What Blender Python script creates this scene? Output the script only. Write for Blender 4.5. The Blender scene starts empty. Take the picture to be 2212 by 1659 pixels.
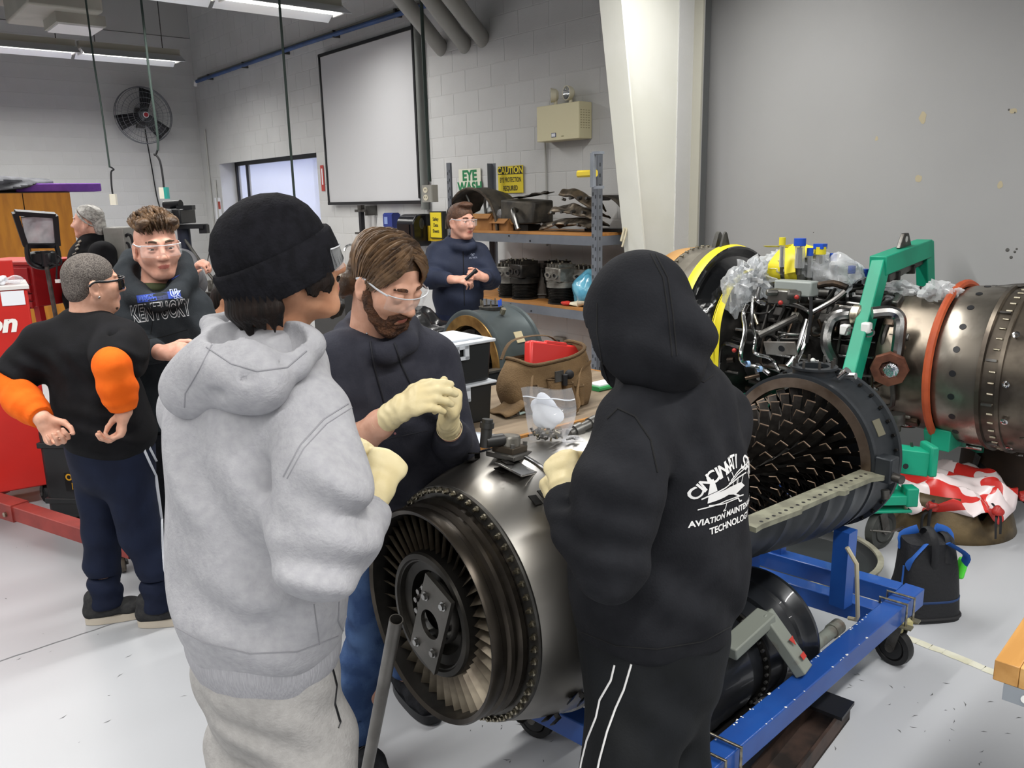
import bpy, bmesh, math, random
import numpy as np
from mathutils import Vector, Matrix
from mathutils.bvhtree import BVHTree
random.seed(7); np.random.seed(7)
PI = math.pi; R = math.radians
SC = bpy.context.scene; COL = SC.collection

# ------------------------------------------------------------------ camera, world, light, exposure
CAM_H = 1.82; PITCH = R(12.8); ROLL = math.atan(.0216); FPX = 1771.0
_F = Vector((0, math.cos(PITCH), -math.sin(PITCH))); _X0 = Vector((1, 0, 0)); _U0 = Vector((0, math.sin(PITCH), math.cos(PITCH)))
_R = math.cos(ROLL)*_X0 - math.sin(ROLL)*_U0; _U = math.sin(ROLL)*_X0 + math.cos(ROLL)*_U0
CAM = Vector((0, 0, CAM_H))
cam = bpy.data.cameras.new('camera'); camo = bpy.data.objects.new('camera', cam); COL.objects.link(camo)
cam.sensor_width = 36; cam.lens = 36*FPX/2212; cam.clip_end = 200; cam.clip_start = .02
m = Matrix((_R, _U, -_F)).transposed().to_4x4(); m.translation = CAM; camo.matrix_world = m
SC.camera = camo
SC.view_settings.view_transform = 'Standard'; SC.view_settings.look = 'None'; SC.view_settings.gamma = 1; SC.view_settings.use_curve_mapping = False
SC.view_settings.exposure = 0.0
w = bpy.data.worlds.new('world'); SC.world = w; w.use_nodes = True
w.node_tree.nodes['Background'].inputs[0].default_value = (.93, .96, 1, 1); w.node_tree.nodes['Background'].inputs[1].default_value = .15

# room axes: UB runs along the block wall away from the camera, NB points into it
_a = R(129.69); UB = Vector((math.cos(_a), math.sin(_a), 0)); NB = Vector((UB.y, -UB.x, 0)); ZZ = Vector((0, 0, 1))
def room(s, q, z=0): return UB*s + NB*q + ZZ*z
def ray(x, y): return _F + _R*((x-1106)/FPX) - _U*((y-829.5)/FPX)
def W(x, y, Y): d = ray(x, y); return CAM + d*(Y/d.y)                       # point at forward distance Y
def Zp(x, y, z=0.): d = ray(x, y); return CAM + d*((z-CAM_H)/d.z)           # point at height z
def onq(x, y, q): d = ray(x, y); P = CAM + d*((q-NB.dot(CAM))/NB.dot(d)); return UB.dot(P), P.z   # (s, z) on a plane parallel to the block wall
def ons(x, y, s): d = ray(x, y); P = CAM + d*((s-UB.dot(CAM))/UB.dot(d)); return NB.dot(P), P.z
def frame(o, x, y=None, z=None):
    """matrix with origin o and the given unit axes (the missing one is the cross product)"""
    x = None if x is None else Vector(x).normalized(); y = None if y is None else Vector(y).normalized(); z = None if z is None else Vector(z).normalized()
    if z is None: z = x.cross(y).normalized(); y = z.cross(x)
    elif x is None: x = y.cross(z).normalized(); y = z.cross(x)
    else: y = z.cross(x).normalized(); x = y.cross(z)
    M = Matrix((x, y, z)).transposed().to_4x4(); M.translation = Vector(o); return M
QB = 5.12; SA = 14.1; QC = 5.62
WB = frame(NB*QB, -UB, NB)          # block wall: x right, y into wall, z up
WA = frame(UB*SA, NB, UB)           # far left wall
def LIGHT_ROWS(): return [(11.7, 4.08), (8.0, 4.46), (3.35, 4.9), (-.4, 5.2), (-4.1, 5.2)]
ROW_Z = 3.64
for s_, q1 in LIGHT_ROWS():
    L = bpy.data.lights.new('tube_light', 'AREA'); L.shape = 'RECTANGLE'; L.size = 11.; L.size_y = .12; L.energy = 315; L.spread = R(164); L.color = (1, .985, .95)
    lo = bpy.data.objects.new('tube_light', L); COL.objects.link(lo); lo.matrix_world = frame(room(s_, q1-5.6, ROW_Z-.045), NB, UB)

# ------------------------------------------------------------------ materials
def hx(h):
    h = h.lstrip('#'); c = [int(h[i:i+2], 16)/255 for i in (0, 2, 4)]
    return tuple((v/12.92 if v <= .04045 else ((v+.055)/1.055)**2.4) for v in c) + (1,)
_mats = {}
def mat(name, c, c2=None, sc=6, rough=.5, metal=0., bump=0., bsc=60, stretch=(1, 1, 1), lo=.4, hi=.6, emit=0, trans=0, ior=1.45, alpha=1, det=4, coat=0, spec=.5, sheen=0, rvar=0, dist=0):
    if name in _mats: return _mats[name]
    m = bpy.data.materials.new(name); m.use_nodes = True; nt = m.node_tree; N = nt.nodes; L = nt.links; b = N['Principled BSDF']; _mats[name] = m
    c = hx(c) if isinstance(c, str) else c
    b.inputs['Base Color'].default_value = c; b.inputs['Roughness'].default_value = rough; b.inputs['Metallic'].default_value = metal
    b.inputs['IOR'].default_value = ior; b.inputs['Alpha'].default_value = alpha; b.inputs['Transmission Weight'].default_value = trans
    b.inputs['Coat Weight'].default_value = coat; b.inputs['Specular IOR Level'].default_value = spec; b.inputs['Sheen Weight'].default_value = sheen
    if emit: b.inputs['Emission Color'].default_value = c; b.inputs['Emission Strength'].default_value = emit
    if c2 or bump or rvar:
        tc = N.new('ShaderNodeTexCoord'); mp = N.new('ShaderNodeMapping'); mp.inputs['Scale'].default_value = stretch; L.new(tc.outputs['Object'], mp.inputs[0])
    if c2 or rvar:
        nz = N.new('ShaderNodeTexNoise'); nz.inputs['Scale'].default_value = sc; nz.inputs['Detail'].default_value = det; nz.inputs['Distortion'].default_value = dist; L.new(mp.outputs[0], nz.inputs[0])
    if c2:
        rp = N.new('ShaderNodeValToRGB'); rp.color_ramp.elements[0].position = lo; rp.color_ramp.elements[1].position = hi
        rp.color_ramp.elements[0].color = c; rp.color_ramp.elements[1].color = hx(c2) if isinstance(c2, str) else c2
        L.new(nz.outputs['Fac'], rp.inputs[0]); L.new(rp.outputs[0], b.inputs['Base Color'])
    if rvar:
        mr = N.new('ShaderNodeMapRange'); mr.inputs['From Min'].default_value = .3; mr.inputs['From Max'].default_value = .7
        mr.inputs['To Min'].default_value = max(.03, rough-rvar); mr.inputs['To Max'].default_value = min(1, rough+rvar); L.new(nz.outputs['Fac'], mr.inputs[0]); L.new(mr.outputs[0], b.inputs['Roughness'])
    if bump:
        n2 = N.new('ShaderNodeTexNoise'); n2.inputs['Scale'].default_value = bsc; n2.inputs['Detail'].default_value = 3; L.new(mp.outputs[0], n2.inputs[0])
        bp = N.new('ShaderNodeBump'); bp.inputs['Strength'].default_value = bump; bp.inputs['Distance'].default_value = .01; L.new(n2.outputs['Fac'], bp.inputs['Height']); L.new(bp.outputs[0], b.inputs['Normal'])
    return m
def glassy(name, c='#ffffff', alpha=.12, rough=.03, edge=.55):
    """thin clear plastic: mostly see-through, with a glossy reflection"""
    if name in _mats: return _mats[name]
    m = bpy.data.materials.new(name); m.use_nodes = True; nt = m.node_tree; N = nt.nodes; L = nt.links; b = N['Principled BSDF']; _mats[name] = m
    b.inputs['Base Color'].default_value = hx(c); b.inputs['Roughness'].default_value = rough
    t = N.new('ShaderNodeBsdfTransparent'); t.inputs[0].default_value = hx(c); lw = N.new('ShaderNodeLayerWeight'); lw.inputs[0].default_value = .35
    mx = N.new('ShaderNodeMixShader'); mr = N.new('ShaderNodeMapRange'); mr.inputs['To Min'].default_value = alpha; mr.inputs['To Max'].default_value = min(1, alpha+edge)
    L.new(lw.outputs['Facing'], mr.inputs[0]); L.new(mr.outputs[0], mx.inputs[0]); L.new(t.outputs[0], mx.inputs[1]); L.new(b.outputs[0], mx.inputs[2]); L.new(mx.outputs[0], N['Material Output'].inputs[0])
    return m

# ------------------------------------------------------------------ mesh building
class MB:
    def __init__(s, M=None): s.v = []; s.f = []; s.M = M
    def add(s, vs, fs, M=None):
        b = len(s.v)
        for p in vs:
            p = Vector(p)
            if M is not None: p = M @ p
            if s.M is not None: p = s.M @ p
            s.v.append(p)
        s.f += [tuple(b+i for i in f) for f in fs]; return s
    def box(s, c, d, M=None, ch=0.):
        """box of size d centred on c; ch chamfers the four edges along its longest axis"""
        if ch:
            ax = max(range(3), key=lambda i: d[i]); o = [i for i in range(3) if i != ax]; a, b_ = d[o[0]]/2, d[o[1]]/2; ch = min(ch, a*.6, b_*.6)
            if ax == 1: o = [2, 0]; a, b_ = d[2]/2, d[0]/2
            pl = [(a-ch, -b_), (a, -b_+ch), (a, b_-ch), (a-ch, b_), (-a+ch, b_), (-a, b_-ch), (-a, -b_+ch), (-a+ch, -b_)]
            vs = []
            for t in (-d[ax]/2, d[ax]/2):
                for u, w_ in pl:
                    p = [0, 0, 0]; p[ax] = t; p[o[0]] = u; p[o[1]] = w_; vs.append([p[i]+c[i] for i in range(3)])
            n = 8; return s.add(vs, [(i, (i+1) % n, n+(i+1) % n, n+i) for i in range(n)]+[tuple(range(n))[::-1], tuple(range(n, 2*n))], M)
        x, y, z = [k/2 for k in d]
        vs = [(c[0]+i*x, c[1]+j*y, c[2]+k*z) for k in (-1, 1) for j in (-1, 1) for i in (-1, 1)]
        return s.add(vs, [(0, 2, 3, 1), (4, 5, 7, 6), (0, 1, 5, 4), (2, 6, 7, 3), (0, 4, 6, 2), (1, 3, 7, 5)], M)
    def beam(s, a, b, w_, h, up=(0, 0, 1), ch=0.):
        a = Vector(a); b = Vector(b); L = (b-a).length; x = (b-a)/L; up = Vector(up)
        if abs(x.dot(up)) > .99: up = Vector((0, 1, 0))
        return s.box((L/2, 0, 0), (L, w_, h), frame(a, x, None, (up-x*x.dot(up))), ch)
    def cyl(s, a, b, r0, r1=None, n=16, cap=True):
        a = Vector(a); b = Vector(b); r1 = r0 if r1 is None else r1; z = (b-a).normalized(); x = z.orthogonal().normalized(); y = z.cross(x)
        vs = [a+(x*math.cos(2*PI*i/n)+y*math.sin(2*PI*i/n))*r0 for i in range(n)]+[b+(x*math.cos(2*PI*i/n)+y*math.sin(2*PI*i/n))*r1 for i in range(n)]
        fs = [(i, (i+1) % n, n+(i+1) % n, n+i) for i in range(n)]
        if cap: fs += [tuple(range(n))[::-1], tuple(range(n, 2*n))]
        return s.add(vs, fs)
    def tube(s, pts, r, n=8, cap=True, sm=0, closed=False, flat=None):
        """tube along points; sm rounds of Catmull-Rom; flat=(u, ratio): ribbon"""
        P = [Vector(p) for p in pts]
        rs = list(r) if hasattr(r, '__len__') else [r]*len(P)
        if sm:
            Q = []; RS = []; m_ = len(P)
            for i in range(m_ if closed else m_-1):
                g = (lambda k: P[k % m_]) if closed else (lambda k: P[max(0, min(m_-1, k))])
                for j in range(sm):
                    t = j/sm; a, b, c, d = g(i-1), g(i), g(i+1), g(i+2)
                    Q.append(.5*((2*b)+(-a+c)*t+(2*a-5*b+4*c-d)*t*t+(-a+3*b-3*c+d)*t**3)); RS.append(rs[i]+(rs[(i+1) % m_]-rs[i])*t)
            if not closed: Q.append(P[-1]); RS.append(rs[-1])
            P, rs = Q, RS
        k = len(P); vs = []; x = None
        for i in range(k):
            t = (P[(i+1) % k]-P[i-1]) if closed else (P[min(k-1, i+1)]-P[max(0, i-1)])
            t = t.normalized() if t.length > 1e-9 else Vector((0, 0, 1))
            x = t.orthogonal().normalized() if x is None else (x-t*x.dot(t)).normalized(); y = t.cross(x)
            if flat: u = Vector(flat[0]); u = (u-t*u.dot(t)).normalized(); x, y = u, t.cross(u)
            q = flat[1] if flat else 1
            vs += [P[i]+(x*math.cos(2*PI*j/n)+y*math.sin(2*PI*j/n)*q)*rs[i] for j in range(n)]
        fs = [(i*n+j, i*n+(j+1) % n, ((i+1) % k)*n+(j+1) % n, ((i+1) % k)*n+j) for i in range(k if closed else k-1) for j in range(n)]
        if cap and not closed: fs += [tuple(range(n))[::-1], tuple(range((k-1)*n, k*n))]
        return s.add(vs, fs)
    def lathe(s, prof, n=48, a0=0, a1=2*PI, M=None, close=False):
        """profile of (radius, z) turned about z"""
        full = abs(a1-a0-2*PI) < 1e-6; k = n if full else n+1; m_ = len(prof); vs = []
        for i in range(k):
            t = a0+(a1-a0)*i/n; vs += [(r*math.cos(t), r*math.sin(t), z) for r, z in prof]
        fs = []
        for i in range(n):
            j = (i+1) % k
            for p in range(m_ if close else m_-1):
                q = (p+1) % m_; fs.append((i*m_+p, j*m_+p, j*m_+q, i*m_+q))
        if close and not full: fs += [tuple(range(m_)), tuple(range((k-1)*m_, k*m_))[::-1]]
        return s.add(vs, fs, M)
    def ball(s, c, r, nu=14, nv=9, M=None):
        r = r if hasattr(r, '__len__') else (r, r, r); vs = []; fs = []
        for j in range(nv+1):
            for i in range(nu):
                t, p = 2*PI*i/nu, PI*j/nv; vs.append((c[0]+r[0]*math.sin(p)*math.cos(t), c[1]+r[1]*math.sin(p)*math.sin(t), c[2]+r[2]*math.cos(p)))
        for j in range(nv):
            for i in range(nu): fs.append((j*nu+i, (j+1)*nu+i, (j+1)*nu+(i+1) % nu, j*nu+(i+1) % nu))
        return s.add(vs, fs, M)
    def prism(s, poly, z0, z1, M=None):
        n = len(poly); vs = [(x, y, z0) for x, y in poly]+[(x, y, z1) for x, y in poly]
        return s.add(vs, [(i, (i+1) % n, n+(i+1) % n, n+i) for i in range(n)]+[tuple(range(n))[::-1], tuple(range(n, 2*n))], M)
    def loft(s, rings, cap=True, closed_ring=True):
        n = len(rings[0]); vs = [p for r_ in rings for p in r_]; fs = []
        for i in range(len(rings)-1):
            for j in range(n if closed_ring else n-1): fs.append((i*n+j, i*n+(j+1) % n, (i+1)*n+(j+1) % n, (i+1)*n+j))
        if cap and closed_ring: fs += [tuple(range(n))[::-1], tuple(range((len(rings)-1)*n, len(rings)*n))]
        return s.add(vs, fs)
    def grid(s, fn, nu, nv, M=None):
        vs = [fn(i/nu, j/nv) for j in range(nv+1) for i in range(nu+1)]
        return s.add(vs, [(j*(nu+1)+i, j*(nu+1)+i+1, (j+1)*(nu+1)+i+1, (j+1)*(nu+1)+i) for j in range(nv) for i in range(nu)], M)
    def mesh(s, name, mt, smooth=35):
        me = bpy.data.meshes.new(name); me.from_pydata([tuple(p) for p in s.v], [], s.f)
        bm = bmesh.new(); bm.from_mesh(me); bmesh.ops.remove_doubles(bm, verts=bm.verts, dist=1e-6)
        bmesh.ops.recalc_face_normals(bm, faces=bm.faces); bm.to_mesh(me); bm.free()
        for x in (mt if isinstance(mt, (list, tuple)) else [mt]): me.materials.append(x)
        if smooth: me.shade_smooth(); me.set_sharp_from_angle(angle=R(smooth))
        return me
def link(name, data, parent=None, M=None):
    o = bpy.data.objects.new(name, data); COL.objects.link(o)
    if parent is not None: o.parent = parent
    if M is not None: o.matrix_local = M
    return o
def part(mb, name, mt, parent, M=None, smooth=35, kind=None, bev=0):
    o = link(name, mb.mesh(name, mt, smooth), parent, M)
    if kind: o['kind'] = kind
    if bev: b = o.modifiers.new('bevel', 'BEVEL'); b.width = bev; b.segments = 2; b.limit_method = 'ANGLE'
    return o
def tag(o, label, cat, group=None):
    o['label'] = label; o['category'] = cat
    if group: o['group'] = group
    return o
def thing(name, label, cat, M=None, group=None):
    o = link(name, None); o.empty_display_size = .1
    if M is not None: o.matrix_world = M
    return tag(o, label, cat, group)
def solo(mb, name, mt, label, cat, M=None, group=None, smooth=35, bev=0):
    o = part(mb, name, mt, None, M, smooth, None, bev); return tag(o, label, cat, group)
def struct(mb, name, mt, M=None, parent=None, smooth=35):
    o = part(mb, name, mt, parent, M, smooth)
    if parent is None: o['kind'] = 'structure'
    return o
def copies(src, parent, mats_):
    """copies of one part, sharing its mesh, under the same parent"""
    for M in mats_:
        c = src.copy(); COL.objects.link(c); c.parent = parent; c.matrix_local = M
def T(x, y=None, z=None):
    return Matrix.Translation(Vector(x) if y is None else Vector((x, y, z)))
def RZ(a): return Matrix.Rotation(a, 4, 'Z')
def RX(a): return Matrix.Rotation(a, 4, 'X')
def RY(a): return Matrix.Rotation(a, 4, 'Y')
def text_mesh(txt, size, bold=0., outline=0., align='CENTER', shear=0, space=1.0, sx=1.0):
    """flat lettering in the xy plane as (verts, faces)"""
    cu = bpy.data.curves.new('t', 'FONT'); cu.body = txt; cu.size = size; cu.align_x = align; cu.align_y = 'CENTER'; cu.offset = bold; cu.shear = shear; cu.space_character = space; cu.resolution_u = 3
    if outline: cu.fill_mode = 'NONE'; cu.bevel_depth = outline; cu.bevel_resolution = 0
    o = bpy.data.objects.new('t', cu); COL.objects.link(o); dg = bpy.context.evaluated_depsgraph_get(); dg.update()
    me = bpy.data.meshes.new_from_object(o.evaluated_get(dg)); vs = [(v.co.x*sx, v.co.y, v.co.z) for v in me.vertices]; fs = [tuple(p.vertices) for p in me.polygons]
    bpy.data.objects.remove(o); bpy.data.curves.remove(cu); bpy.data.meshes.remove(me); return vs, fs
def lettering(parent, txt, size, M, mt, bold=0., name='lettering', **k):
    mb = MB(); mb.add(*text_mesh(txt, size, bold, **k)); return part(mb, name, mt, parent, M, smooth=0)
# ------------------------------------------------------------------ shared materials
M_wall = mat('painted_block', '#c8c8c7', '#c2c2c1', sc=1.5, rough=.55, bump=.12, bsc=90)
M_wallC = mat('painted_panel', '#a6a6a7', '#a2a2a3', sc=.8, rough=.6)
M_col = mat('column_white', '#e6e6de', '#e0e0d6', sc=2, rough=.5)
M_black = mat('black_plastic', '#15161a', rough=.4)
M_rubber = mat('black_rubber', '#17171a', rough=.75)
M_steel = mat('brushed_steel', '#8f8f8e', '#767472', sc=7, rough=.28, metal=1, rvar=.1)
M_chrome = mat('polished_steel', '#c4c4c4', rough=.14, metal=1)
M_dull = mat('dull_grey_metal', '#6e6d6a', '#4e4b48', sc=9, rough=.45, metal=.85, rvar=.1)
M_dark = mat('sooty_metal', '#2f2d2b', '#1c1b1a', sc=10, rough=.45, metal=.7, rvar=.12)
M_brown = mat('heat_browned_metal', '#57493d', '#2f2a26', sc=7, rough=.42, metal=.85, rvar=.12)
M_zinc = mat('zinc_bolt', '#b5ae9c', '#8d8674', sc=60, rough=.35, metal=1)
M_green = mat('green_enamel', '#0f9877', '#0d8a6c', sc=4, rough=.5)
M_blue = mat('blue_enamel', '#1f4f9c', '#1b4690', sc=5, rough=.38, coat=.2)
M_red = mat('red_enamel', '#b0302b', '#9c2823', sc=4, rough=.4)
M_white = mat('white_plastic', '#e2e2e0', rough=.45)
M_cream = mat('cream_enamel', '#d8d0ac', rough=.45)
M_yellow = mat('yellow_tape', '#e0d02c', rough=.45)
M_card = mat('cardboard', '#a8763f', '#99693a', sc=10, rough=.8)
M_greyp = mat('grey_paint', '#7d828a', '#747980', sc=8, rough=.45)
M_orange_rub = mat('orange_seal', '#b4512b', '#a54724', sc=9, rough=.55)
M_bubble = glassy('bubble_wrap', '#eceef0', .22, .15)
M_clear = glassy('clear_plastic', '#fbfcff', .10, .05)
M_lens = glassy('clear_lens', '#fdfeff', .02, .02, .22)
M_bluecap = mat('blue_cap', '#1f4fc0', rough=.4)
M_paper = mat('white_paper', '#e6e8ee', rough=.7)
M_txtk = mat('black_print', '#1a1a18', rough=.6)
# ------------------------------------------------------------------ room shell
mb = MB(); mb.box((1, 4, -.1), (34, 34, .2)); M_floor = mat('painted_floor', '#a9abaf', rough=.34)
floor = struct(mb, 'floor', M_floor)
mb = MB()
def floor_line(pts, wd, off=.0):
    for a, b in zip(pts, pts[1:]):
        a = Vector(a); b = Vector(b); n = (b-a).cross(ZZ).normalized()*wd; z = Vector((0, 0, .0012+off))
        mb.add([a-n+z, a+n+z, b+n*random.uniform(.7, 1.3)+z, b-n+z], [(0, 1, 2, 3)])
def wob(a, b, n, j):
    a = Vector(a); b = Vector(b); d = (b-a).cross(ZZ).normalized(); return [a+(b-a)*(i/n)+d*random.uniform(-j, j) for i in range(n+1)]
floor_line(wob(Zp(-60, 1448), Zp(330, 1320), 14, .004), .0035)
part(mb, 'floor_joint', mat('joint_dark', '#77777a', rough=.8), floor, smooth=0)
mb = MB(); floor_line(wob(Zp(1930, 1366), Zp(2155, 1456), 8, .006), .022)
part(mb, 'filled_joint', mat('joint_filler', '#b7b59f', '#c4c3b4', sc=9, rough=.7), floor, smooth=0)
mb = MB()
for i in range(70):
    x, y = random.choice([(random.uniform(1750, 2200), random.uniform(1400, 1655)), (random.uniform(10, 420), random.uniform(1150, 1640)), (random.uniform(1000, 1200), random.uniform(1520, 1650))])
    p = Zp(x, y); t = random.uniform(0, 6.28); d = Vector((math.cos(t), math.sin(t), 0)); n = d.cross(ZZ); L_ = random.uniform(.003, .016); z = Vector((0, 0, .0011)); w_ = random.uniform(.0008, .0022)
    mb.add([p-d*L_+z, p-n*w_+d*L_*.2+z, p+d*L_+n*L_*.5+z, p+n*w_+z], [(0, 1, 2, 3)])
part(mb, 'floor_specks', mat('scuff_dark', '#5a5a5c', rough=.8), floor, smooth=0, kind='stuff')
struct(MB().box((1, 4, 5.75), (34, 34, .2)), 'ceiling', mat('ceiling_grey', '#6a6a69', rough=.8))

def block_wall(name, M, x0, x1, ztop, openings, limit, nearest):
    """slab pieces round the openings, then painted blocks in running bond standing proud of it"""
    sl = MB(); cuts = sorted({x0, x1, *[o[0] for o in openings], *[o[1] for o in openings]})
    for a, b in zip(cuts, cuts[1:]):
        op = [o for o in openings if o[0] <= a+1e-4 and o[1] >= b-1e-4]; spans = [(0, ztop)]
        if op: spans = [(0, op[0][2]), (op[0][3], ztop)]
        for z0, z1 in spans: sl.box(((a+b)/2, .1515, (z0+z1)/2), (b-a, .303, z1-z0))
    wall = struct(sl, name, M_wall, M); BW, BH, J = .4064, .2032, .004; rects = []
    for r_ in range(int(ztop/BH)):
        z0 = r_*BH; x = x0-(r_ % 2)*BW/2
        while x < x1:
            a, b = max(x0, x), min(x1, x+BW); sp = [(a, b)]
            for o in openings:
                if o[2] < z0+BH*.5 < o[3]: sp = [q for (u, v) in sp for q in ((u, min(v, o[0])), (max(u, o[1]), v)) if q[1]-q[0] > .03]
            rects += [(u, v, z0) for u, v in sp if v-u > .03]; x += BW
    rects.sort(key=lambda r_: nearest((r_[0]+r_[1])/2, r_[2])); src = {}; rest = MB()
    def blk(mb, wd, c): return mb.box(c, (wd-J, .012, BH-J), None, .003)
    for i, (u, v, z0) in enumerate(rects):
        k = round(v-u, 3); c = Vector(((u+v)/2, .004, z0+BH/2))
        if i >= limit: blk(rest, k, c); continue
        if k not in src: src[k] = part(blk(MB(), k, (0, 0, 0)), 'block', M_wall, wall, T(c), smooth=0)
        else: copies(src[k], wall, [T(c)])
    if rest.v: part(rest, 'distant_blocks', M_wall, wall, smooth=0, kind='stuff')
    return wall
WIN = (-13.36, -10.02, .95, 2.47)
wall_back = block_wall('wall_back', WB, -14.1, -4.15, 5.65, [WIN], 300, lambda x, z: (0 if (z > 1.1 or (x > -6.5 and z > .3)) else 50)+abs(x)+abs(z-2.2)*.8)
wall_left = block_wall('wall_left', WA, 1.0, 5.12, 4.42, [], 300, lambda x, z: -x-z)
mb = MB().box((3.06, .16, 5.03), (4.12, .3, 1.2)); part(mb, 'upper_panel', mat('upper_wall_panel', '#bcbcba', rough=.6), wall_left)
WCm = frame(NB*QC, -UB, NB)
wc = struct(MB().box((1.1, .06, 2.85), (10.75, .12, 5.7)), 'wall_right', M_wallC, WCm)
mb = MB(); mt = []
for px, py, w_, h_ in ((1993, 255, .03, .05), (1984, 386, .025, .035), (2188, 240, .03, .02), (1893, 300, .012, .02), (2160, 400, .02, .03)):
    s_, z_ = onq(px, py, QC-.002); a = [(-s_+w_*math.cos(t)*random.uniform(.6, 1), -.001, z_+h_*math.sin(t)*random.uniform(.6, 1)) for t in [i*PI/5 for i in range(10)]]; mb.add(a, [tuple(range(10))])
part(mb, 'scuff', mat('tape_residue', '#b9ae93', rough=.8), wc, smooth=0)
mb = MB()
for px, py, r_ in ((2176, 540, .012), (2192, 544, .008), (2184, 556, .01), (2196, 538, .007), (1757, 502, .004), (2179, 237, .006), (2192, 243, .005)):
    s_, z_ = onq(px, py, QC-.002); mb.ball((-s_, 0, z_), (r_, .003, r_), 8, 5)
part(mb, 'screw_hole', mat('hole_dark', '#5b5a58', rough=.9), wc)
# steel column: web seen from the side, sloping inner flange, outer flange
col = MB(); zz = [0, 5.65]; qi = [4.69-.161*(z-1.4) for z in zz]
def WS(s, q, z): return room(s, q, z)
sw = 4.17
col.loft([[WS(sw-.012, a, z), WS(sw+.012, a, z), WS(sw+.012, 5.3, z), WS(sw-.012, 5.3, z)] for z, a in zip(zz, qi)])
c0 = struct(col, 'trim_1', M_col)
fl = MB(); fl.loft([[WS(sw-.10, a-.012, z), WS(sw+.10, a-.012, z), WS(sw+.10, a+.004, z), WS(sw-.10, a+.004, z)] for z, a in zip(zz, qi)])
part(fl, 'inner_flange', M_col, c0)
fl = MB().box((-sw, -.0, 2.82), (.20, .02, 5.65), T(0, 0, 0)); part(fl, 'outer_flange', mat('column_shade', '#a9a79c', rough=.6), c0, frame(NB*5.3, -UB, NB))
mb = MB().box((-4.30, 0, 2.82), (.17, .10, 5.65)); struct(mb, 'trim_2', mat('gap_shade_grey', '#6d6f70', rough=.6), frame(NB*5.53, -UB, NB))  # dark grey strip standing in for the shadow in the gap beside the column
# opening in the block wall: black frame, glass, and the bright hangar bay seen through it
wn = MB(); x0, x1, z0, z1 = WIN
for a in (x0+.03, x1-.03): wn.box((a, .28, (z0+z1)/2), (.06, .06, z1-z0))
for z_ in (z0+.03, z1-.03): wn.box(((x0+x1)/2, .28, z_), (x1-x0, .06, .06))
wn.box((x0+.44, .28, (z0+z1)/2), (.05, .05, z1-z0))
win = struct(wn, 'window_1', M_black, WB)
part(MB().box(((x0+x1)/2, .28, (z0+z1)/2), (x1-x0-.1, .008, z1-z0-.1)), 'pane', M_clear, win)
mb = MB().box((0, 3.2, 2.5), (9, .1, 6), T(-12, 0, 0)); bay = struct(mb, 'wall_beyond', mat('bay_white', '#dfe4f5', rough=.6), WB)
mb = MB().box((-12, 1.8, -.02), (9, 3.0, .04)).box((-12, 1.8, 4.5), (9, 3.0, .05)).box((-7.6, 1.8, 2.2), (.05, 3.0, 4.6)).box((-16.4, 1.8, 2.2), (.05, 3.0, 4.6)); part(mb, 'bay_shell', mat('bay_white', ''), bay)
mb = MB().box((-10.75, 2.9, 2), (.34, .3, 4.5)).box((-10.2, 3.05, 2.5), (3, .12, .16)).box((-12.6, 3.05, 2.62), (3.4, .12, .10)); part(mb, 'bay_framing', mat('bay_frame', '#cdd5ee', rough=.5), bay)
mb = MB()
for k, dx in enumerate((0, .28)): mb.tube([(-13.0+dx+.42, 2.4, 2.6), (-13.05+dx, 2.4, 2.05), (-13.4+dx, 2.4, 1.5)], .02, 6, sm=5)
part(mb, 'bay_cable', mat('cable_grey', '#4d5160', rough=.6), bay)
L = bpy.data.lights.new('bay_light', 'AREA'); L.size = 2.5; L.energy = 340; L.color = (.88, .91, 1); lo = bpy.data.objects.new('bay_light', L); COL.objects.link(lo); lo.matrix_world = WB @ T(-11.8, 1.7, 4.4)
mb = MB(); mb.loft([[(-10.9+.9*math.cos(t)*k, 1.5+u, 1.35+.42*math.sin(t)*k) for t in [i*PI/8 for i in range(16)]] for u, k in ((-.5, .3), (-.3, .8), (.1, 1), (.6, .8), (.8, .2))])
pl_ = solo(mb, 'airplane_body', mat('lilac_paint', '#c9a9d9', rough=.3, coat=.5), 'lilac airplane body glimpsed through the wall opening', 'airplane', WB)
part(MB().box((-10.7, 1.5, 1.80), (1.5, .5, .05), None, .02), 'wing', mat('wing_white', '#d8dcea', rough=.4), pl_)
mb = MB(); [part(MB().cyl(a, b, .045), 'strut', M_dull, pl_) for a, b in (((-10.7, 1.5, 1.7), (-10.7, 1.5, 1.8)), ((-11.2, 1.5, 0), (-11.2, 1.5, 1.1)), ((-10.5, 1.5, 0), (-10.5, 1.5, 1.1)))]

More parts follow.
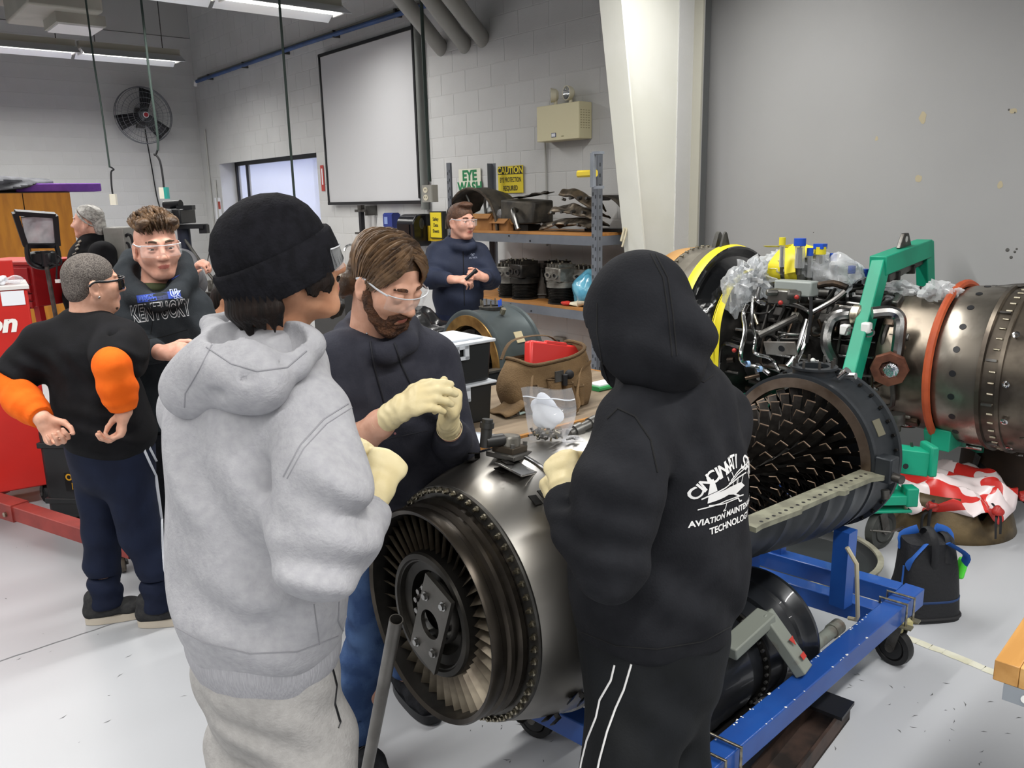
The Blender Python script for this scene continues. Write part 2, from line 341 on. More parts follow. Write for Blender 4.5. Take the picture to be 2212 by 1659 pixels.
# ------------------------------------------------------------------ ceiling things
M_hood = mat('lamp_hood', '#b9b6a8', rough=.5); M_refl = mat('lamp_reflector', '#e9ecf2', rough=.25, metal=.3)
M_tube = mat('fluorescent_tube', '#fffaf0', emit=6)
for k, (s_, q1) in enumerate(LIGHT_ROWS()):
    if k > 2: continue
    Ln = 1.22; nseg = 4
    for j in range(nseg):
        qa = q1-j*(Ln+.04)-Ln; t = thing('tube_fixture', '', 'ceiling light', frame(room(s_, qa, ROW_Z), NB, UB), 'hooded fluorescent fixtures')
        n_ = ('right-hand end', 'second from the right end', 'third from the right end', 'left part')[j]
        t['label'] = 'hooded fluorescent fixture, %s of the %s row' % (n_, ('farther lower', 'nearer upper', 'nearest')[k])
        part(MB().box((Ln/2, 0, .145), (Ln, .11, .07)).box((Ln/2, 0, .10), (Ln, .16, .02)), 'housing', M_hood, t)
        for sg in (-1, 1):
            mb = MB(); mb.loft([[(x, sg*.07, .10), (x, sg*.25, .0), (x, sg*.252, .006), (x, sg*.07, .108)] for x in (0, Ln)])
            part(mb, 'reflector', M_refl, t)
        for sg in (-1, 1): part(MB().cyl((.03, sg*.06, .055), (Ln-.03, sg*.06, .055), .013, n=10), 'tube', M_tube, t)
        for x in (.015, Ln-.015): part(MB().box((x, 0, .06), (.02, .2, .07)), 'end_socket', M_white, t)
        part(MB().cyl((.2, 0, .17), (.2, 0, 2.0), .006, n=6).cyl((Ln-.2, 0, .17), (Ln-.2, 0, 2.0), .006, n=6), 'hanger_rod', M_dull, t)
# suspended air handler with two square white outlets
c = W(150, 62, 9.4); t = thing('air_handler', 'boxy grey air handler hanging from the ceiling with two white square outlets', 'air handler', frame(c, -UB, NB) @ Matrix.Scale(1.14, 4))
M_duct = mat('duct_grey', '#a6a49b', '#9a988f', sc=3, rough=.5); M_outlet = mat('outlet_white', '#dcdcdc', rough=.6)
part(MB().box((-.1, -.1, .62), (1.0, .62, 1.05)), 'body', M_duct, t, bev=.02)
part(MB().box((-.62, -.35, .9), (.5, .9, 1.2)), 'side_duct', M_duct, t, bev=.02)
part(MB().box((.0, .05, .05), (.50, .42, .09)), 'outlet_collar', M_duct, t)
part(MB().box((.0, .05, .0), (.46, .38, .02)), 'outlet', M_outlet, t)
part(MB().box((.78, .25, .55), (.55, .5, .5)).box((.72, .2, .30), (.7, .12, .05)), 'second_box', M_duct, t, bev=.01)
part(MB().box((.78, .25, .29), (.5, .42, .02)), 'second_outlet', M_outlet, t)
part(MB().cyl((-.35, 0, 1.1), (-.35, 0, 2.6), .02).cyl((.3, 0, 1.1), (.3, 0, 2.6), .02), 'hanger_rod', M_dull, t)
# drop cords
def drop(label, pts, Y, r, box, cname='hanging_outlet'):
    P = [W(x, y, Y) for x, y in pts]; top = P[0].copy(); top.z = 5.64
    mb = MB().tube([top]+P, r, 8, sm=4); o = thing(cname, label, 'power cord', T(P[0])); Mi = T(-P[0])
    part(mb, 'cable', mat('cord_dark_green', '#2c3a35', rough=.6), o, Mi); P2 = P[-1]
    return o, Mi, P2
o, Mi, p = drop('dark hanging cord with a small white switch box, left of the wall fan', [(196, 84), (218, 225), (237, 362)], 9.0, .010, 0)
q = W(240, 372, 9.0); part(MB().tube([W(237, 360, 9), W(246, 366, 9), W(240, 372, 9), W(241, 400, 9), W(244, 424, 9)], .009, 6, sm=4), 'hook_end', M_rubber, o, Mi)
part(MB().box(W(245, 431, 9), (.065, .06, .115), None, .01), 'outlet_box', mat('ivory_box', '#cfcabb', rough=.5), o, Mi)
o, Mi, p = drop('dark hanging cord passing in front of the fan to a green sided outlet box', [(308, 30), (325, 180), (340, 290), (341, 325)], 8.4, .012, 0)
part(MB().tube([W(341, 322, 8.4), W(336, 335, 8.4), W(333, 333, 8.4), W(338, 336, 8.4), W(346, 350, 8.4), W(352, 385, 8.4), W(354, 408, 8.4)], .010, 6, sm=4), 'hook_end', M_rubber, o, Mi)
part(MB().box(W(352, 417, 8.4), (.05, .06, .11)), 'outlet_box', mat('ivory_box', ''), o, Mi)
part(MB().box(W(360, 417, 8.4), (.03, .062, .112)), 'green_cover', mat('teal_cover', '#1f8a80', rough=.5), o, Mi)
o, Mi, p = drop('dark hanging cord dropping behind the black knit cap', [(603, 0), (620, 220), (634, 400), (640, 470)], 6.4, .0095, 0)
part(MB().box(p-ZZ*.06, (.05, .05, .12)), 'outlet_box', mat('ivory_box', ''), o, Mi)
o, Mi, p = drop('grey hanging conduit ending in a duplex outlet box beside the projection screen', [(910, 0), (919, 200), (928, 392)], 7.6, .016, 0, 'drop_conduit')
b0 = W(929, 418, 7.6); Mx = frame(b0, (.80, -.6, 0), (.6, .8, 0))
part(MB().box((0, 0, 0), (.125, .09, .15), Mx, .008), 'outlet_box', mat('box_grey', '#9c9a92', rough=.5), o, Mi)
for dz in (.03, -.036):
    part(MB().cyl(Mx @ Vector((-.012, -.045, dz)), Mx @ Vector((-.012, -.05, dz)), .026, n=14), 'receptacle', mat('ivory', '#e4dcc4', rough=.5), o, Mi)
    part(MB().box((-.021, -.051, dz+.004), (.004, .003, .014), Mx).box((-.003, -.051, dz+.004), (.004, .003, .014), Mx), 'slots', M_txtk, o, Mi)
# grey pipes sloping from the roof into the block wall
for k, (px, py, tx) in enumerate(((952, 106, 815), (1003, 100, 880), (1041, 86, 925))):
    s_, z_ = onq(px, py, QB); a = room(s_, QB+.02, z_); b = W(tx, -70, 7.2-k*.25)
    b = a+(b-a)*1.25
    solo(MB().cyl(a, b, .075, n=20), 'roof_pipe', mat('pipe_grey', '#8e8d88', rough=.5), ('left', 'middle', 'right')[k]+' one of three fat grey pipes sloping into the block wall', 'pipe', None, 'three grey sloping pipes')
# wall fan
q0, z0 = ons(308, 250, SA-.2); t = thing('wall_fan', 'round wire-caged wall fan with three dark blades', 'fan', WA @ T(q0, -.28, z0))
M_fan = mat('fan_wire', '#83858a', rough=.4, metal=.6)
mb = MB()
for r_, y_ in ((.42, 0), (.42, .07), (.40, -.03), (.34, -.055), (.26, -.072), (.18, -.082), (.10, -.088)):
    mb.tube([(r_*math.cos(a), y_, r_*math.sin(a)) for a in [i*PI/24 for i in range(48)]], .0035 if r_ < .41 else .006, 5, closed=True)
for i in range(40):
    a = i*PI/20; mb.tube([(r_*math.cos(a), y_, r_*math.sin(a)) for r_, y_ in ((.06, -.09), (.18, -.082), (.34, -.055), (.42, 0), (.42, .07), (.3, .10), (.12, .11))], .0016, 4)
part(mb, 'cage', M_fan, t, smooth=0)
for k in range(3):
    a = R(78)+k*2*PI/3; mb = MB()
    def bl(u, v, a=a): r_ = .05+u*.35; w_ = .065+.05*u; return Vector((r_*math.cos(a)-(v-.5)*2*w_*math.sin(a), .05-(v-.5)*.09, r_*math.sin(a)+(v-.5)*2*w_*math.cos(a)))
    mb.grid(bl, 6, 4); b_ = part(mb, 'blade', mat('fan_blade', '#25262a', rough=.4), t); s_ = b_.modifiers.new('s', 'SOLIDIFY'); s_.thickness = .006
part(MB().cyl((0, -.02, 0), (0, .1, 0), .06).cyl((0, .1, 0), (0, .22, 0), .075), 'motor', M_fan, t)
part(MB().cyl((0, -.10, 0), (0, -.092, 0), .045, n=20), 'badge', mat('badge_white', '#d8d8dc', rough=.4), t)
part(MB().cyl((0, -.103, 0), (0, -.1, 0), .033, n=20), 'badge_center', mat('badge_red', '#a83038', rough=.4), t)
part(MB().box((0, .24, -.02), (.12, .09, .3)), 'wall_bracket', M_dull, t)
part(MB().tube([(.02, .1, -.2), (.05, .16, -.42), (.10, .24, -.8), (.14, .26, -1.3), (.24, .25, -1.75)], .009, 6, sm=5), 'cord', M_rubber, t)
# ------------------------------------------------------------------ things fixed to the block wall
def wp(px, py, off=0): s_, z_ = onq(px, py, QB-off); return -s_, z_     # local x, z on the block wall
def wrect(a, b, off=0):
    x0, z1 = wp(*a, off); x1, z0 = wp(*b, off); return (x0+x1)/2, (z0+z1)/2, abs(x1-x0), abs(z1-z0)
# projection screen
x0, z1 = wp(690, 122, .07); x1, _ = wp(893, 100, .07); _, z0 = wp(707, 440, .07); z1 = 3.55; xc, zc, w_, h_ = (x0+x1)/2, (z0+z1)/2, x1-x0, z1-z0
t = thing('projection_screen', 'large white square projection screen with black border on the block wall', 'screen', WB @ T(xc, -.07, zc))
part(MB().grid(lambda u, v: Vector(((u-.5)*w_, .012*math.sin(3*u)*math.sin(PI*v), (v-.5)*h_)), 12, 12), 'screen_fabric', mat('screen_white', '#bfbfc1', rough=.75), t)
for n_, c, d in (('border_top', (0, -.004, h_/2), (w_+.04, .02, .035)), ('border_bottom', (0, -.004, -h_/2), (w_+.04, .02, .035)), ('border_left', (-w_/2, -.004, 0), (.03, .02, h_)), ('border_right', (w_/2+.0, -.004, .04), (.03, .02, h_))):
    part(MB().box(c, d), n_, M_black, t)
part(MB().cyl((w_/2+.06, .02, -h_/2-.08), (w_/2+.06, .02, h_/2+.12), .045, n=16), 'side_tube', mat('tube_grey', '#6f726f', rough=.45), t)
for z_ in (-.6, .6): [part(MB().box((x, .04, z_), (.05, .055, .1)), 'wall_clip', M_dull, t) for x in (-w_/2-.03, w_/2+.05)]
# blue pipe under the roof
mb = MB(); a = wp(425, 176, .08); b = wp(1000, -8, .08); b = (b[0]+2.6, a[1]-.05)
t = thing('wall_pipe', 'long blue pipe running under the roof along the block wall', 'pipe', WB @ T(0, -.08, 0))
part(MB().tube([(a[0], 0, a[1]), (-10, 0, 3.74), (b[0], 0, b[1])], .026, 10), 'pipe_run', mat('pipe_blue', '#3b5688', '#344a70', sc=4, rough=.5), t)
part(MB().box(((a[0]+b[0])/2, .04, 3.775), (b[0]-a[0], .05, .018)), 'support_strip', mat('strip_grey', '#77776f', rough=.6), t)
part(MB().tube([(a[0]-.0, 0, a[1]), (a[0]-.05, 0, a[1]), (a[0]-.08, .0, a[1]-.06)], .028, 10), 'elbow', M_white, t)
for i in range(6): part(MB().box((a[0]+.5+i*1.35, .03, 3.74), (.03, .09, .08)), 'clamp', M_dull, t)
# emergency light
xc, zc, w_, h_ = wrect((1170, 232), (1262, 299), .1); t = thing('emergency_light', 'cream emergency light box with two round lamp heads', 'emergency light', WB @ T(xc, -.085, zc))
part(MB().box((0, 0, 0), (w_, .15, h_)), 'case', M_cream, t, bev=.006)
for k, (dx, ry) in enumerate(((-.11, R(-42)), (.075, R(-12)))):
    Mh = T(dx, 0, h_/2+.085) @ RZ(ry); hd = part(MB().lathe([(.001, .035), (.03, .033), (.052, .012), (.058, -.02), (.06, -.035), (.053, -.035)], 24, M=Mh @ RX(R(90)) @ RX(PI) @ T(0, 0, 0)), 'lamp_head', mat('lamp_cream', '#d9d3bd', rough=.4), t)
    part(MB().lathe([(.0005, -.043), (.03, -.040), (.053, -.033)], 24, M=Mh @ RX(R(90)) @ RX(PI)), 'lens', M_lens, hd)
    part(MB().lathe([(.0005, .01), (.03, .0), (.053, -.034)], 24, M=Mh @ RX(R(90)) @ RX(PI)), 'reflector_bowl', M_chrome, hd)
    part(MB().cyl((dx, .01, h_/2-.005), (dx, .01, h_/2+.06), .016, n=12), 'swivel', mat('lamp_cream', ''), t)
part(MB().box((-.045, -.076, -h_/2+.045), (.055, .004, .035)), 'label_frame', mat('navy_print', '#2a3a66', rough=.5), t)
part(MB().box((-.045, -.0785, -h_/2+.045), (.045, .003, .026)), 'label_plate', M_paper, t)
mb = MB()
for i in range(2): mb.box((.055+.016*i, -.0765, -h_/2+.03), (.012, .002, .008))
part(mb, 'vent_slot', mat('slot_tan', '#a39b78', rough=.6), t)
mb = MB()
for i in range(4):
    for j in range(8): mb.box((w_/2+.0005, -.05+i*.03, -.06+j*.02), (.002, .016, .006))
part(mb, 'side_louvre', mat('slot_tan', ''), t, kind='stuff')
part(MB().tube([(-w_/2, .02, .0), (-w_/2-.04, .03, -.005), (-w_/2-.05, .06, -.05), (-w_/2-.05, .075, -.5), (-w_/2-.05, .075, -1.05)], .009, 8, sm=4), 'conduit', mat('conduit_grey', '#b5b5b1', rough=.5), t)
# signs
def sign(name, label, a, b, face, depth=.004):
    xc, zc, w_, h_ = wrect(a, b, .02); t = thing(name, label, 'sign', WB @ T(xc, -.016, zc)); part(MB().box((0, 0, 0), (w_, depth, h_)), 'panel', face, t); return t, w_, h_
FT = frame((0, -.0035, 0), (1, 0, 0), None, (0, -1, 0))      # lettering plane facing the room
M_gtxt = mat('green_print', '#1c7a4a', rough=.6); M_ysign = mat('sign_yellow', '#dcc62a', rough=.5)
t, w_, h_ = sign('eye_wash_sign', 'white sign with green EYE WASH lettering', (990, 366), (1039, 419), mat('sign_white', '#dcdccb', rough=.5))
lettering(t, 'EYE', .135, T(-.0, 0, .055) @ FT, M_gtxt, .006, sx=1.1); lettering(t, 'WASH', .135, T(.0, 0, -.06) @ FT, M_gtxt, .006, sx=1.02)
t, w_, h_ = sign('caution_sign', 'yellow and black caution sign about eye protection', (1075, 360), (1130, 416), M_ysign)
part(MB().box((0, -.003, h_*.335), (w_*.97, .003, h_*.29)), 'header_panel', M_txtk, t)
lettering(t, 'CAUTION', .085, T(0, -.003, h_*.33) @ FT, M_ysign, .003, sx=.98)
lettering(t, 'EYE PROTECTION', .062, T(0, 0, -.005) @ FT, M_txtk, .0012, sx=.62); lettering(t, 'REQUIRED', .062, T(0, 0, -h_*.33) @ FT, M_txtk, .0015, sx=.72)
x_, z_ = wp(945, 486, .05); t = thing('safety_data_holder', 'yellow Safety Data Sheets holder with black edge beside the shelf post', 'sign', WB @ T(x_, -.06, z_))
part(MB().box((.0, .02, 0), (.235, .05, .285)), 'holder', mat('holder_black', '#20221f', rough=.5), t)
part(MB().box((-.0, -.008, 0), (.20, .006, .26)), 'panel', M_ysign, t); part(MB().box((-.06, .03, -.09), (.26, .04, .16)), 'pocket', mat('pocket_yellow', '#c9a81e', rough=.5), t)
for i, s_ in enumerate(('Safety', 'Data', 'Sheets')): lettering(t, s_, .05, T(0, -.009, .06-.062*i) @ FT, M_txtk, .0012, sx=.9)
x_, z_ = wp(697, 385, .01); t = thing('red_tag_sign', 'narrow red vertical sign with white marks beside the screen edge', 'sign', WB @ T(x_, -.012, z_)); part(MB().box((0, 0, 0), (.085, .004, .32)), 'panel', mat('sign_red', '#b03a34', rough=.5), t)
part(MB().box((0, -.003, .02), (.028, .002, .20)), 'white_strip', M_paper, t)
# bracket arm, blue box, towel dispenser, small yellow box, conduits
x_, z_ = wp(772, 480, .2); t = thing('wall_bracket', 'grey steel bracket arm with a dark post below the projection screen', 'bracket', WB @ T(x_, 0, z_))
part(MB().box((0, -.14, .13), (.26, .03, .03)).box((.12, -.07, .13), (.03, .17, .11)).box((.0, -.14, .17), (.08, .05, .05)), 'arm', M_dull, t)
part(MB().box((0, -.14, .0), (.05, .05, .24)), 'post', M_black, t); part(MB().box((-.02, -.14, -.13), (.22, .06, .025)).box((.1, -.07, -.13), (.03, .14, .03)), 'foot', M_dull, t)
x_, z_ = wp(846, 476, .06); t = thing('blue_dispenser', 'small dark blue dispenser box left of the towel dispenser', 'dispenser', WB @ T(x_, -.06, z_))
part(MB().box((0, 0, 0), (.19, .11, .17), None, .02), 'case', mat('navy_plastic', '#26357c', rough=.35), t); part(MB().box((-.03, -.057, .0), (.07, .004, .08)), 'label_plate', mat('pale_blue', '#7d8fc0', rough=.5), t)
x_, z_ = wp(893, 497, .12); t = thing('towel_dispenser', 'large glossy black paper towel dispenser on the wall', 'dispenser', WB @ T(x_, -.1, z_))
mb = MB(); n = 12; prof = [(.1, -.17), (.1, .17), (-.02, .17)]+[(-.02-.11*math.sin(i*PI/2/6), .06+.11*math.cos(i*PI/2/6)) for i in range(1, 7)]+[(-.13, -.12), (-.09, -.17)]
mb.loft([[(x, y, z) for y, z in prof] for x in (-.165, .165)]); part(mb, 'case', mat('gloss_black', '#14151a', rough=.22), t, bev=.012)
part(MB().lathe([(.001, 0), (.03, .004), (.045, .0)], 20, M=T(.166, -.02, .07) @ RY(R(90)) @ Matrix.Diagonal((1.3, .7, 1, 1))), 'side_window', mat('smoke_window', '#3a3c42', rough=.15), t)
part(MB().box((.08, -.135, .0), (.035, .012, .13)), 'front_rib', mat('gloss_black', ''), t)
# column fire-bar and yellow strap
x_ = -sw; t = thing('column_bracket', 'grey steel bracket with yellow strap on the white column', 'bracket', frame(room(sw+.10, 4.42, 2.0), -UB, NB))
part(MB().box((-.03, -.05, 0), (.03, .03, .24)).box((0, -.03, .12), (.08, .05, .02)).box((0, -.03, -.12), (.08, .05, .02)), 'arm', M_greyp, t); part(MB().box((-.11, -.03, -.02), (.17, .05, .05), None, .012), 'strap', mat('strap_yellow', '#d8bf3c', rough=.5), t)
# corner conduits and small yellow box
for k, (px, lab) in enumerate(((444, 'thin grey conduit rising in the room corner'), (456, 'thin grey conduit just right of the room corner'))):
    s_, z_ = onq(px, 300, QB-.02); z0_ = 1.0; solo(MB().cyl(room(s_, QB-.02, .3), room(s_, QB-.02, (3.0, 2.2)[k]), .014, n=8), 'conduit', mat('conduit_white', '#b4b4b0', rough=.5), lab, 'conduit')
s_, z_ = onq(468, 549, QB-.05); t = thing('yellow_box', 'small yellow box hanging near the room corner', 'box', WB @ T(-s_, -.05, z_)); part(MB().box((0, 0, 0), (.10, .06, .17), None, .01), 'case', mat('box_yellow', '#d6c31f', rough=.5), t)
part(MB().box((-.01, -.032, .0), (.03, .006, .07)), 'dark_mark', M_txtk, t); part(MB().tube([(0, 0, .08), (.02, .02, .16), (.0, .045, .22)], .006, 6), 'hook', M_dull, t)
solo(MB().tube([room(*(lambda v: (v[0], QB-.05, v[1]))(onq(463, 505, QB-.05))), room(*(lambda v: (v[0], QB-.12, v[1]))(onq(449, 560, QB-.12))), room(*(lambda v: (v[0], QB-.1, v[1]))(onq(441, 620, QB-.1)))], .008, 6, sm=4), 'loose_cable', M_dull, 'thin loose cable hanging in the room corner', 'cable')
s_, z_ = onq(492, 452, QB); t = thing('poster', 'pale paper notice with a red patch beside the wall opening', 'poster', WB @ T(-13.55, -.012, 1.75)); part(MB().box((0, 0, 0), (.26, .004, .34)), 'sheet', M_paper, t); part(MB().box((.06, -.003, .05), (.10, .002, .12)), 'red_patch', mat('patch_red', '#a8493f', rough=.6), t)
# ------------------------------------------------------------------ storage rack and what lies on it (rack frame: x right along the wall, y into it)
RK = frame(NB*4.5, -UB, NB); XL, XR, DP = -6.29, -4.385, .53; M_rack = mat('rack_grey', '#6d7178', '#646870', sc=6, rough=.45); M_ply = mat('plywood', '#b57f45', '#9c6a35', sc=3, stretch=(1, 8, 8), rough=.6)
rack = thing('storage_rack', 'grey slotted-angle storage rack with plywood shelves against the block wall', 'rack', RK)
def post(x, y, sx, sy):
    mb = MB(); H = 2.14; a = .058
    for z in range(1): mb.box((x+sx*.0015, y+sy*a/2, H/2), (.003, a, H)).box((x+sx*a/2, y+sy*.0015, H/2), (a, .003, H))
    p = part(mb, 'post', M_rack, rack, smooth=0); hl = MB()
    for i in range(26):
        z = .12+i*.077
        for d in (.016, .042): hl.box((x+sx*d, y-.0008 if sy > 0 else y+.0008, z+(.02 if d > .03 else 0)), (.008, .0016, .026))
        hl.box((x+(-.0008 if sx > 0 else .0008), y+sy*.03, z), (.0016, .009, .026))
    part(hl, 'slots', mat('slot_dark', '#2c2e30', rough=.8), p, smooth=0, kind='stuff')
for x, sx in ((XL, 1), (XR, -1)):
    for y, sy in ((0, 1), (DP, -1)): post(x, y, sx, sy)
for zt in (1.545, .965, .16):
    part(MB().box(((XL+XR)/2, DP/2, zt-.011), (XR-XL-.01, DP-.01, .022)), 'shelf_board', M_ply, rack)
    for y in (.004, DP-.004):
        b_ = part(MB().box(((XL+XR)/2, y, zt-.058), (XR-XL-.01, .004, .07)), 'beam', M_rack, rack)
        if y < .1: part(MB().cyl((-5.42, .002, zt-.04), (-5.42, -.003, zt-.04), .008, n=8), 'bolt', M_black, b_); part(MB().cyl((-5.15, .002, zt-.075), (-5.15, -.003, zt-.075), .008, n=8), 'bolt', M_black, b_)
    for x in (XL+.004, XR-.004): part(MB().box((x, DP/2, zt-.058), (.004, DP-.02, .07)), 'end_beam', M_rack, rack)
Z1, Z2 = 1.545, .965
def sx(px, py, q): s_, z_ = onq(px, py, q); return -s_
# top shelf: curved cowl, crumpled shroud pieces, cardboard boxes
M_cowl = mat('cowl_dirty', '#4b453c', '#2b2824', sc=8, rough=.6, metal=.3); M_al = mat('scrap_aluminium', '#8a8478', '#59534a', sc=12, rough=.4, metal=.8, rvar=.15)
x0 = sx(1092, 450, 4.75); c = thing('curved_cowl', 'dark arched sheet metal cowl standing over the cardboard boxes on the top shelf', 'engine part', RK @ T(x0-.22, .24, Z1))
mb = MB(); n = 20
for y0, y1, r0, r1 in ((-.22, .12, .36, .33),):
    rg = []
    for y, r_ in ((-.22, .36), (-.05, .37), (.12, .33)): rg.append([(r_*1.05*math.cos(a), y, .002+r_*math.sin(a)*1.0) for a in [PI*i/n for i in range(n+1)]])
    mb.loft(rg, closed_ring=False)
o = part(mb, 'shell', M_cowl, c); s_ = o.modifiers.new('s', 'SOLIDIFY'); s_.thickness = .012
part(MB().tube([(.375*math.cos(a), -.22, .004+.36*math.sin(a)) for a in [PI*i/n for i in range(n+1)]], .012, 6), 'rim', mat('rim_rust', '#5d5246', '#3d352d', sc=20, rough=.6, metal=.4), c)
for a in (1.1, 2.0): part(MB().tube([(.34*math.cos(a), -.15, .34*math.sin(a)), (.25*math.cos(a), -.14, .25*math.sin(a)), (.27*math.cos(a), -.13, .1)], .012, 6, sm=3), 'inner_rib', M_dull, c)
def lumpy(mb, c, r, seed, amp=.25, nu=22, nv=14, fq=1):
    rnd = random.Random(seed); ks = [(Vector((rnd.uniform(-1, 1), rnd.uniform(-1, 1), rnd.uniform(-1, 1)))*rnd.uniform(2, 6)*fq, rnd.uniform(0, 6.3)) for _ in range(8)]
    vs = []; fs = []
    for j in range(nv+1):
        for i in range(nu):
            t, p = 2*PI*i/nu, PI*j/nv; d = Vector((math.sin(p)*math.cos(t), math.sin(p)*math.sin(t), math.cos(p))); k = 1+amp*sum(math.sin(kk.dot(d)+ph) for kk, ph in ks)/3
            vs.append((c[0]+d.x*r[0]*k, c[1]+d.y*r[1]*k, max(c[2]+d.z*r[2]*k, c[2]-r[2])))
    for j in range(nv):
        for i in range(nu): fs.append((j*nu+i, (j+1)*nu+i, (j+1)*nu+(i+1) % nu, j*nu+(i+1) % nu))
    return mb.add(vs, fs)
def crumple(mb, fn, nu, nv, amp, seed):
    rnd = random.Random(seed); ks = [(rnd.uniform(3, 18), rnd.uniform(3, 18), rnd.uniform(0, 6.3)) for _ in range(6)]
    def g(u, v): p = Vector(fn(u, v)); n = sum(math.sin(a*u+b*v+c) for a, b, c in ks)/3; return p+Vector((.3*n*amp, -.4*n*amp, n*amp))
    return mb.grid(g, nu, nv)
# box-shaped duct with pipe
x0 = sx(1140, 470, 4.7); t = thing('metal_duct', 'dark grey box-shaped duct with a bent pipe on the top shelf', 'engine part', RK @ T(x0+.02, .16, Z1))
part(MB().loft([[(-.19+.02*k, -.12, .05+.0*k), (.22, -.12, .06), (.22, .12, .06), (-.19+.02*k, .12, .05)] if k == 0 else [(-.22, -.10, .26), (.23, -.10, .235), (.21, .13, .25), (-.2, .13, .27)] for k in (0, 1)]), 'duct_body', M_cowl, t, bev=.015)
part(MB().box((-.02, 0, .026), (.3, .18, .05)), 'duct_base', M_dark, t)
part(MB().tube([(.02, -.12, .17), (.04, -.17, .175), (.07, -.19, .14), (.12, -.19, .02)], .022, 10, sm=4), 'bent_pipe', M_steel, t)
mb = MB(); crumple(mb, lambda u, v: (-.1+.42*u, -.06+.1*v, .275+.04*u), 10, 4, .012, 3); o = part(mb, 'loose_strip', M_cowl, t); o.modifiers.new('s', 'SOLIDIFY').thickness = .006
x0 = sx(1250, 470, 4.7)
for k, (dx, z, ln, w_, tl, lab, cc) in enumerate(((-.06, .05, .58, .24, .02, 'crumpled pale aluminium shroud lying lowest on the right of the top shelf', '#94897a'), (.0, .145, .50, .22, -.05, 'bent dirty shroud strip resting on the crumpled pile', '#7c7060'), (.04, .25, .38, .16, -.12, 'ribbed brown shroud piece topmost of the crumpled pile', '#6a5c4a'))):
    mb = MB(); crumple(mb, lambda u, v: ((u-.5)*ln, (v-.5)*w_, .05*math.sin(PI*v)+.03*math.sin(PI*u)+tl*(u-.5)), 26, 10, .011, 11+k)
    o = solo(mb, 'shroud_piece', mat('shroud_%d' % k, cc, '#4a4238', sc=14, rough=.45, metal=.6, rvar=.12), lab, 'engine part', RK @ T(x0+dx, .2, Z1+z-.02), 'crumpled shroud pieces'); o.modifiers.new('s', 'SOLIDIFY').thickness = .012
    for q in range(4): part(MB().cyl((-ln/2+.06+q*ln/4.2, -w_/2+.02, .02+.02*math.sin(q)), (-ln/2+.06+q*ln/4.2, -w_/2-.02, .03), .012, n=8), 'stub', M_dull, o)
t = thing('arched_shroud', 'dark curved shroud leaning at the right end of the top shelf', 'engine part', RK @ T(x0+.24, .3, Z1)); mb = MB()
mb.loft([[(.28*math.cos(a)*1.0, y, .02+.26*math.sin(a)) for a in [R(8)+PI*.62*i/14 for i in range(15)]] for y in (-.1, .0, .14)], closed_ring=False); o = part(mb, 'shell', M_cowl, t); o.modifiers.new('s', 'SOLIDIFY').thickness = .01
part(MB().tube([(.27, -.1, .08), (.30, -.16, .02), (.31, -.2, -.06)], .010, 6, sm=3).tube([(.25, -.1, .12), (.32, -.15, .03), (.33, -.21, -.1)], .008, 6, sm=3), 'wires', mat('wire_pale', '#b0a890', rough=.6), t)
part(MB().box((0, 0, .012), (.4, .15, .024)), 'base_flange', M_dark, t)
def carton(lab, x, y, w_, d, h, rz):
    t = thing('cardboard_box', lab, 'box', RK @ T(x, y, Z1) @ RZ(rz), 'open cardboard boxes on the top shelf'); k = .004
    part(MB().box((0, 0, k/2), (w_, d, k)).box((0, -d/2, h/2), (w_, k, h)).box((0, d/2, h/2), (w_, k, h)).box((-w_/2, 0, h/2), (k, d, h)).box((w_/2, 0, h/2), (k, d, h)), 'carton', M_card, t)
    for sg in (-1, 1):
        part(MB().box((0, 0, 0), (w_, .06, k), T(0, sg*(d/2+.02), h-.008) @ RX(-sg*R(40))), 'flap', M_card, t); part(MB().box((0, 0, 0), (.06, d*.9, k), T(sg*(w_/2+.015), 0, h-.012) @ RY(sg*R(50))), 'flap', M_card, t)
    return t
xa = sx(1048, 480, 4.6); carton('open cardboard box heaped with white parts behind the navy jacket man', xa, .13, .30, .2, .13, R(6)); carton('lower cardboard box with a clear bag of parts on its corner', xa+.30, .13, .26, .18, .09, R(-8))
for k, (dx, dz, lab) in enumerate(((-.06, .155, 'long white plastic piece sticking out of the left cardboard box'), (.05, .18, 'white plastic strip lying uppermost across the left cardboard box'))):
    mb = MB(); mb.tube([(-.13, 0, 0), (-.02, .01, .02), (.13, -.01, .05)], [.014, .03, .02], 8, sm=4, flat=((0, 0, 1), .5)); solo(mb, 'plastic_piece', mat('part_white', '#dfe3e2', rough=.5), lab, 'part', RK @ T(xa+dx, .13, Z1+dz-.025), 'white parts in cardboard box')
mb = lumpy(MB(), (0, 0, .05), (.09, .07, .045), 4, .2); solo(mb, 'bag_of_parts', M_clear, 'clear plastic bag slumped on the lower cardboard box', 'bag', RK @ T(xa+.26, .12, Z1+.085))
mb = lumpy(MB(), (0, 0, .06), (.05, .06, .06), 9, .1); solo(mb, 'blue_jar', mat('pale_blue_jar', '#7f9fd0', rough=.4), 'small pale blue container left of the cardboard boxes', 'container', RK @ T(xa-.21, .1, Z1))
mb = lumpy(MB(), (0, 0, .08), (.07, .06, .08), 19, .15); solo(mb, 'yellow_bag', mat('olive_yellow', '#a39a2c', rough=.6), 'olive yellow wrapped part behind the white pieces', 'part', RK @ T(xa-.08, .3, Z1))
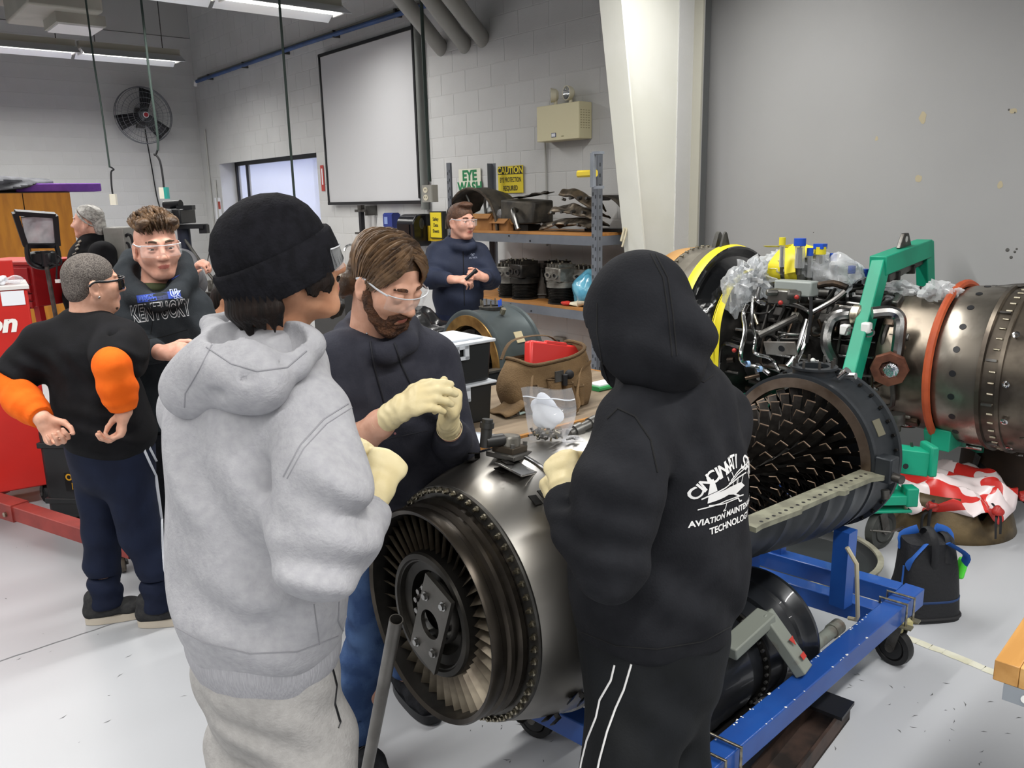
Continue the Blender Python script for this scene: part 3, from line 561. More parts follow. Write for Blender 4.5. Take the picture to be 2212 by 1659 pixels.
# lower shelf: upright engine cylinders
M_cyl = mat('cylinder_dark', '#33302c', '#1e1d1c', sc=9, rough=.4, metal=.5); M_alu = mat('cast_aluminium', '#8f8d86', '#67645e', sc=14, rough=.4, metal=.7, bump=.2, bsc=70)
def engine_cyl(lab, x, y, s, head, rz=0):
    t = thing('engine_cylinder', lab, 'engine cylinder', RK @ T(x, y, Z2) @ RZ(rz) @ Matrix.Diagonal((1.08, 1.08, .70, 1)), 'upright engine cylinders on the lower shelf'); r_ = .075*s; prof = [(.001, 0), (r_*1.1, 0), (r_*1.1, .02)]
    for i in range(9): z = .03+i*.014*s; prof += [(r_*.92, z), (r_*1.06, z+.003), (r_*1.06, z+.007), (r_*.92, z+.010)]
    z = prof[-1][1]; part(MB().lathe(prof+[(r_, z+.01), (.001, z+.01)], 28), 'barrel', M_cyl, t); zb = z+.01; hm = M_alu if head else M_cyl
    part(MB().lathe([(r_*.9, zb), (r_*1.18, zb), (r_*1.18, zb+.045*s), (r_*1.05, zb+.05*s), (r_*1.05, zb+.06*s)], 28), 'collar', hm, t)
    hd = part(MB().box((0, 0, zb+.115*s), (r_*2.0, r_*1.8, .13*s)), 'head', hm, t, bev=.012)
    for sg in (-1, 1):
        Mp = T(sg*r_*.48, -r_*.9, zb+.11*s) @ RX(R(90)); part(MB().lathe([(r_*.22, -.01), (r_*.22, .012), (r_*.40, .012), (r_*.40, -.01)], 18, M=Mp), 'port_ring', hm, hd); part(MB().lathe([(.0005, .004), (r_*.24, .004)], 18, M=Mp), 'port', M_black, hd)
    mb = MB()
    for i in range(5): mb.box((-r_*.8+i*r_*.4, -.0, zb+.195*s), (.008, r_*1.6, .03*s))
    part(mb, 'fins', hm, hd, kind='stuff')
    for i in range(4): a = PI/4+i*PI/2; part(MB().cyl((r_*.8*math.cos(a), r_*.7*math.sin(a), zb+.18*s), (r_*.8*math.cos(a), r_*.7*math.sin(a), zb+.225*s), .008, n=8), 'stud', M_zinc, t)
xs = lambda px: sx(px, 640, 4.62)
for px, s, hd, y, lab, rz in ((1098, 1.15, 1, .14, 'silver-headed engine cylinder, leftmost on the lower shelf', .3), (1130, 1.3, 0, .14, 'dark finned engine cylinder second from the left on the lower shelf', -.2), (1213, 1.28, 1, .12, 'silver engine cylinder with two round ports in the middle of the lower shelf', -.15), (1240, 1.2, 1, .27, 'silver engine cylinder beside the blue bag on the lower shelf', .4), (1160, 1.25, 0, .36, 'dark engine cylinder at the back of the lower shelf', .1), (1075, 1.2, 0, .34, 'dark engine cylinder at the back left of the lower shelf', .6)):
    engine_cyl(lab, xs(px), y, s, hd, rz)
mb = lumpy(MB(), (0, 0, .14), (.12, .11, .14), 5, .16); solo(mb, 'blue_bag', mat('blue_film', '#6fb4cc', '#4f98b6', sc=9, rough=.2, bump=.5, bsc=18, coat=.5), 'crumpled light blue plastic bag at the right of the lower shelf', 'bag', RK @ T(xs(1268), .12, Z2))
mb = lumpy(MB(), (0, 0, .02), (.05, .04, .02), 8, .1); solo(mb, 'red_rag', mat('red_cloth', '#c03226', rough=.8), 'small red rag at the front edge of the lower shelf', 'rag', RK @ T(xs(1240), .035, Z2))
mb = MB(); mb.tube([(-.08, 0, .012), (0, .01, .018), (.09, 0, .03)], [.02, .028, .02], 8, sm=3, flat=((1, 0, 0), .4)); solo(mb, 'cream_glove', mat('glove_knit', '#d9d0b8', rough=.8, bump=.4, bsc=120), 'cream knit glove lying on the lower shelf edge', 'glove', RK @ T(xs(1262), .04, Z2+.01))
x0 = sx(1170, 545, 4.95)
for k, dx in enumerate((-.25, .12)):
    mb = MB().cyl((0, 0, 0), (0, 0, .26), .17, .13, n=28).cyl((0, 0, .26), (0, 0, .30), .15, n=28); o = solo(mb, 'metal_drum', mat('drum_dark', '#2b2724', '#3d3630', sc=4, rough=.35, metal=.5), ('brown-black metal drum at the back of the lower shelf under the duct', 'brown-black metal drum at the back of the lower shelf, right one')[k], 'drum', RK @ T(x0+dx, .36, Z2), None)
    part(MB().lathe([(.172, .02), (.178, .03), (.172, .04)], 28), 'bead', M_dull, o)
# wall outlet under the rack
t = thing('wall_outlet', 'grey double outlet box low on the block wall under the rack', 'outlet', WB @ T(*(lambda v: (v[0], -.03, v[1]))(wp(1209, 745, .03)))); part(MB().box((0, 0, 0), (.13, .05, .15), None, .008), 'outlet_box', mat('box_grey', ''), t); part(MB().box((.0, -.03, 0), (.05, .01, .1)), 'face_plate', M_dull, t)
# ------------------------------------------------------------------ big engine on the green stand (engine frame: z along the shaft towards the exhaust, x up)
EA = Vector((math.sin(R(137)), math.cos(R(137)), 0)); EC = W(2068, 783, 4.55)
ENG = frame(EC, (0, 0, 1), None, EA)
eng = thing('turbofan_engine', 'big turbofan engine with yellow taped fan case and orange ring before the grey wall', 'engine', ENG)
M_exh = mat('exhaust_case', '#a09a90', '#6b655d', sc=3, rough=.32, metal=.9, rvar=.12, dist=.6); M_exh2 = mat('exhaust_case_brown', '#7d7468', '#4d463f', sc=4, rough=.38, metal=.85, rvar=.1)
M_tan = mat('tan_bellmouth', '#b98e57', '#a97d48', sc=3, rough=.5); M_film = mat('black_film', '#0e0f11', rough=.12, bump=.6, bsc=9, coat=.6)
def rings(n, r, z, a0=0): return [(r*math.cos(a0+2*PI*i/n), r*math.sin(a0+2*PI*i/n), z) for i in range(n)]
# exhaust sections
part(MB().lathe([(.40, -.30), (.405, -.02), (.43, .0)], 64), 'rear_case', M_exh2, eng)
part(MB().tube(rings(72, .447, .0), .022, 8, closed=True), 'orange_ring', M_orange_rub, eng)
sh = MB(); zs = [.015, .05, .12, .19, .235]; rs = [.425, .437, .443, .444, .44]; NS = 64
part(MB().lathe(list(zip(rs, zs))+[(.43, .24)], 72), 'perforated_band', M_exh, eng)
mb = MB()
for i in range(22):
    a = 2*PI*(i+.3)/22; c = Vector((.4445*math.cos(a), .4445*math.sin(a), .125)); n = Vector((math.cos(a), math.sin(a), 0)); mb.cyl(c-n*.004, c+n*.001, .017, n=14)
part(mb, 'holes', M_black, eng, kind='stuff')
part(MB().lathe([(.425, .236), (.452, .238), (.455, .26), (.448, .262), (.44, .265), (.438, .33), (.452, .332), (.452, .35), (.44, .352), (.436, .42), (.432, .52), (.43, .60), (.44, .605), (.44, .62), (.40, .625)], 72), 'exhaust_case', M_exh2, eng)
part(MB().lathe([(.40, .625), (.38, .45), (.37, .1), (.001, .1)], 48), 'exhaust_bore', mat('bore_black', '#1a1816', rough=.7, metal=.4), eng)
part(MB().lathe([(.442, .602), (.446, .612), (.442, .62)], 72), 'pale_rim', M_zinc, eng)
mb = MB()
for i in range(48):
    a = 2*PI*i/48; c = Vector((.452*math.cos(a), .452*math.sin(a), .30)); n = Vector((math.cos(a), math.sin(a), 0)); mb.cyl(c-n*.012+Vector((0, 0, -.006)), c-n*.012+Vector((0, 0, .022)), .006, n=6)
part(mb, 'flange_bolts', M_zinc, eng, kind='stuff')
for a in (20, 52, 84, 110, 138, 165, 200):
    a = R(a+5); Mq = RZ(a) @ T(.447, 0, .38) @ RY(R(90)); part(MB().lathe([(.008, 0), (.016, .004), (.018, .012), (.01, .014)], 10, M=Mq), 'boss', M_chrome, eng)
for a, z in ((58, .47), (98, .49), (135, .46), (118, .52)): part(MB().box((.436, 0, z), (.008, .07, .05), RZ(R(a))), 'case_pad', M_exh2, eng, bev=.004)
for a in (40, 75, 105, 145, 170): part(MB().box((.444, 0, .295), (.012, .012, .05), RZ(R(a))), 'seam_strip', M_dull, eng)
part(MB().box((.452, 0, .10), (.03, .05, .05), RZ(R(168))).cyl((-.45, .095, .09), (-.45, .09, .20), .012, n=8), 'clamp', M_chrome, eng)
part(MB().tube([(.435, .02, .16), (.455, .0, .3), (.452, -.03, .45), (.45, -.03, .6)], .012, 6, sm=3), 'top_rail', M_dull, eng)
# core with pipework
part(MB().lathe([(.47, -1.33), (.44, -1.30), (.30, -1.2), (.27, -1.0), (.31, -.75), (.33, -.62), (.30, -.5), (.34, -.38), (.40, -.30)], 48), 'core_case', M_dark, eng)
rnd = random.Random(3)
def cyl_pt(r_, a, z): return Vector((r_*math.cos(a), r_*math.sin(a), z))     # angle 0 = up, -90 deg = towards the room
for k in range(56):
    a0 = R(rnd.uniform(-10, 150)); z0 = rnd.uniform(-1.25, -.2); r0 = rnd.uniform(.34, .45); P = [cyl_pt(r0, a0, z0)]; a, z = a0, z0
    for _ in range(rnd.randint(2, 4)):
        if rnd.random() < .5: z += rnd.choice((-1, 1))*rnd.uniform(.08, .28)
        else: a += rnd.choice((-1, 1))*rnd.uniform(.25, .8)
        z = max(-1.28, min(-.12, z)); P.append(cyl_pt(r0+rnd.uniform(-.03, .04), a, z))
    part(MB().tube(P, rnd.choice((.006, .008, .011, .015)), 7, sm=4), 'small_pipe', rnd.choice((M_steel, M_dull, M_steel, M_brown, M_dark)), eng)
for k in range(52):
    a = R(rnd.uniform(-20, 150)); z = rnd.uniform(-1.22, -.12); r_ = rnd.uniform(.33, .41); d = [rnd.uniform(.03, .09) for _ in range(3)]
    part(MB().box((r_, 0, z), d, RZ(a) @ RX(rnd.uniform(-.4, .4)*0)), 'accessory_box', rnd.choice((M_dull, M_dark, M_brown, M_dark, M_alu)), eng, bev=.008)
for k in range(26):
    a = R(rnd.uniform(-10, 150)); z = rnd.uniform(-1.22, -.12); c = cyl_pt(.40, a, z); d = Vector((rnd.uniform(-.3, .3), rnd.uniform(-.3, .3), rnd.uniform(-1, 1))).normalized()*rnd.uniform(.02, .06)
    part(MB().cyl(c-d, c+d, rnd.uniform(.008, .03), n=12), 'fitting', rnd.choice((M_steel, M_dull, M_brown, M_zinc)), eng)
IE = ENG.inverted()
def ep(px, py, Y): return IE @ W(px, py, Y)
# the bright bent tubes that stand out
def tubeW(pts, r_, mt, nm='pipe', sm=5): return part(MB().tube([ep(*p) for p in pts], r_, 10, sm=sm), nm, mt, eng)
tubeW([(1614, 657, 4.95), (1606, 680, 4.95), (1610, 715, 4.9), (1600, 765, 4.85), (1608, 785, 4.85), (1640, 793, 4.85), (1662, 808, 4.8)], .014, M_chrome, 'silver_pipe', 3)
tubeW([(1628, 640, 4.95), (1624, 690, 4.92), (1632, 735, 4.9), (1630, 762, 4.85), (1660, 772, 4.85), (1672, 782, 4.82), (1682, 800, 4.8)], .011, M_chrome, 'silver_pipe', 3)
tubeW([(1640, 622, 4.95), (1636, 648, 4.9), (1652, 656, 4.9)], .014, M_chrome, 'silver_pipe')
tubeW([(1742, 690, 4.75), (1728, 740, 4.72), (1712, 775, 4.7), (1700, 790, 4.7)], .016, M_chrome, 'silver_pipe')
tubeW([(1752, 680, 4.75), (1738, 745, 4.7), (1720, 785, 4.7), (1716, 800, 4.7)], .011, M_chrome, 'silver_pipe')
tubeW([(1690, 655, 4.85), (1720, 660, 4.8), (1745, 672, 4.75), (1755, 685, 4.75)], .012, M_steel, 'silver_pipe')
tubeW([(1640, 725, 4.8), (1680, 705, 4.78), (1722, 684, 4.75)], .022, M_dull, 'strut_pipe', 2)
tubeW([(1755, 675, 4.75), (1800, 650, 4.72), (1825, 630, 4.72)], .018, M_steel, 'strut_pipe', 2)
tubeW([(1830, 622, 4.75), (1800, 612, 4.8), (1760, 618, 4.85)], .02, M_brown, 'strut_pipe', 3)
tubeW([(1680, 745, 4.78), (1684, 730, 4.78), (1700, 722, 4.75), (1735, 724, 4.75)], .011, M_steel, 'silver_pipe', 4)
tubeW([(1850, 680, 4.6), (1820, 680, 4.62), (1798, 690, 4.64), (1788, 715, 4.64), (1786, 745, 4.62), (1800, 775, 4.62)], .036, M_steel, 'bleed_duct')
tubeW([(1756, 680, 4.7), (1750, 705, 4.7), (1756, 725, 4.7), (1776, 720, 4.7), (1768, 690, 4.7)], .009, M_brown, 'silver_pipe')
tubeW([(1752, 640, 4.68), (1751, 690, 4.66), (1742, 740, 4.66)], .010, M_rubber, 'black_hose')
tubeW([(1884, 676, 4.42), (1925, 674, 4.40), (1944, 690, 4.38), (1942, 730, 4.36), (1936, 775, 4.36)], .034, M_steel, 'bleed_duct')
rg = ep(1921, 797, 4.34); part(MB().lathe([(.052, -.02), (.095, -.02), (.10, 0), (.095, .02), (.052, .02)], 8, M=T(rg) @ frame((0, 0, 0), None, (1, 0, 0), (.15, -.9, -.3)), close=True), 'copper_flange', mat('copper_flange', '#7c4f3e', '#5f3a2e', sc=12, rough=.5, metal=.5), eng)
fb = part(lumpy(MB(), rg+Vector((0, -.01, 0)), (.055, .03, .055), 4, .12), 'foil_plug', mat('foil', '#c9ccd2', rough=.18, metal=1, bump=1, bsc=40), eng)
part(MB().lathe([(.05, 0), (.062, .01), (.062, .05), (.05, .06)], 20, M=T(ep(1842, 680, 4.6)) @ frame((0, 0, 0), None, (1, 0, 0), (0, 0, 1))), 'duct_collar', M_zinc, eng)
for px, py, Y in ((1826, 712, 4.56), (1872, 708, 4.45)): part(MB().box(ep(px, py, Y), (.06, .05, .05)), 'white_plug', M_white, eng, bev=.01)
# flat bracket plates, coloured caps
Mb = T(ep(1686, 752, 4.72)) @ frame((0, 0, 0), (.1, 0, 1), (.3, -.9, 0)); part(MB().box((0, 0, 0), (.20, .012, .085), Mb).box((-.08, .02, 0), (.012, .05, .085), Mb), 'bracket_plate', mat('bracket_grey', '#8d8a86', '#77706a', sc=9, rough=.45, metal=.6), eng, bev=.004)
part(MB().cyl(Mb @ Vector((.01, -.007, 0)), Mb @ Vector((.01, -.0075, 0)), .02, n=16), 'bracket_hole', M_black, eng)
part(MB().box(ep(1690, 640, 4.78), (.08, .10, .14)).cyl(ep(1700, 636, 4.7), ep(1730, 640, 4.68), .03, n=14).cyl(ep(1655, 632, 4.76), ep(1680, 632, 4.76), .02, n=12), 'fuel_valve', M_dull, eng, bev=.008)
part(MB().box(ep(1720, 622, 4.9), (.09, .1, .24)), 'grey_box', mat('grey_box', '#8f9592', rough=.5), eng, bev=.01)
for px, py, Y, c_ in ((1686, 654, 4.66, M_red), (1721, 642, 4.65, M_red), (1586, 757, 4.9, M_red), (1756, 778, 4.62, M_white)): part(MB().ball(ep(px, py, Y), .014, 10, 6), 'cap', c_, eng)
for px, py in ((1615, 786), (1641, 797)): part(MB().lathe([(.019, -.01), (.019, .01)], 12, M=T(ep(px, py, 4.84)) @ RX(R(60))), 'pipe_clip', mat('clip_blue', '#8fb0d8', rough=.5), eng)
# fan case: black film disc, yellow tape ring, grey flange, tan bellmouth
part(MB().lathe([(.60, -1.50), (.615, -1.47), (.61, -1.44), (.595, -1.435), (.56, -1.45), (.50, -1.38), (.455, -1.33), (.42, -1.32)], 72), 'film_cover', M_film, eng)
part(MB().lathe([(.622, -1.52), (.624, -1.485), (.612, -1.455), (.604, -1.452)], 72, close=False), 'yellow_tape', M_yellow, eng)
part(MB().lathe([(.462, -1.345), (.468, -1.325), (.46, -1.305)], 48, R(-10), R(165)), 'inner_tape', M_yellow, eng)
mb = MB().tube([cyl_pt(.47, R(25), -1.30), cyl_pt(.50, R(45), -1.28), cyl_pt(.47, R(70), -1.29), cyl_pt(.47, R(110), -1.30)], .022, 6, sm=4, flat=((0, 0, 1), .2)); part(mb, 'tape_tail', M_yellow, eng)
part(MB().lathe([(.60, -1.74), (.605, -1.72), (.585, -1.70), (.58, -1.62), (.60, -1.60), (.618, -1.58), (.618, -1.52), (.60, -1.50)], 72), 'fan_case', mat('fan_case_grey', '#8b867c', '#6f6a61', sc=5, rough=.5, metal=.5), eng)
part(MB().lathe([(.50, -1.90), (.53, -1.93), (.565, -1.92), (.585, -1.88), (.595, -1.81), (.60, -1.745)], 72), 'bellmouth', M_tan, eng)
mb = MB()
for i in range(60):
    a = 2*PI*i/60; c = cyl_pt(.607, a, -1.72); mb.cyl(c-Vector((0, 0, .012)), c+Vector((0, 0, .015)), .007, n=6)
part(mb, 'case_bolts', M_zinc, eng, kind='stuff')
M2 = T(cyl_pt(.60, R(6), -1.54)); part(MB().prism([(0, -.06), (.10, -.018), (.115, 0), (.10, .018), (0, .06)], -.03, .0, M2).prism([(0, -.06), (.10, -.018), (.115, 0), (.10, .018), (0, .06)], .03, .045, M2), 'lifting_lug', M_dull, eng)
for k in range(9):
    a = R(60+9*k); part(MB().box((.60, 0, -1.66), (.03, .03, .045), RZ(a)), 'case_fitting', (M_alu, M_dull, M_chrome)[k % 3], eng, bev=.004)
part(MB().tube([cyl_pt(.62, R(62), -1.66), cyl_pt(.63, R(74), -1.66), cyl_pt(.60, R(84), -1.66)], .018, 8, sm=4), 'case_pipe', M_alu, eng)
lp = T(cyl_pt(.535, R(84), -1.405)) @ RZ(R(84)) @ RY(R(50)); part(MB().box((0, 0, 0), (.05, .16, .003), lp), 'paper_label', M_paper, eng)
mb = MB()
for j in range(7): mb.box((-.015+.0, -.06+j*.02, .0022), (.010, .008, .001), lp).box((.008, -.06+j*.02, .0022), (.014, .005, .001), lp)
part(mb, 'label_print', M_txtk, eng, kind='stuff')
# bubble wrap bundle with yellow tape, and capped line ends
mb = lumpy(MB(), (.50, .08, -1.0), (.10, .17, .26), 21, .18, 40, 26, 3.5); lumpy(mb, (.43, .25, -1.17), (.12, .12, .13), 22, .24, 40, 26, 3); lumpy(mb, (.36, .36, -1.22), (.13, .07, .09), 25, .24, 30, 20, 3); lumpy(mb, (.48, .1, -.68), (.10, .14, .16), 23, .24, 40, 26, 3)
part(mb, 'bubble_wrap', M_bubble, eng)
part(lumpy(MB(), (.495, .08, -1.0), (.075, .14, .22), 31, .18), 'wrapped_core', mat('wrapped_grey', '#a8a9a6', '#8c8c89', sc=20, rough=.4), eng)
for z, wd in ((-1.02, .05), (-.90, .04)):
    P = [(.50+.115*math.cos(a), .08+.18*math.sin(a), z+.02*math.sin(2*a)) for a in [2*PI*i/24 for i in range(24)]]; part(MB().tube(P, wd, 6, closed=True, flat=((0, 0, 1), .06)), 'wrap_tape', M_yellow, eng)
mb = MB().tube([(.62, .05, -1.2), (.625, .08, -1.05), (.625, .08, -.9), (.60, .16, -.78)], .03, 6, sm=4, flat=((0, 0, 1), .12)).tube([(.63, .09, -.98), (.58, .24, -.93), (.48, .28, -.9)], .035, 6, sm=3, flat=((0, 0, 1), .12)); part(mb, 'tape_bow', M_yellow, eng)
for px, py, r_, h_ in ((1690, 522, .02, .05), (1728, 524, .036, .09), (1750, 545, .02, .06), (1772, 542, .034, .08), (1800, 556, .022, .06), (1840, 583, .022, .05), (1868, 590, .022, .07)):
    b_ = ep(px, py+26, 5.0); t_ = ep(px, py, 5.0); k = part(MB().tube([b_-Vector((.08, 0, 0)), b_, t_], r_*.8, 10), 'wrapped_line_end', M_bubble, eng)
    part(MB().cyl(t_-Vector((.02, 0, 0)), t_+Vector((.025, 0, 0)), r_, n=12), 'end_cap', M_yellow if px in (1690, 1772) else M_bluecap, eng)
    part(MB().tube([b_-Vector((.12, 0, 0)), t_-Vector((.03, 0, 0))], r_*.5, 8), 'line_stub', M_dull, eng)
part(MB().box(ep(1772, 532, 5.0), (.03, .06, .06)), 'blue_top', M_bluecap, eng)
for px, Y in ((1868, 4.72), (1950, 4.5)): part(lumpy(MB(), ep(px+80, 632, Y), (.06, .07, .1), int(px), .25, 30, 20, 3), 'bag_scrap', M_bubble, eng)
# bottom of the engine
for k in range(10): part(MB().box((-.36, rnd.uniform(-.15, .1), -1.1+k*.09), (.08, .1, .07)), 'gearbox_block', rnd.choice((M_dark, M_dark, M_brown)), eng, bev=.01)

# ------------------------------------------------------------------ green stand (its cross frame straddles the core)
st = thing('green_engine_stand', 'green steel engine stand with castors and FWD stencilled on its arch', 'engine stand', T(W(1905, 1000, 4.2).to_2d().to_3d())); IS = st.matrix_world.inverted()
def sp(v): return IS @ Vector(v)
sideN = Vector((EA.y, -EA.x, 0)); sideN = -sideN if sideN.y > 0 else sideN                       # towards the room
def ec(z, side, h): return EC+EA*z+sideN*side+Vector((0, 0, h-EC.z))
fa = W(1838, 818, 4.35); fb_ = W(1902, 572, 4.72); fc = fb_+(-sideN)*.62+Vector((0, 0, .06))
fa2 = fa-Vector((0, 0, .42))+sideN*.02
part(MB().beam(sp(fa-(fb_-fa)*.18), sp(fb_), .11, .075, EA), 'arch_leg', M_green, st, bev=.006)
part(MB().beam(sp(fb_+(fb_-fc)*.06), sp(fc), .11, .10, EA), 'arch_beam', M_green, st, bev=.006)
part(MB().beam(sp(fc+ZZ*.03), sp(fc-sideN*.10-ZZ*.3), .11, .075, EA), 'arch_leg', M_green, st, bev=.006)
lu = (fb_+fc)/2+ZZ*.05; Ml = frame(sp(lu), -sideN, None, EA); part(MB().prism([(-.09, 0), (.09, 0), (.03, .085), (-.03, .085)], -.012, .012, Ml), 'lifting_eye', M_dull, st, bev=.004)
part(MB().cyl(Ml @ Vector((0, .05, -.0125)), Ml @ Vector((0, .05, .0125)), .018, n=14), 'eye_hole', mat('hole_pale', '#b9bab8', rough=.8), st)
for k in (.35, .7): c = fb_+(fc-fb_)*k-ZZ*.075; part(MB().cyl(sp(c), sp(c-ZZ*.05), .03, n=6), 'bolt', M_dark, st)
part(MB().beam(sp(fb_+(fc-fb_)*.25-ZZ*.10+sideN*.05), sp(fb_+(fc-fb_)*.95-ZZ*.07), .05, .03, EA), 'mount_link', M_dull, st, bev=.006)
mid = fa+(fb_-fa)*.36; dirl = (fb_-fa).normalized(); out = (-EA).cross(dirl).normalized(); out = out if out.dot(CAM-mid) > 0 else -out
Mt = frame(sp(mid+out*.039), EA, dirl.cross(Vector((0,0,0))) if False else dirl-EA*dirl.dot(EA)); lettering(st, 'FWD', .075, Mt, M_txtk, .001, name='stencil_lettering')
Ma = Mt @ T(0, .065, 0); part(MB().add([(-.045, 0, 0), (-.015, .018, 0), (-.015, .006, 0), (.04, .006, 0), (.04, -.006, 0), (-.015, -.006, 0), (-.015, -.018, 0)], [(0, 1, 2, 3, 4, 5, 6)]), 'stencil_arrow', M_txtk, st, Ma, smooth=0)
for k in (-.08, .05): c = fa+dirl*(.0+k); part(MB().cyl(sp(c+out*.03), sp(c+out*.05), .012, n=8), 'stud', M_dark, st)
# base: long rail under the engine, near outrigger with the big castor
def rail(a, b, w_, h_, nm='base_rail'): part(MB().beam(sp(a), sp(b), w_, h_), nm, M_green, st, bev=.006)
g0 = W(1795, 905, 4.25); g1 = W(2000, 985, 4.02); z_ = Zp(1905, 1180)
P0 = W(1640, 925, 4.5); gz = W(1960, 985, 4.05).z; Pn = W(1885, 975, 4.08); Pe = W(2003, 1015, 4.0)
rail(Vector((Pn.x-.75, Pn.y+.30, gz)), Vector((Pn.x, Pn.y, gz)), .10, .12); rail(Vector((Pn.x, Pn.y, gz)), Vector((Pe.x, Pe.y, gz-.02)), .10, .13)
part(MB().box(sp(Vector((Pe.x, Pe.y, gz+.0))), (.04, .13, .16)), 'end_flange', M_green, st, bev=.01)
hole = Vector((Pe.x-.14, Pe.y-.052, gz-.02)); part(MB().cyl(sp(hole), sp(hole-Vector((0, .004, 0))), .014, n=14), 'pin_hole', M_black, st)
cx, cy = z_.x-.02, z_.y+.02; post_ = Vector((cx, cy, 0))
part(MB().box(sp(Vector((cx, cy, (gz+.3)/2+.03))), (.13, .11, gz-.28)), 'caster_post', M_green, st, bev=.008)
part(MB().box(sp(Vector((cx, cy, .275))), (.26, .17, .05)).box(sp(Vector((cx, cy, .215))), (.26, .17, .015)), 'caster_plate', M_green, st, bev=.004)
for dx in (-.105, .105):
    for dy in (-.06, .06): part(MB().cyl(sp(Vector((cx+dx, cy+dy, .20))), sp(Vector((cx+dx, cy+dy, .315))), .012, n=8), 'caster_bolt', M_zinc, st)
part(MB().box(sp(Vector((cx+.125, cy-.05, .29))), (.06, .08, .10)), 'clamp_block', M_green, st, bev=.008)
def caster(par, c, r_, wd, ang, fork, Mi, tyre=M_rubber):
    A = Vector((math.cos(ang), math.sin(ang), 0)); F_ = A.cross(ZZ)
    w_ = part(MB().lathe([(.001, -wd/2), (r_*.62, -wd/2), (r_*.66, -wd*.35), (r_*.72, -wd/2), (r_*.97, -wd*.42), (r_, 0), (r_*.97, wd*.42), (r_*.72, wd/2), (r_*.66, wd*.35), (r_*.62, wd/2), (.001, wd/2)], 28, M=frame(Mi @ c, None, ZZ, A)), 'caster_wheel', tyre, par)
    part(MB().cyl(Mi @ (c-A*(wd/2+.012)), Mi @ (c+A*(wd/2+.012)), r_*.22, n=14), 'hub', M_dull, w_)
    for s_ in (-1, 1): part(MB().beam(Mi @ (c+A*s_*(wd/2+.008)), Mi @ (c+A*s_*(wd/2+.006)+ZZ*(fork-c.z)+F_*r_*.35), r_*.5, .006, A), 'fork', M_dull, par)
caster(st, Vector((cx-.0, cy-.03, .105)), .105, .05, R(-58), .21, IS, mat('tyre_grey', '#3b3d3b', rough=.6))
part(MB().tube([sp(Vector((cx-.08, cy-.09, .12))), sp(Vector((cx, cy-.14, .13))), sp(Vector((cx+.1, cy-.06, .12)))], .006, 6), 'caster_guard', M_dull, st)
part(MB().tube([sp(W(1880, 1000, 3.98)), sp(W(1900, 1040, 3.95)), sp(W(1893, 1075, 3.95)), sp(W(1870, 1070, 3.97)), sp(W(1850, 1052, 4.0))], .003, 5, sm=5), 'safety_wire', M_zinc, st)
for px, py, py2 in ((1915, 1010, 1075), (1927, 1040, 1085)): part(MB().tube([sp(W(px, py, 3.97)), sp(W(px-4, py2, 3.97))], .0035, 5), 'lanyard', M_zinc, st)
part(MB().cyl(sp(W(1934, 895, 4.35)), sp(Vector((W(1934, 895, 4.35).x, 4.35, gz+.05))), .035, n=16).cyl(sp(W(1934, 893, 4.35)), sp(W(1934, 915, 4.35)), .05, n=16), 'screw_jack', M_dull, st)
part(MB().tube([sp(W(1960, 985, 4.05)), sp(W(1972, 975, 4.05)), sp(W(1968, 955, 4.05))], .008, 6), 'pull_pin', M_dull, st)
# far side of the stand
for z in (-1.15, .05):
    a = ec(z, -.42, gz); b = ec(z, .30, gz); rail(a, b, .10, .12, 'cross_rail')
    rail(ec(z, -.40, gz), ec(z, -.40, .25), .10, .10, 'leg'); caster(st, ec(z, -.40, .10), .10, .05, 0, .24, IS)
rail(ec(-1.3, -.40, gz), ec(.25, -.40, gz), .10, .12); rail(ec(-.0, .28, gz-.0), ec(.0, -.1, .62), .09, .09, 'brace')
rail(ec(-1.15, .30, gz), ec(-1.15, .30, .25), .10, .10, 'leg'); caster(st, ec(-1.15, .30, .10), .10, .05, 0, .24, IS)
part(MB().beam(sp(ec(.05, 0, gz)), sp(ec(.05, 0, EC.z-.42)), .12, .12), 'pedestal', M_green, st, bev=.006); part(MB().beam(sp(ec(-1.15, 0, gz)), sp(ec(-1.15, 0, EC.z-.36)), .12, .12), 'pedestal', M_green, st, bev=.006)
# ------------------------------------------------------------------ turbine module in front (z along its shaft, away from the camera; x up)
MC = W(918, 1332, 2.05); MOD = frame(MC, (0, 0, 1), None, NB)
mod = thing('turbine_module', 'bare steel turbine module with bladed front ring between the standing men', 'engine module', MOD)
M_rib = mat('ribbed_case', '#4a443d', '#312d29', sc=6, rough=.38, metal=.85, rvar=.1); M_barrel = mat('barrel_steel', '#b4b1ac', '#9b9791', sc=2.5, rough=.38, metal=1, rvar=.07, dist=.4); M_blade = mat('turbine_blade', '#5d564c', '#2e2a26', sc=9, rough=.45, metal=.6, rvar=.1)
part(MB().lathe([(.285, .006), (.297, 0), (.302, .008), (.301, .03), (.294, .036), (.294, .05), (.303, .056), (.305, .066), (.296, .072), (.296, .082), (.308, .09), (.308, .104), (.300, .112), (.30, .12)], 96), 'ribbed_ring', M_rib, mod)
part(MB().lathe([(.285, .006), (.275, .09), (.262, .12), (.25, .30)], 72), 'bore', M_dark, mod)
part(MB().lathe([(.298, .116), (.338, .116), (.340, .122), (.338, .128), (.33, .128)], 96), 'bolt_flange', M_dull, mod)
bolts = part(MB().lathe([(.001, -.012), (.005, -.012), (.006, -.004), (.009, -.003), (.009, .003), (.001, .003)], 8), 'flange_bolt', M_zinc, mod, T(0, 0, .108)); NBT = 60; tr = []
for i in range(1, NBT): a = 2*PI*i/NBT; tr.append(T(.327*math.cos(a), .327*math.sin(a), .112))
bolts.matrix_local = T(.327, 0, .112); copies(bolts, mod, tr)
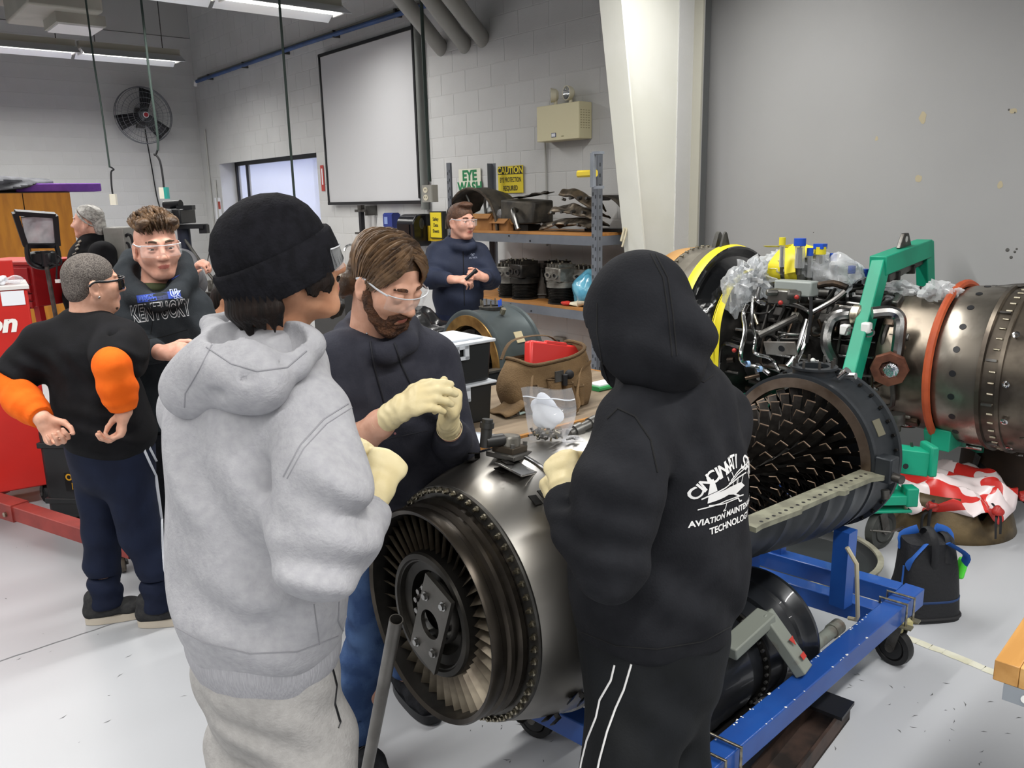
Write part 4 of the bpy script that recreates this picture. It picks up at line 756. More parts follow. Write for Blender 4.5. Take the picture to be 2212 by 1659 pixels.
part(MB().lathe([(.33, .128), (.336, .130), (.352, .16), (.372, .22), (.388, .285), (.394, .325)], 96), 'front_barrel', M_barrel, mod)
part(MB().lathe([(.394, .325), (.400, .328), (.401, .335), (.398, .342), (.396, .345)], 96), 'seam_ring', M_steel, mod)
part(MB().lathe([(.396, .345), (.404, .50), (.404, .62), (.395, .66), (.38, .70)], 96), 'rear_barrel', M_barrel, mod)
part(MB().lathe([(.38, .70), (.39, .702), (.39, .72), (.30, .72), (.28, .65), (.001, .65)], 72), 'rear_flange', M_dull, mod)
# clips round the barrel
for i in range(16):
    a = 2*PI*(i+.35)/16; Mq = RZ(a) @ T(.381, 0, .245) @ RY(R(-12)); c = part(MB().box((.0, 0, 0), (.003, .034, .04)).box((.012, 0, .024), (.022, .024, .003)).box((.022, 0, .010), (.003, .024, .03)), 'clip', M_dark, mod, Mq)
    part(MB().cyl((.0235, 0, .012), (.0245, 0, .012), .005, n=8), 'clip_hole', M_black, c)
for i in range(6):
    a = 2*PI*(i+.6)/6; part(MB().box((.407, 0, .56), (.006, .05, .03), RZ(a)), 'clip', M_dark, mod)
# blades and hub
def blade_mesh(r0, r1, w0, w1, tw0, tw1, th, camber=.0, n=5):
    """blade standing along +x from r0 to r1; chord in the y-z plane"""
    rg = []
    for i in range(n+1):
        t = i/n; r_ = r0+(r1-r0)*t; wd = w0+(w1-w0)*t; a = tw0+(tw1-tw0)*t; ring = []
        for u, v in ((-.5, 0), (-.2, th*.9), (.15, th), (.5, 0), (.15, -th*.3), (-.2, -th*.3)):
            y = u*wd; z = v*1+camber*(.25-u*u)*wd; ring.append((r_, y*math.cos(a)-z*math.sin(a), y*math.sin(a)+z*math.cos(a)))
        rg.append(ring)
    return MB().loft(rg)
b0 = part(blade_mesh(.168, .292, .036, .044, R(-56), R(-44), .004, .22), 'vane', M_blade, mod, T(0, 0, .052)); NV = 42
b0.data.materials.append(mat('heat_tinted_vane', '#a8772f', '#6a5b49', sc=14, rough=.4, metal=.6)); b0.data.materials.append(mat('pale_vane', '#7f7667', '#5a5146', sc=9, rough=.4, metal=.6))
tr = [RZ(2*PI*i/NV) @ T(0, 0, .052) for i in range(1, NV)]; copies(b0, mod, tr)
tint = b0.data.copy(); [setattr(p, 'material_index', 1) for p in tint.polygons]; pale = b0.data.copy(); [setattr(p, 'material_index', 2) for p in pale.polygons]
vs_ = [o for o in mod.children if o.name.startswith('vane')]
for o in vs_:
    e = o.matrix_local.to_euler(); a = math.degrees(math.atan2(o.matrix_local[1][0], o.matrix_local[0][0])) % 360      # 0 up, 90 right in view? resolved by side test
    if 112 < a < 140 or 205 < a < 215: o.data = tint
    elif 85 < a < 112 or 140 < a < 160: o.data = pale
part(MB().lathe([(.172, .03), (.176, .02), (.172, .012), (.158, .010), (.154, .016), (.150, .016), (.146, .03), (.120, .036), (.118, .06), (.11, .075), (.075, .08), (.07, .05), (.045, .045), (.045, .16)], 72), 'hub_disc', mat('hub_dark', '#37342f', '#262421', sc=7, rough=.42, metal=.75, rvar=.08), mod)
part(MB().lathe([(.176, .02), (.178, .10), (.176, .16)], 72), 'hub_rim', M_dark, mod)
pr = part(MB().lathe([(.046, .03), (.085, .03), (.09, .038), (.09, .05), (.046, .05)], 40), 'hub_flange', M_dull, mod)
for i in range(14):
    a = 2*PI*i/14; part(MB().cyl((.074*math.cos(a), .074*math.sin(a), .016), (.074*math.cos(a), .074*math.sin(a), .034), .0085, n=6), 'hub_bolt', M_steel, pr)
# square plate bolted on the hub
Mp = T(-.009, .031, .0) @ RZ(R(21)); n = 28; sq_ = []
for i in range(n):
    a = 2*PI*i/n+PI/4; k = 1/max(abs(math.cos(a)), abs(math.sin(a))); sq_.append((.135*k*math.cos(a), .062*k*math.sin(a)))
ci = [(.042*math.cos(2*PI*i/n+PI/4), .042*math.sin(2*PI*i/n+PI/4)) for i in range(n)]
v = [(x, y, z) for z in (-.006, .006) for x, y in sq_]+[(x, y, z) for z in (-.006, .006) for x, y in ci]; f = []
for i in range(n):
    j = (i+1) % n; f += [(i, j, n+j, n+i), (2*n+i, 3*n+i, 3*n+j, 2*n+j), (i, 2*n+i, 2*n+j, j), (n+i, n+j, 3*n+j, 3*n+i)]
plate = part(MB().add(v, f), 'plate', mat('plate_steel', '#5b5854', '#4c4a46', sc=9, rough=.42, metal=.8), mod, Mp, smooth=25)
for x, y in ((.10, .035), (.07, -.04), (-.07, .04), (-.10, -.035)): part(MB().cyl((x, y, -.006), (x, y, -.016), .0095, n=6).cyl((x, y, -.006), (x, y, -.009), .013, n=12), 'plate_bolt', M_steel, plate)
# port boss with fitting, weld plate on the top of the barrel
BP = [(.10, .33), (.16, .352), (.22, .372), (.285, .388), (.325, .394), (.345, .396), (.5, .404), (.62, .404), (.66, .395)]
def rbar(z): return float(np.interp(z, [a for a, b in BP], [b for a, b in BP]))
def barrel_frame(px, py, turn=0, dz=0):
    p = on_barrel(px, py); z = p.z+dz; sl = math.atan2(rbar(z+.02)-rbar(z-.02), .04); return RZ(math.atan2(p.y, p.x)) @ T(rbar(z)+.001, 0, z) @ RY(R(90)-sl) @ RZ(turn)
def on_barrel(px, py, r_=None):
    r_ = r_ or .39
    for _ in range(5): p = _on_barrel(px, py, r_); r_ = rbar(p.z)
    return p
def _on_barrel(px, py, r_):
    """point where the ray meets the barrel surface (module frame)"""
    o = MOD.inverted() @ CAM; d = (MOD.to_3x3().inverted() @ ray(px, py)); A = d.x**2+d.y**2; B = 2*(o.x*d.x+o.y*d.y); C_ = o.x**2+o.y**2-r_*r_
    disc = max(0, B*B-4*A*C_); t = (-B-math.sqrt(disc))/(2*A); return o+d*t
Mq = barrel_frame(1100, 985, R(20))
bs = part(MB().box((0, 0, .006), (.11, .095, .016)), 'port_boss', M_dull, mod, Mq, bev=.004); part(MB().box((0, 0, .022), (.085, .07, .02)), 'boss_plate', mat('boss_brown', '#4f473d', sc=8, rough=.5, metal=.7), bs, bev=.003)
part(MB().lathe([(.001, .062), (.03, .06), (.034, .052), (.034, .03)], 20, M=T(0, -.0, 0) @ Matrix.Diagonal((1, .8, 1, 1))), 'boss_cap', M_alu, bs)
for x in (-.036, .036):
    for y in (-.028, .028): part(MB().cyl((x, y, .03), (x, y, .042), .007, n=6), 'boss_bolt', M_dull, bs)
part(MB().cyl((.03, -.01, .05), (.085, -.035, .045), .018, n=14).cyl((.08, -.035, .03), (.08, -.035, .11), .016, n=14).cyl((.08, -.035, .085), (.08, -.035, .10), .02, n=14), 'elbow_fitting', mat('fitting_grey', '#4a4a4a', rough=.45, metal=.8), bs)
part(MB().box((0, 0, 0), (.12, .10, .006), barrel_frame(1125, 1008, R(10))), 'weld_plate', M_steel, mod, bev=.002)
Mq = barrel_frame(1275, 930); ft = part(MB().cyl((-.06, 0, .02), (.09, 0, .02), .016, n=12).cyl((-.03, 0, .02), (.0, 0, .02), .021, n=12).cyl((.04, 0, .02), (.07, 0, .02), .022, n=12), 'top_fitting', M_dull, mod, Mq); part(MB().box((.0, .02, 0), (.06, .06, .02)), 'fitting_base', M_dull, mod, Mq)
# ziplock bag of bolts standing on the barrel
p = on_barrel(1183, 962); pw = MOD @ p; bag = thing('zip_bag', 'clear zip bag with white cloth and small bolts standing on the turbine module', 'bag', T(pw+Vector((0, .035, .004)))); BF = T(0, 0, 0) @ RZ(R(-8))
def bagpt(u, v, side):
    w_ = .052+.022*v+.012*math.sin(PI*v); th = (.032*math.sin(PI*min(1, max(0, (.62-v)/.62+.08)))+.006)*(1-abs(2*u-1)**3)
    return Vector(((u-.5)*2*w_+.012*math.sin(3*v), side*th+.010*math.sin(5*u+3*v)*v-.03*v*v, .168*v+.006*math.sin(2*PI*u)*v))
for s_ in (-1, 1): part(MB().grid(lambda u, v: bagpt(u, v, s_), 16, 18), 'bag_side', M_clear, bag, BF)
part(MB().tube([bagpt(i/10, .80, 0)+Vector((0, 0, .004*math.cos(i))) for i in range(11)], .0022, 6), 'zip', mat('zip_white', '#eef2f6', rough=.4), bag, BF)
part(lumpy(MB(), (.0, .0, .085), (.046, .013, .055), 41, .18, 26, 18), 'white_cloth', mat('tissue_white', '#e9ecf0', rough=.9), bag, BF)
rnd = random.Random(5)
for i in range(42):
    c = Vector((rnd.uniform(-.045, .045), rnd.uniform(-.022, .016), rnd.uniform(.006, .034))); d = Vector((rnd.uniform(-1, 1), rnd.uniform(-1, 1), rnd.uniform(-.3, 1))).normalized()
    part(MB().cyl(c-d*.009, c+d*.007, .0028, n=6).cyl(c+d*.007, c+d*.011, .0055, n=6), 'small_bolt', rnd.choice((M_zinc, M_dull, M_steel)), bag, BF)
mb = lumpy(MB(), (0, 0, .010), (.028, .016, .011), 43, .3); b2 = solo(mb, 'small_bag', M_clear, 'small clear bag of fasteners lying beside the standing zip bag', 'bag', T(pw+Vector((.078, .02, .004))))
for i in range(8): c = Vector((rnd.uniform(-.016, .016), rnd.uniform(-.008, .008), .009)); part(MB().cyl(c-Vector((.006, .003, 0)), c+Vector((.006, .003, 0)), .003, n=6), 'small_bolt', M_dull, b2)
# module trestle: square legs hidden under the barrel
part(MB().box((-.50, .16, .62), (.22, .06, .06)).box((-.50, -.16, .62), (.22, .06, .06)).box((-.42, 0, .62), (.06, .52, .06)).box((-.44, .0, .62), (.06, .06, .40)), 'cradle', M_blue, mod)
# steel pipe leaning in front of the plate
pt = W(856, 1338, 1.86); pb = Zp(778, 1740); ax = (pt-pb).normalized(); o = thing('steel_pipe', 'grey steel pipe leaning up against the square plate of the turbine module', 'pipe', T(pb))
L_ = (pt-pb).length; Mx = frame((0, 0, 0), None, (1, 0, 0), ax); part(MB().lathe([(.0175, 0), (.0175, L_), (.0150, L_), (.0150, L_-.25)], 28, M=Mx), 'pipe_wall', mat('pipe_steel', '#7a7773', '#686561', sc=6, rough=.4, metal=.75, rvar=.08), o)
for h in (.28, .36, .55): part(MB().lathe([(.0177, h), (.0177, h+.03)], 10, 2.9, 3.6, M=Mx), 'red_mark', mat('mark_red', '#7c4a46', rough=.6), o)

# ------------------------------------------------------------------ blue wheeled frame, compressor case on it, drum inside it
ZB = .27; FA, FB_, FC = Zp(1968, 1272, ZB), Zp(1515, 1650, ZB), Zp(1622, 1175, ZB); dW = FC-FA; ub = (FB_-FA).normalized(); FB_ = FA+ub*1.50; FD = FC+ub*1.50; wv = dW.normalized()
fr = thing('blue_wheeled_frame', 'blue square-tube wheeled frame carrying the bladed compressor case', 'wheeled frame', T(FA.x, FA.y, 0)); FI = fr.matrix_world.inverted()
def bbeam(a, b, w_=.075, h_=.075, nm='rail', dz=-.0375, par=None): return part(MB().beam(FI @ (a+ZZ*dz), FI @ (b+ZZ*dz), w_, h_), nm, M_blue, par or fr, bev=.004)
bbeam(FA-ub*.04, FB_+ub*.02); bbeam(FC-ub*.04, FD+ub*.02); bbeam(FA+wv*.04, FC-wv*.04); bbeam(FB_+wv*.03, FD-wv*.03)
bbeam(FA+ub*.20+wv*.04, FC+ub*.20-wv*.04, nm='cross_rail', dz=-.05)
for base, h_ in ((FC-wv*.13, .52), (FB_-ub*.08+wv*.08, .22), (FD-ub*.1, .22)): part(MB().beam(FI @ (base-ZZ*.03), FI @ (base+ZZ*h_), .05, .05, ub), 'upright', M_blue, fr, bev=.004)
def ubolt(c, d, n_, w_=.10):
    a = c-n_*w_*.5; b = c+n_*w_*.5; part(MB().tube([FI @ (a-ZZ*.085), FI @ (a+ZZ*.012), FI @ (b+ZZ*.012), FI @ (b-ZZ*.085)], .0055, 8, sm=0), 'u_bolt', M_zinc, fr); part(MB().box((0, 0, 0), (w_+.05, .035, .006), frame(FI @ (c-ZZ*.08), n_, None, (0, 0, 1))), 'u_bolt_plate', mat('plate_olive', '#77735f', rough=.5, metal=.5), fr)
for k in (.10, .17, 1.34, 1.42): ubolt(FA+ub*k, ub, wv)
for P_, ang in ((FA+ub*.13, .6), (FC+ub*.13, 1.0), (FB_-ub*.12, .3), (FD-ub*.12, .9)): caster(fr, Vector((P_.x, P_.y, .075)), .075, .045, ang, .19, FI, mat('tyre_black', '#121214', rough=.5)); part(MB().box(FI @ Vector((P_.x, P_.y, .19)), (.09, .09, .02)).cyl(FI @ Vector((P_.x, P_.y, .14)), FI @ Vector((P_.x, P_.y, .185)), .03, n=14), 'caster_plate', mat('caster_cream', '#b5ac7a', rough=.5), fr)
mb = MB(); rnd = random.Random(8)
for i in range(46):
    k = rnd.uniform(.3, 1.4); c = FA+ub*k-wv*rnd.choice((-.036, .036, -.03))*1; s_ = rnd.uniform(.002, .005); mb.ball(FI @ (c+ZZ*.0005), (s_, s_, .0008), 6, 4)
part(mb, 'paint_chips', M_white, fr, kind='stuff')
# compressor case
CC = W(1735, 975, 2.98); CF = frame(CC, (0, 0, 1), None, NB); M_case = mat('case_slate', '#303439', '#23272b', sc=4, rough=.42, metal=.35, rvar=.1); M_flange = mat('split_flange', '#8a8a78', '#6f6e60', sc=16, rough=.55, metal=.4)
cc = thing('compressor_case', 'slate compressor case with rows of blades, lower half shell open towards the men', 'engine module', CF)
part(MB().lathe([(.262, -.05), (.292, -.052), (.305, -.05), (.305, -.03), (.300, -.02), (.302, .10), (.318, .105), (.318, .125), (.29, .125), (.27, .12), (.262, -.05)], 96), 'ring_case', M_case, cc)
part(MB().lathe([(.256, -.056), (.292, -.056), (.292, -.048), (.256, -.02), (.256, .1)], 96), 'bronze_liner', mat('liner_bronze', '#85766a', '#5f5044', sc=7, rough=.35, metal=.8, rvar=.1), cc)
mb = MB()
for i in range(36): a = 2*PI*i/36; mb.cyl((.310*math.cos(a), .310*math.sin(a), .09), (.310*math.cos(a), .310*math.sin(a), .108), .006, n=6)
part(mb, 'rim_bolts', M_dark, cc, kind='stuff')
mb = MB().lathe([(.001, .10), (.25, .10)], 48); part(mb, 'rear_plate', M_black, cc)
# open lower half: shell below the split line, from the ring towards the camera
a0, a1 = PI/2, 3*PI/2; LZ = -.76
part(MB().lathe([(.30, -.05), (.304, -.10), (.297, -.12), (.302, -.17), (.29, -.19), (.294, -.24), (.283, -.26), (.287, -.31), (.275, -.33), (.279, -.38), (.268, -.40), (.272, -.45), (.262, -.47), (.266, -.52), (.254, -.54), (.258, -.60), (.248, -.62), (.252, -.68), (.246, LZ), (.235, LZ), (.25, -.3), (.28, -.05)], 48, a0, a1), 'lower_shell', M_case, cc)
for sg in (-1, 1):
    pr = [(.255, -.055), (.345, -.055), (.345, -.07), (.325, -.11), (.318, -.26), (.33, -.27), (.33, -.30), (.315, -.31), (.31, -.52), (.32, -.54), (.305, LZ+.03), (.31, LZ-.01), (.235, LZ-.01)]
    fl = part(MB().prism([(y*sg, z) for y, z in pr], -.012, .004, frame((0, 0, 0), (0, 1, 0), (0, 0, 1))), 'split_flange', M_flange, cc)
    for i in range(20): z = -.09-i*.033; part(MB().cyl((.0042, sg*.292, z), (.0046, sg*.292, z), .006, n=8), 'flange_hole', M_black, fl)
lug = part(MB().box((.02, .335, -.03), (.09, .06, .06)), 'side_lug', M_case, cc, bev=.006); part(MB().cyl((.0, .33, -.03), (.0, .40, -.05), .016, n=12).cyl((-.05, .345, -.05), (-.08, .35, -.05), .014, n=12), 'lug_bolt', M_dull, lug)
# rotor: drum with stages of blades
part(MB().lathe([(.001, -.72), (.03, -.72), (.04, -.70), (.075, -.10), (.10, .04), (.10, .08)], 40), 'rotor_drum', M_dark, cc)
M_rb = mat('rotor_blade', '#4a4643', '#2e2b29', sc=20, rough=.38, metal=.7, rvar=.12); M_tip = mat('blade_edge', '#a58f7d', '#83705f', sc=30, rough=.4, metal=.6)
NSTG = 8
for k in range(NSTG):
    z = -.0-k*.092; ro = .250-.0125*k; ri = .095-.009*k; nb = 27; tw = R(34)
    me0 = part(blade_mesh(ri, ro, .022, .030, R(60), tw, .002, .12, 4), 'rotor_blade', M_rb, cc, RZ(.08*k) @ T(0, 0, z))
    tip = part(MB().box((ro-.0005, 0, 0), (.0035, .031, .0035), RX(tw)).box((ro-.013, -.0148, 0), (.026, .0022, .0035), RX(tw)), 'blade_tip', M_tip, me0)
    for i in range(1, nb):
        c = me0.copy(); COL.objects.link(c); c.parent = cc; c.matrix_local = RZ(.08*k+2*PI*i/nb) @ T(0, 0, z); c2 = tip.copy(); COL.objects.link(c2); c2.parent = c; c2.matrix_local = Matrix()
# ring boss on the top, fittings
Mt_ = T(.305, 0, .04) @ RY(R(90)); part(MB().lathe([(.055, -.02), (.075, -.02), (.075, .012), (.085, .014), (.085, .022), (.055, .022), (.055, -.02)], 32, M=Mt_), 'top_boss', M_case, cc)
for i in range(8): a = 2*PI*i/8; part(MB().cyl(Mt_ @ Vector((.072*math.cos(a), .072*math.sin(a), .02)), Mt_ @ Vector((.072*math.cos(a), .072*math.sin(a), .05)), .005, n=8), 'stud', M_dull, cc)
part(MB().cyl((.30, .11, .03), (.33, .14, .03), .016, n=12).cyl((.31, .13, .03), (.315, .17, .03), .012, n=12), 'bright_fitting', M_chrome, cc)
part(MB().box((.30, 0, .035), (.004, .06, .05), RZ(R(62))), 'stain_patch', mat('patch_olive', '#5d5a4a', rough=.6), cc)
part(MB().tube([(-.28, .25, -.1), (-.34, .28, -.08), (-.55, .29, -.06), (-.57, .28, -.05), (-.575, .25, -.05)], .008, 6), 'drain_tube', mat('tube_bone', '#b3ab93', rough=.5), cc)
for y in (-.2, .2): part(MB().box((-.40, y, -.02), (.30, .06, .06)), 'support_leg', M_blue, cc)
# black drum pair with grey yoke lying inside the frame
DC = Zp(1590, 1420, .33); DC = Zp(1650, 1360, .25)+ub*.353+wv*.02; DF = frame(DC, (0, 0, 1), None, -ub) @ Matrix.Scale(.82, 4)
dr = thing('black_drum', 'glossy black flanged drum with a grey yoke lying inside the blue frame', 'engine module', DF); M_drum = mat('drum_black', '#1c1e22', '#24262a', sc=4, rough=.3, metal=.2, coat=.3)
part(MB().lathe([(.20, .44), (.285, .44), (.29, .43), (.29, .415), (.275, .40), (.26, .36), (.262, .34), (.25, .33), (.24, .26), (.242, .245), (.225, .24), (.215, .16), (.2, .15), (.2, .44)], 72), 'big_flange', M_drum, dr)
part(MB().lathe([(.20, .12), (.205, .04), (.21, .03), (.205, -.05), (.21, -.06), (.205, -.16), (.21, -.17), (.205, -.26), (.21, -.27), (.205, -.36), (.19, -.40), (.001, -.40)], 72), 'drum_body', M_drum, dr)
part(MB().lathe([(.19, .15), (.225, .14), (.225, .125), (.19, .12)], 72), 'bolt_ring', M_dark, dr)
b_ = part(MB().cyl((0, 0, .14), (0, 0, .165), .007, n=6), 'ring_bolt', M_dull, dr, T(.218, 0, -.03)); copies(b_, dr, [RZ(2*PI*i/40) @ T(.218, 0, -.03) for i in range(1, 40)])
for a in (38, 46, 53): part(MB().box((.287, 0, .418), (.014, .022, .02), RZ(R(-a))), 'bare_patch', M_zinc, dr)
yk = mat('yoke_grey', '#7e837b', '#5a4b42', sc=7, lo=.55, hi=.7, rough=.55); DI = DF.inverted(); dq = lambda *v: DI @ W(*v); yo = part(MB().beam(dq(1570, 1408, 2.34), dq(1656, 1330, 2.50), .085, .05, DI.to_3x3() @ ZZ).beam(dq(1650, 1326, 2.50), dq(1738, 1452, 2.41), .085, .05, DI.to_3x3() @ ZZ), 'yoke', yk, dr, bev=.006)
part(MB().cyl(dq(1728, 1420, 2.60), dq(1806, 1356, 2.80), .028, n=14).cyl(dq(1796, 1364, 2.775), dq(1812, 1351, 2.815), .034, n=14), 'yoke_pin', yk, dr)
wc_ = W(1697, 1392, 2.455); ax_ = (W(1738, 1452, 2.41)-W(1650, 1326, 2.50)).normalized(); nz_ = (ZZ-ax_*ax_.z).normalized(); Mw = DI @ frame(wc_+nz_*.031, None, ax_, nz_); part(MB().prism([(-.016, -.012), (.016, -.012), (0, .016)], .0, .001, Mw), 'warning_triangle', mat('warn_red', '#b5342b', rough=.6), yo); part(MB().box((.0, .055, .0005), (.030, .018, .001), Mw), 'warning_mark', mat('warn_red', ''), yo)
for s_ in (-1, 1): part(MB().box((-.24, s_*.12, -.1), (.12, .08, .5)), 'chock', M_dark, dr)
# brown channel iron on the floor beside the frame
a = Zp(1800, 1515, .05); b = Zp(1660, 1690, .05); ch = thing('channel_iron', 'rusty brown channel iron lying on the floor beside the blue frame', 'steel bar', T(a.x, a.y, 0)); ci_ = ch.matrix_world.inverted(); d_ = (b-a).normalized(); n_ = d_.cross(ZZ)
M_rust = mat('rust_brown', '#4a3a33', '#2e2825', sc=10, rough=.6, metal=.4); part(MB().beam(ci_ @ (a-ZZ*.04), ci_ @ (b-ZZ*.04), .12, .012), 'web', M_rust, ch)
for s_ in (-1, 1): part(MB().beam(ci_ @ (a+n_*.055*s_-ZZ*.01), ci_ @ (b+n_*.055*s_-ZZ*.01), .010, .07), 'flange', M_rust, ch)
part(MB().box((0, 0, 0), (.12, .11, .012), frame(ci_ @ (a+d_*.07+ZZ*.03-n_*.02), d_, n_)), 'dark_pad', M_black, ch)
# large round ring lying on the floor
rc = (Zp(1600, 1225)+Zp(1895, 1225))/2+Vector((-.02, .06, 0)); o = thing('floor_ring', 'large dark round dish with pale rim lying on the floor behind the blue frame', 'ring', T(rc)); part(MB().lathe([(.001, .006), (.335, .006), (.345, .02), (.352, .055), (.358, .06), (.358, .0), (.001, 0)], 96), 'dish', mat('dish_dark', '#2b2e30', '#232527', sc=3, rough=.5), o); part(MB().lathe([(.352, .055), (.352, .066), (.38, .066), (.38, .055), (.358, .05)], 96), 'pale_rim', mat('rim_pale', '#9c998a', '#858273', sc=12, rough=.55, metal=.3), o)
# ------------------------------------------------------------------ workbench and what lies on it (bench frame: x along its long edge away from the camera, y to the left)
BZ = .86; e0 = Zp(948, 985, BZ); BN = frame(Vector((e0.x, e0.y, 0))-NB*.40, NB, UB)
bench = thing('workbench', 'long wooden-topped workbench behind the turbine module', 'workbench', BN)
M_top = mat('bench_top', '#847562', '#736453', sc=3, stretch=(1, 6, 1), rough=.5); M_edge = mat('bench_edge', '#a9773c', '#8f612c', sc=4, stretch=(1, 1, 9), rough=.5)
BL, BW = 1.95, .80
part(MB().box((BL/2, BW/2, BZ-.026), (BL, BW, .052)), 'top', M_top, bench)
part(MB().box((BL/2, -.008, BZ-.03), (BL, .018, .062)), 'front_edge', M_edge, bench); part(MB().box((BL+.008, BW/2, BZ-.03), (.018, BW, .062)), 'end_edge', M_edge, bench)
for x in (.08, BL-.08):
    for y in (.08, BW-.08): part(MB().box((x, y, (BZ-.06)/2), (.06, .06, BZ-.06)), 'leg', M_greyp, bench)
part(MB().box((BL/2, BW/2, .25), (BL-.2, BW-.2, .03)), 'lower_shelf', M_greyp, bench); part(MB().box((BL/2, BW-.06, .70), (BL-.2, .03, .16)), 'rear_rail', M_greyp, bench)
BI = BN.inverted()
def onb(px, py, z=BZ): p = Zp(px, py, z); return p
def tote(label, p, z, lid):
    t = thing('tote_box', label, 'storage box', frame(Vector((p.x, p.y, z)), NB, UB), 'stacked black storage boxes'); L_, W_, H_ = .40, .27, .17
    rg = []
    for zz, k in ((0, .94), (.01, .95), (H_, 1.0)): rg.append([(sx*L_/2*k, sy*W_/2*k, zz) for sx, sy in ((-1, -1), (1, -1), (1, 1), (-1, 1))])
    part(MB().loft(rg), 'body', mat('tote_black', '#1b1d1e', rough=.45), t, bev=.01)
    M_lid = mat('lid_frost', '#c9ced4', rough=.4)
    part(MB().box((0, 0, H_+.006), (L_+.03, W_+.03, .014)).box((0, 0, H_+.018), (L_-.05, W_-.05, .012)) if lid else MB().box((0, 0, H_+.006), (L_+.03, W_+.03, .012)), 'lid', M_lid, t, bev=.004)
    for x in (-.0,):
        lt = MB(); lt.box((x-.055, -W_/2-.012, H_-.028), (.022, .012, .06)).box((x+.055, -W_/2-.012, H_-.028), (.022, .012, .06)).box((x, -W_/2-.012, H_-.028), (.03, .012, .06)).box((x, -W_/2-.012, H_-.052), (.13, .012, .014)).box((x, -W_/2-.012, H_-.006), (.13, .012, .014)); part(lt, 'latch', M_lid, t)
    return t
tp = onb(985, 920); tp = tp+UB*.10-NB*.02; tote('lower black storage box with frosted lid on the workbench', tp, BZ, 0); tote('upper black storage box with frosted lid, topmost of the stack', tp, BZ+.184, 1)
# papers and bagged sheet
def sheet(label, px, py, w_, h_, rz, mt, nm='paper_sheet', amp=.004):
    p = onb(px, py); mb = MB().grid(lambda u, v: ((u-.5)*w_, (v-.5)*h_, .003+amp*(1+math.sin(5*u+2)*math.sin(4*v+1))), 10, 8); o = solo(mb, nm, mt, label, 'paper', frame(Vector((p.x, p.y, BZ)), NB, UB) @ RZ(rz)); o.modifiers.new('s', 'SOLIDIFY').thickness = .001; return o
sheet('white paper sheet in a clear sleeve near the bench front edge', 1003, 955, .26, .14, .25, mat('sleeve_white', '#c9d0da', rough=.25, coat=.4)); sheet('small crinkled clear wrapper beside the black storage boxes', 953, 937, .08, .06, .6, mat('wrapper', '#dfe2e6', rough=.2, coat=.5), 'clear_wrapper', .012)
# pliers / open wrench by the bag
p = onb(1118, 898); t = thing('pliers', 'small steel pliers with pale handles lying in front of the tool bag', 'pliers', frame(Vector((p.x, p.y, BZ+.006)), NB, UB) @ RZ(.2))
for s_ in (-1, 1): part(MB().tube([(0, 0, 0), (.03, s_*.012, .004), (.09, s_*.022, .004)], .006, 8, sm=3), 'handle', mat('pale_teal', '#b9cfca', rough=.4), t)
part(MB().cyl((0, 0, -.004), (0, 0, .008), .010, n=12).box((-.03, .004, .0), (.06, .006, .008)).box((-.03, -.004, .0), (.06, .006, .008)), 'jaw', M_steel, t)
# canvas tool bag with the red case
p = onb(1178, 872); bg = thing('tool_bag', 'brown canvas open-mouth tool bag with straps and pockets on the workbench', 'bag', frame(Vector((p.x, p.y, BZ)), NB, UB) @ RZ(R(-8)))
M_can = mat('canvas_brown', '#7a6244', '#6a5439', sc=9, rough=.9, bump=.35, bsc=140); M_can2 = mat('canvas_dark', '#4d3b26', '#5b472e', sc=9, rough=.9, bump=.3, bsc=120)
def bagring(t):
    k = .19+.03*math.sin(PI*t)-.02*t; d = .145*(1-t*.28)+.01*math.sin(6*t); z = .235*t; n = 36; rg = []
    for i in range(n):
        a = 2*PI*i/n; c, s_ = math.cos(a), math.sin(a); e_ = .55; x = k*1.08*math.copysign(abs(c)**e_, c); y = d*math.copysign(abs(s_)**e_, s_)
        rg.append((x+.008*math.sin(3*a+4*t), y+.010*math.sin(4*a+7*t)*t, max(0, z*(1+.16*t*math.cos(2*a)*.5)+.02*t*math.cos(a))))
    return rg
o = part(MB().loft([bagring(i/8) for i in range(9)], cap=False), 'body', M_can, bg); o.modifiers.new('s', 'SOLIDIFY').thickness = .005
part(MB().tube([Vector(v)+Vector((0, 0, .004)) for v in bagring(1.0)], .009, 8, closed=True), 'mouth_rim', M_can2, bg); part(MB().add(bagring(.0), [tuple(range(36))]).add([tuple(np.array(v)*np.array((.93, .93, 1))+np.array((0, 0, .02))) for v in bagring(.1)], [tuple(range(36))]), 'base', M_can2, bg)
for k, (x, w_, h_) in enumerate(((-.155, .05, .13), (-.10, .065, .11), (-.035, .07, .15), (.035, .06, .12), (.10, .05, .10))):
    rg = []
    for z, k2 in ((.012, .8), (h_*.5, 1), (h_, 1.05)): rg.append([(x+w_/2*k2*math.cos(a), -.138+.016*z/h_-.034*k2*max(0, math.sin(a))*1.0 if math.sin(a) > 0 else -.138+.016*z/h_, z) for a in [2*PI*i/16 for i in range(16)]])
    o = part(MB().loft(rg, cap=False), 'pocket', M_can, bg); part(MB().tube(rg[-1], .0035, 6, closed=True), 'pocket_hem', M_can2, o)
for x0_, x1_ in ((-.17, .02),): part(MB().tube([(x0_, -.15, .18), (x0_-.05, -.22, .10), (x0_-.02, -.26, .02), (.0, -.25, .012), (x1_+.02, -.2, .08), (x1_+.07, -.16, .17), (x1_+.15, -.13, .2)], .017, 6, sm=6, flat=((.2, -.4, 1), .18)), 'strap', M_can, bg)
part(MB().tube([(-.18, .1, .22), (-.1, .12, .30), (.1, .12, .30), (.18, .1, .22)], .014, 6, sm=6, flat=((0, 1, 0), .25)), 'rear_strap', M_can2, bg)
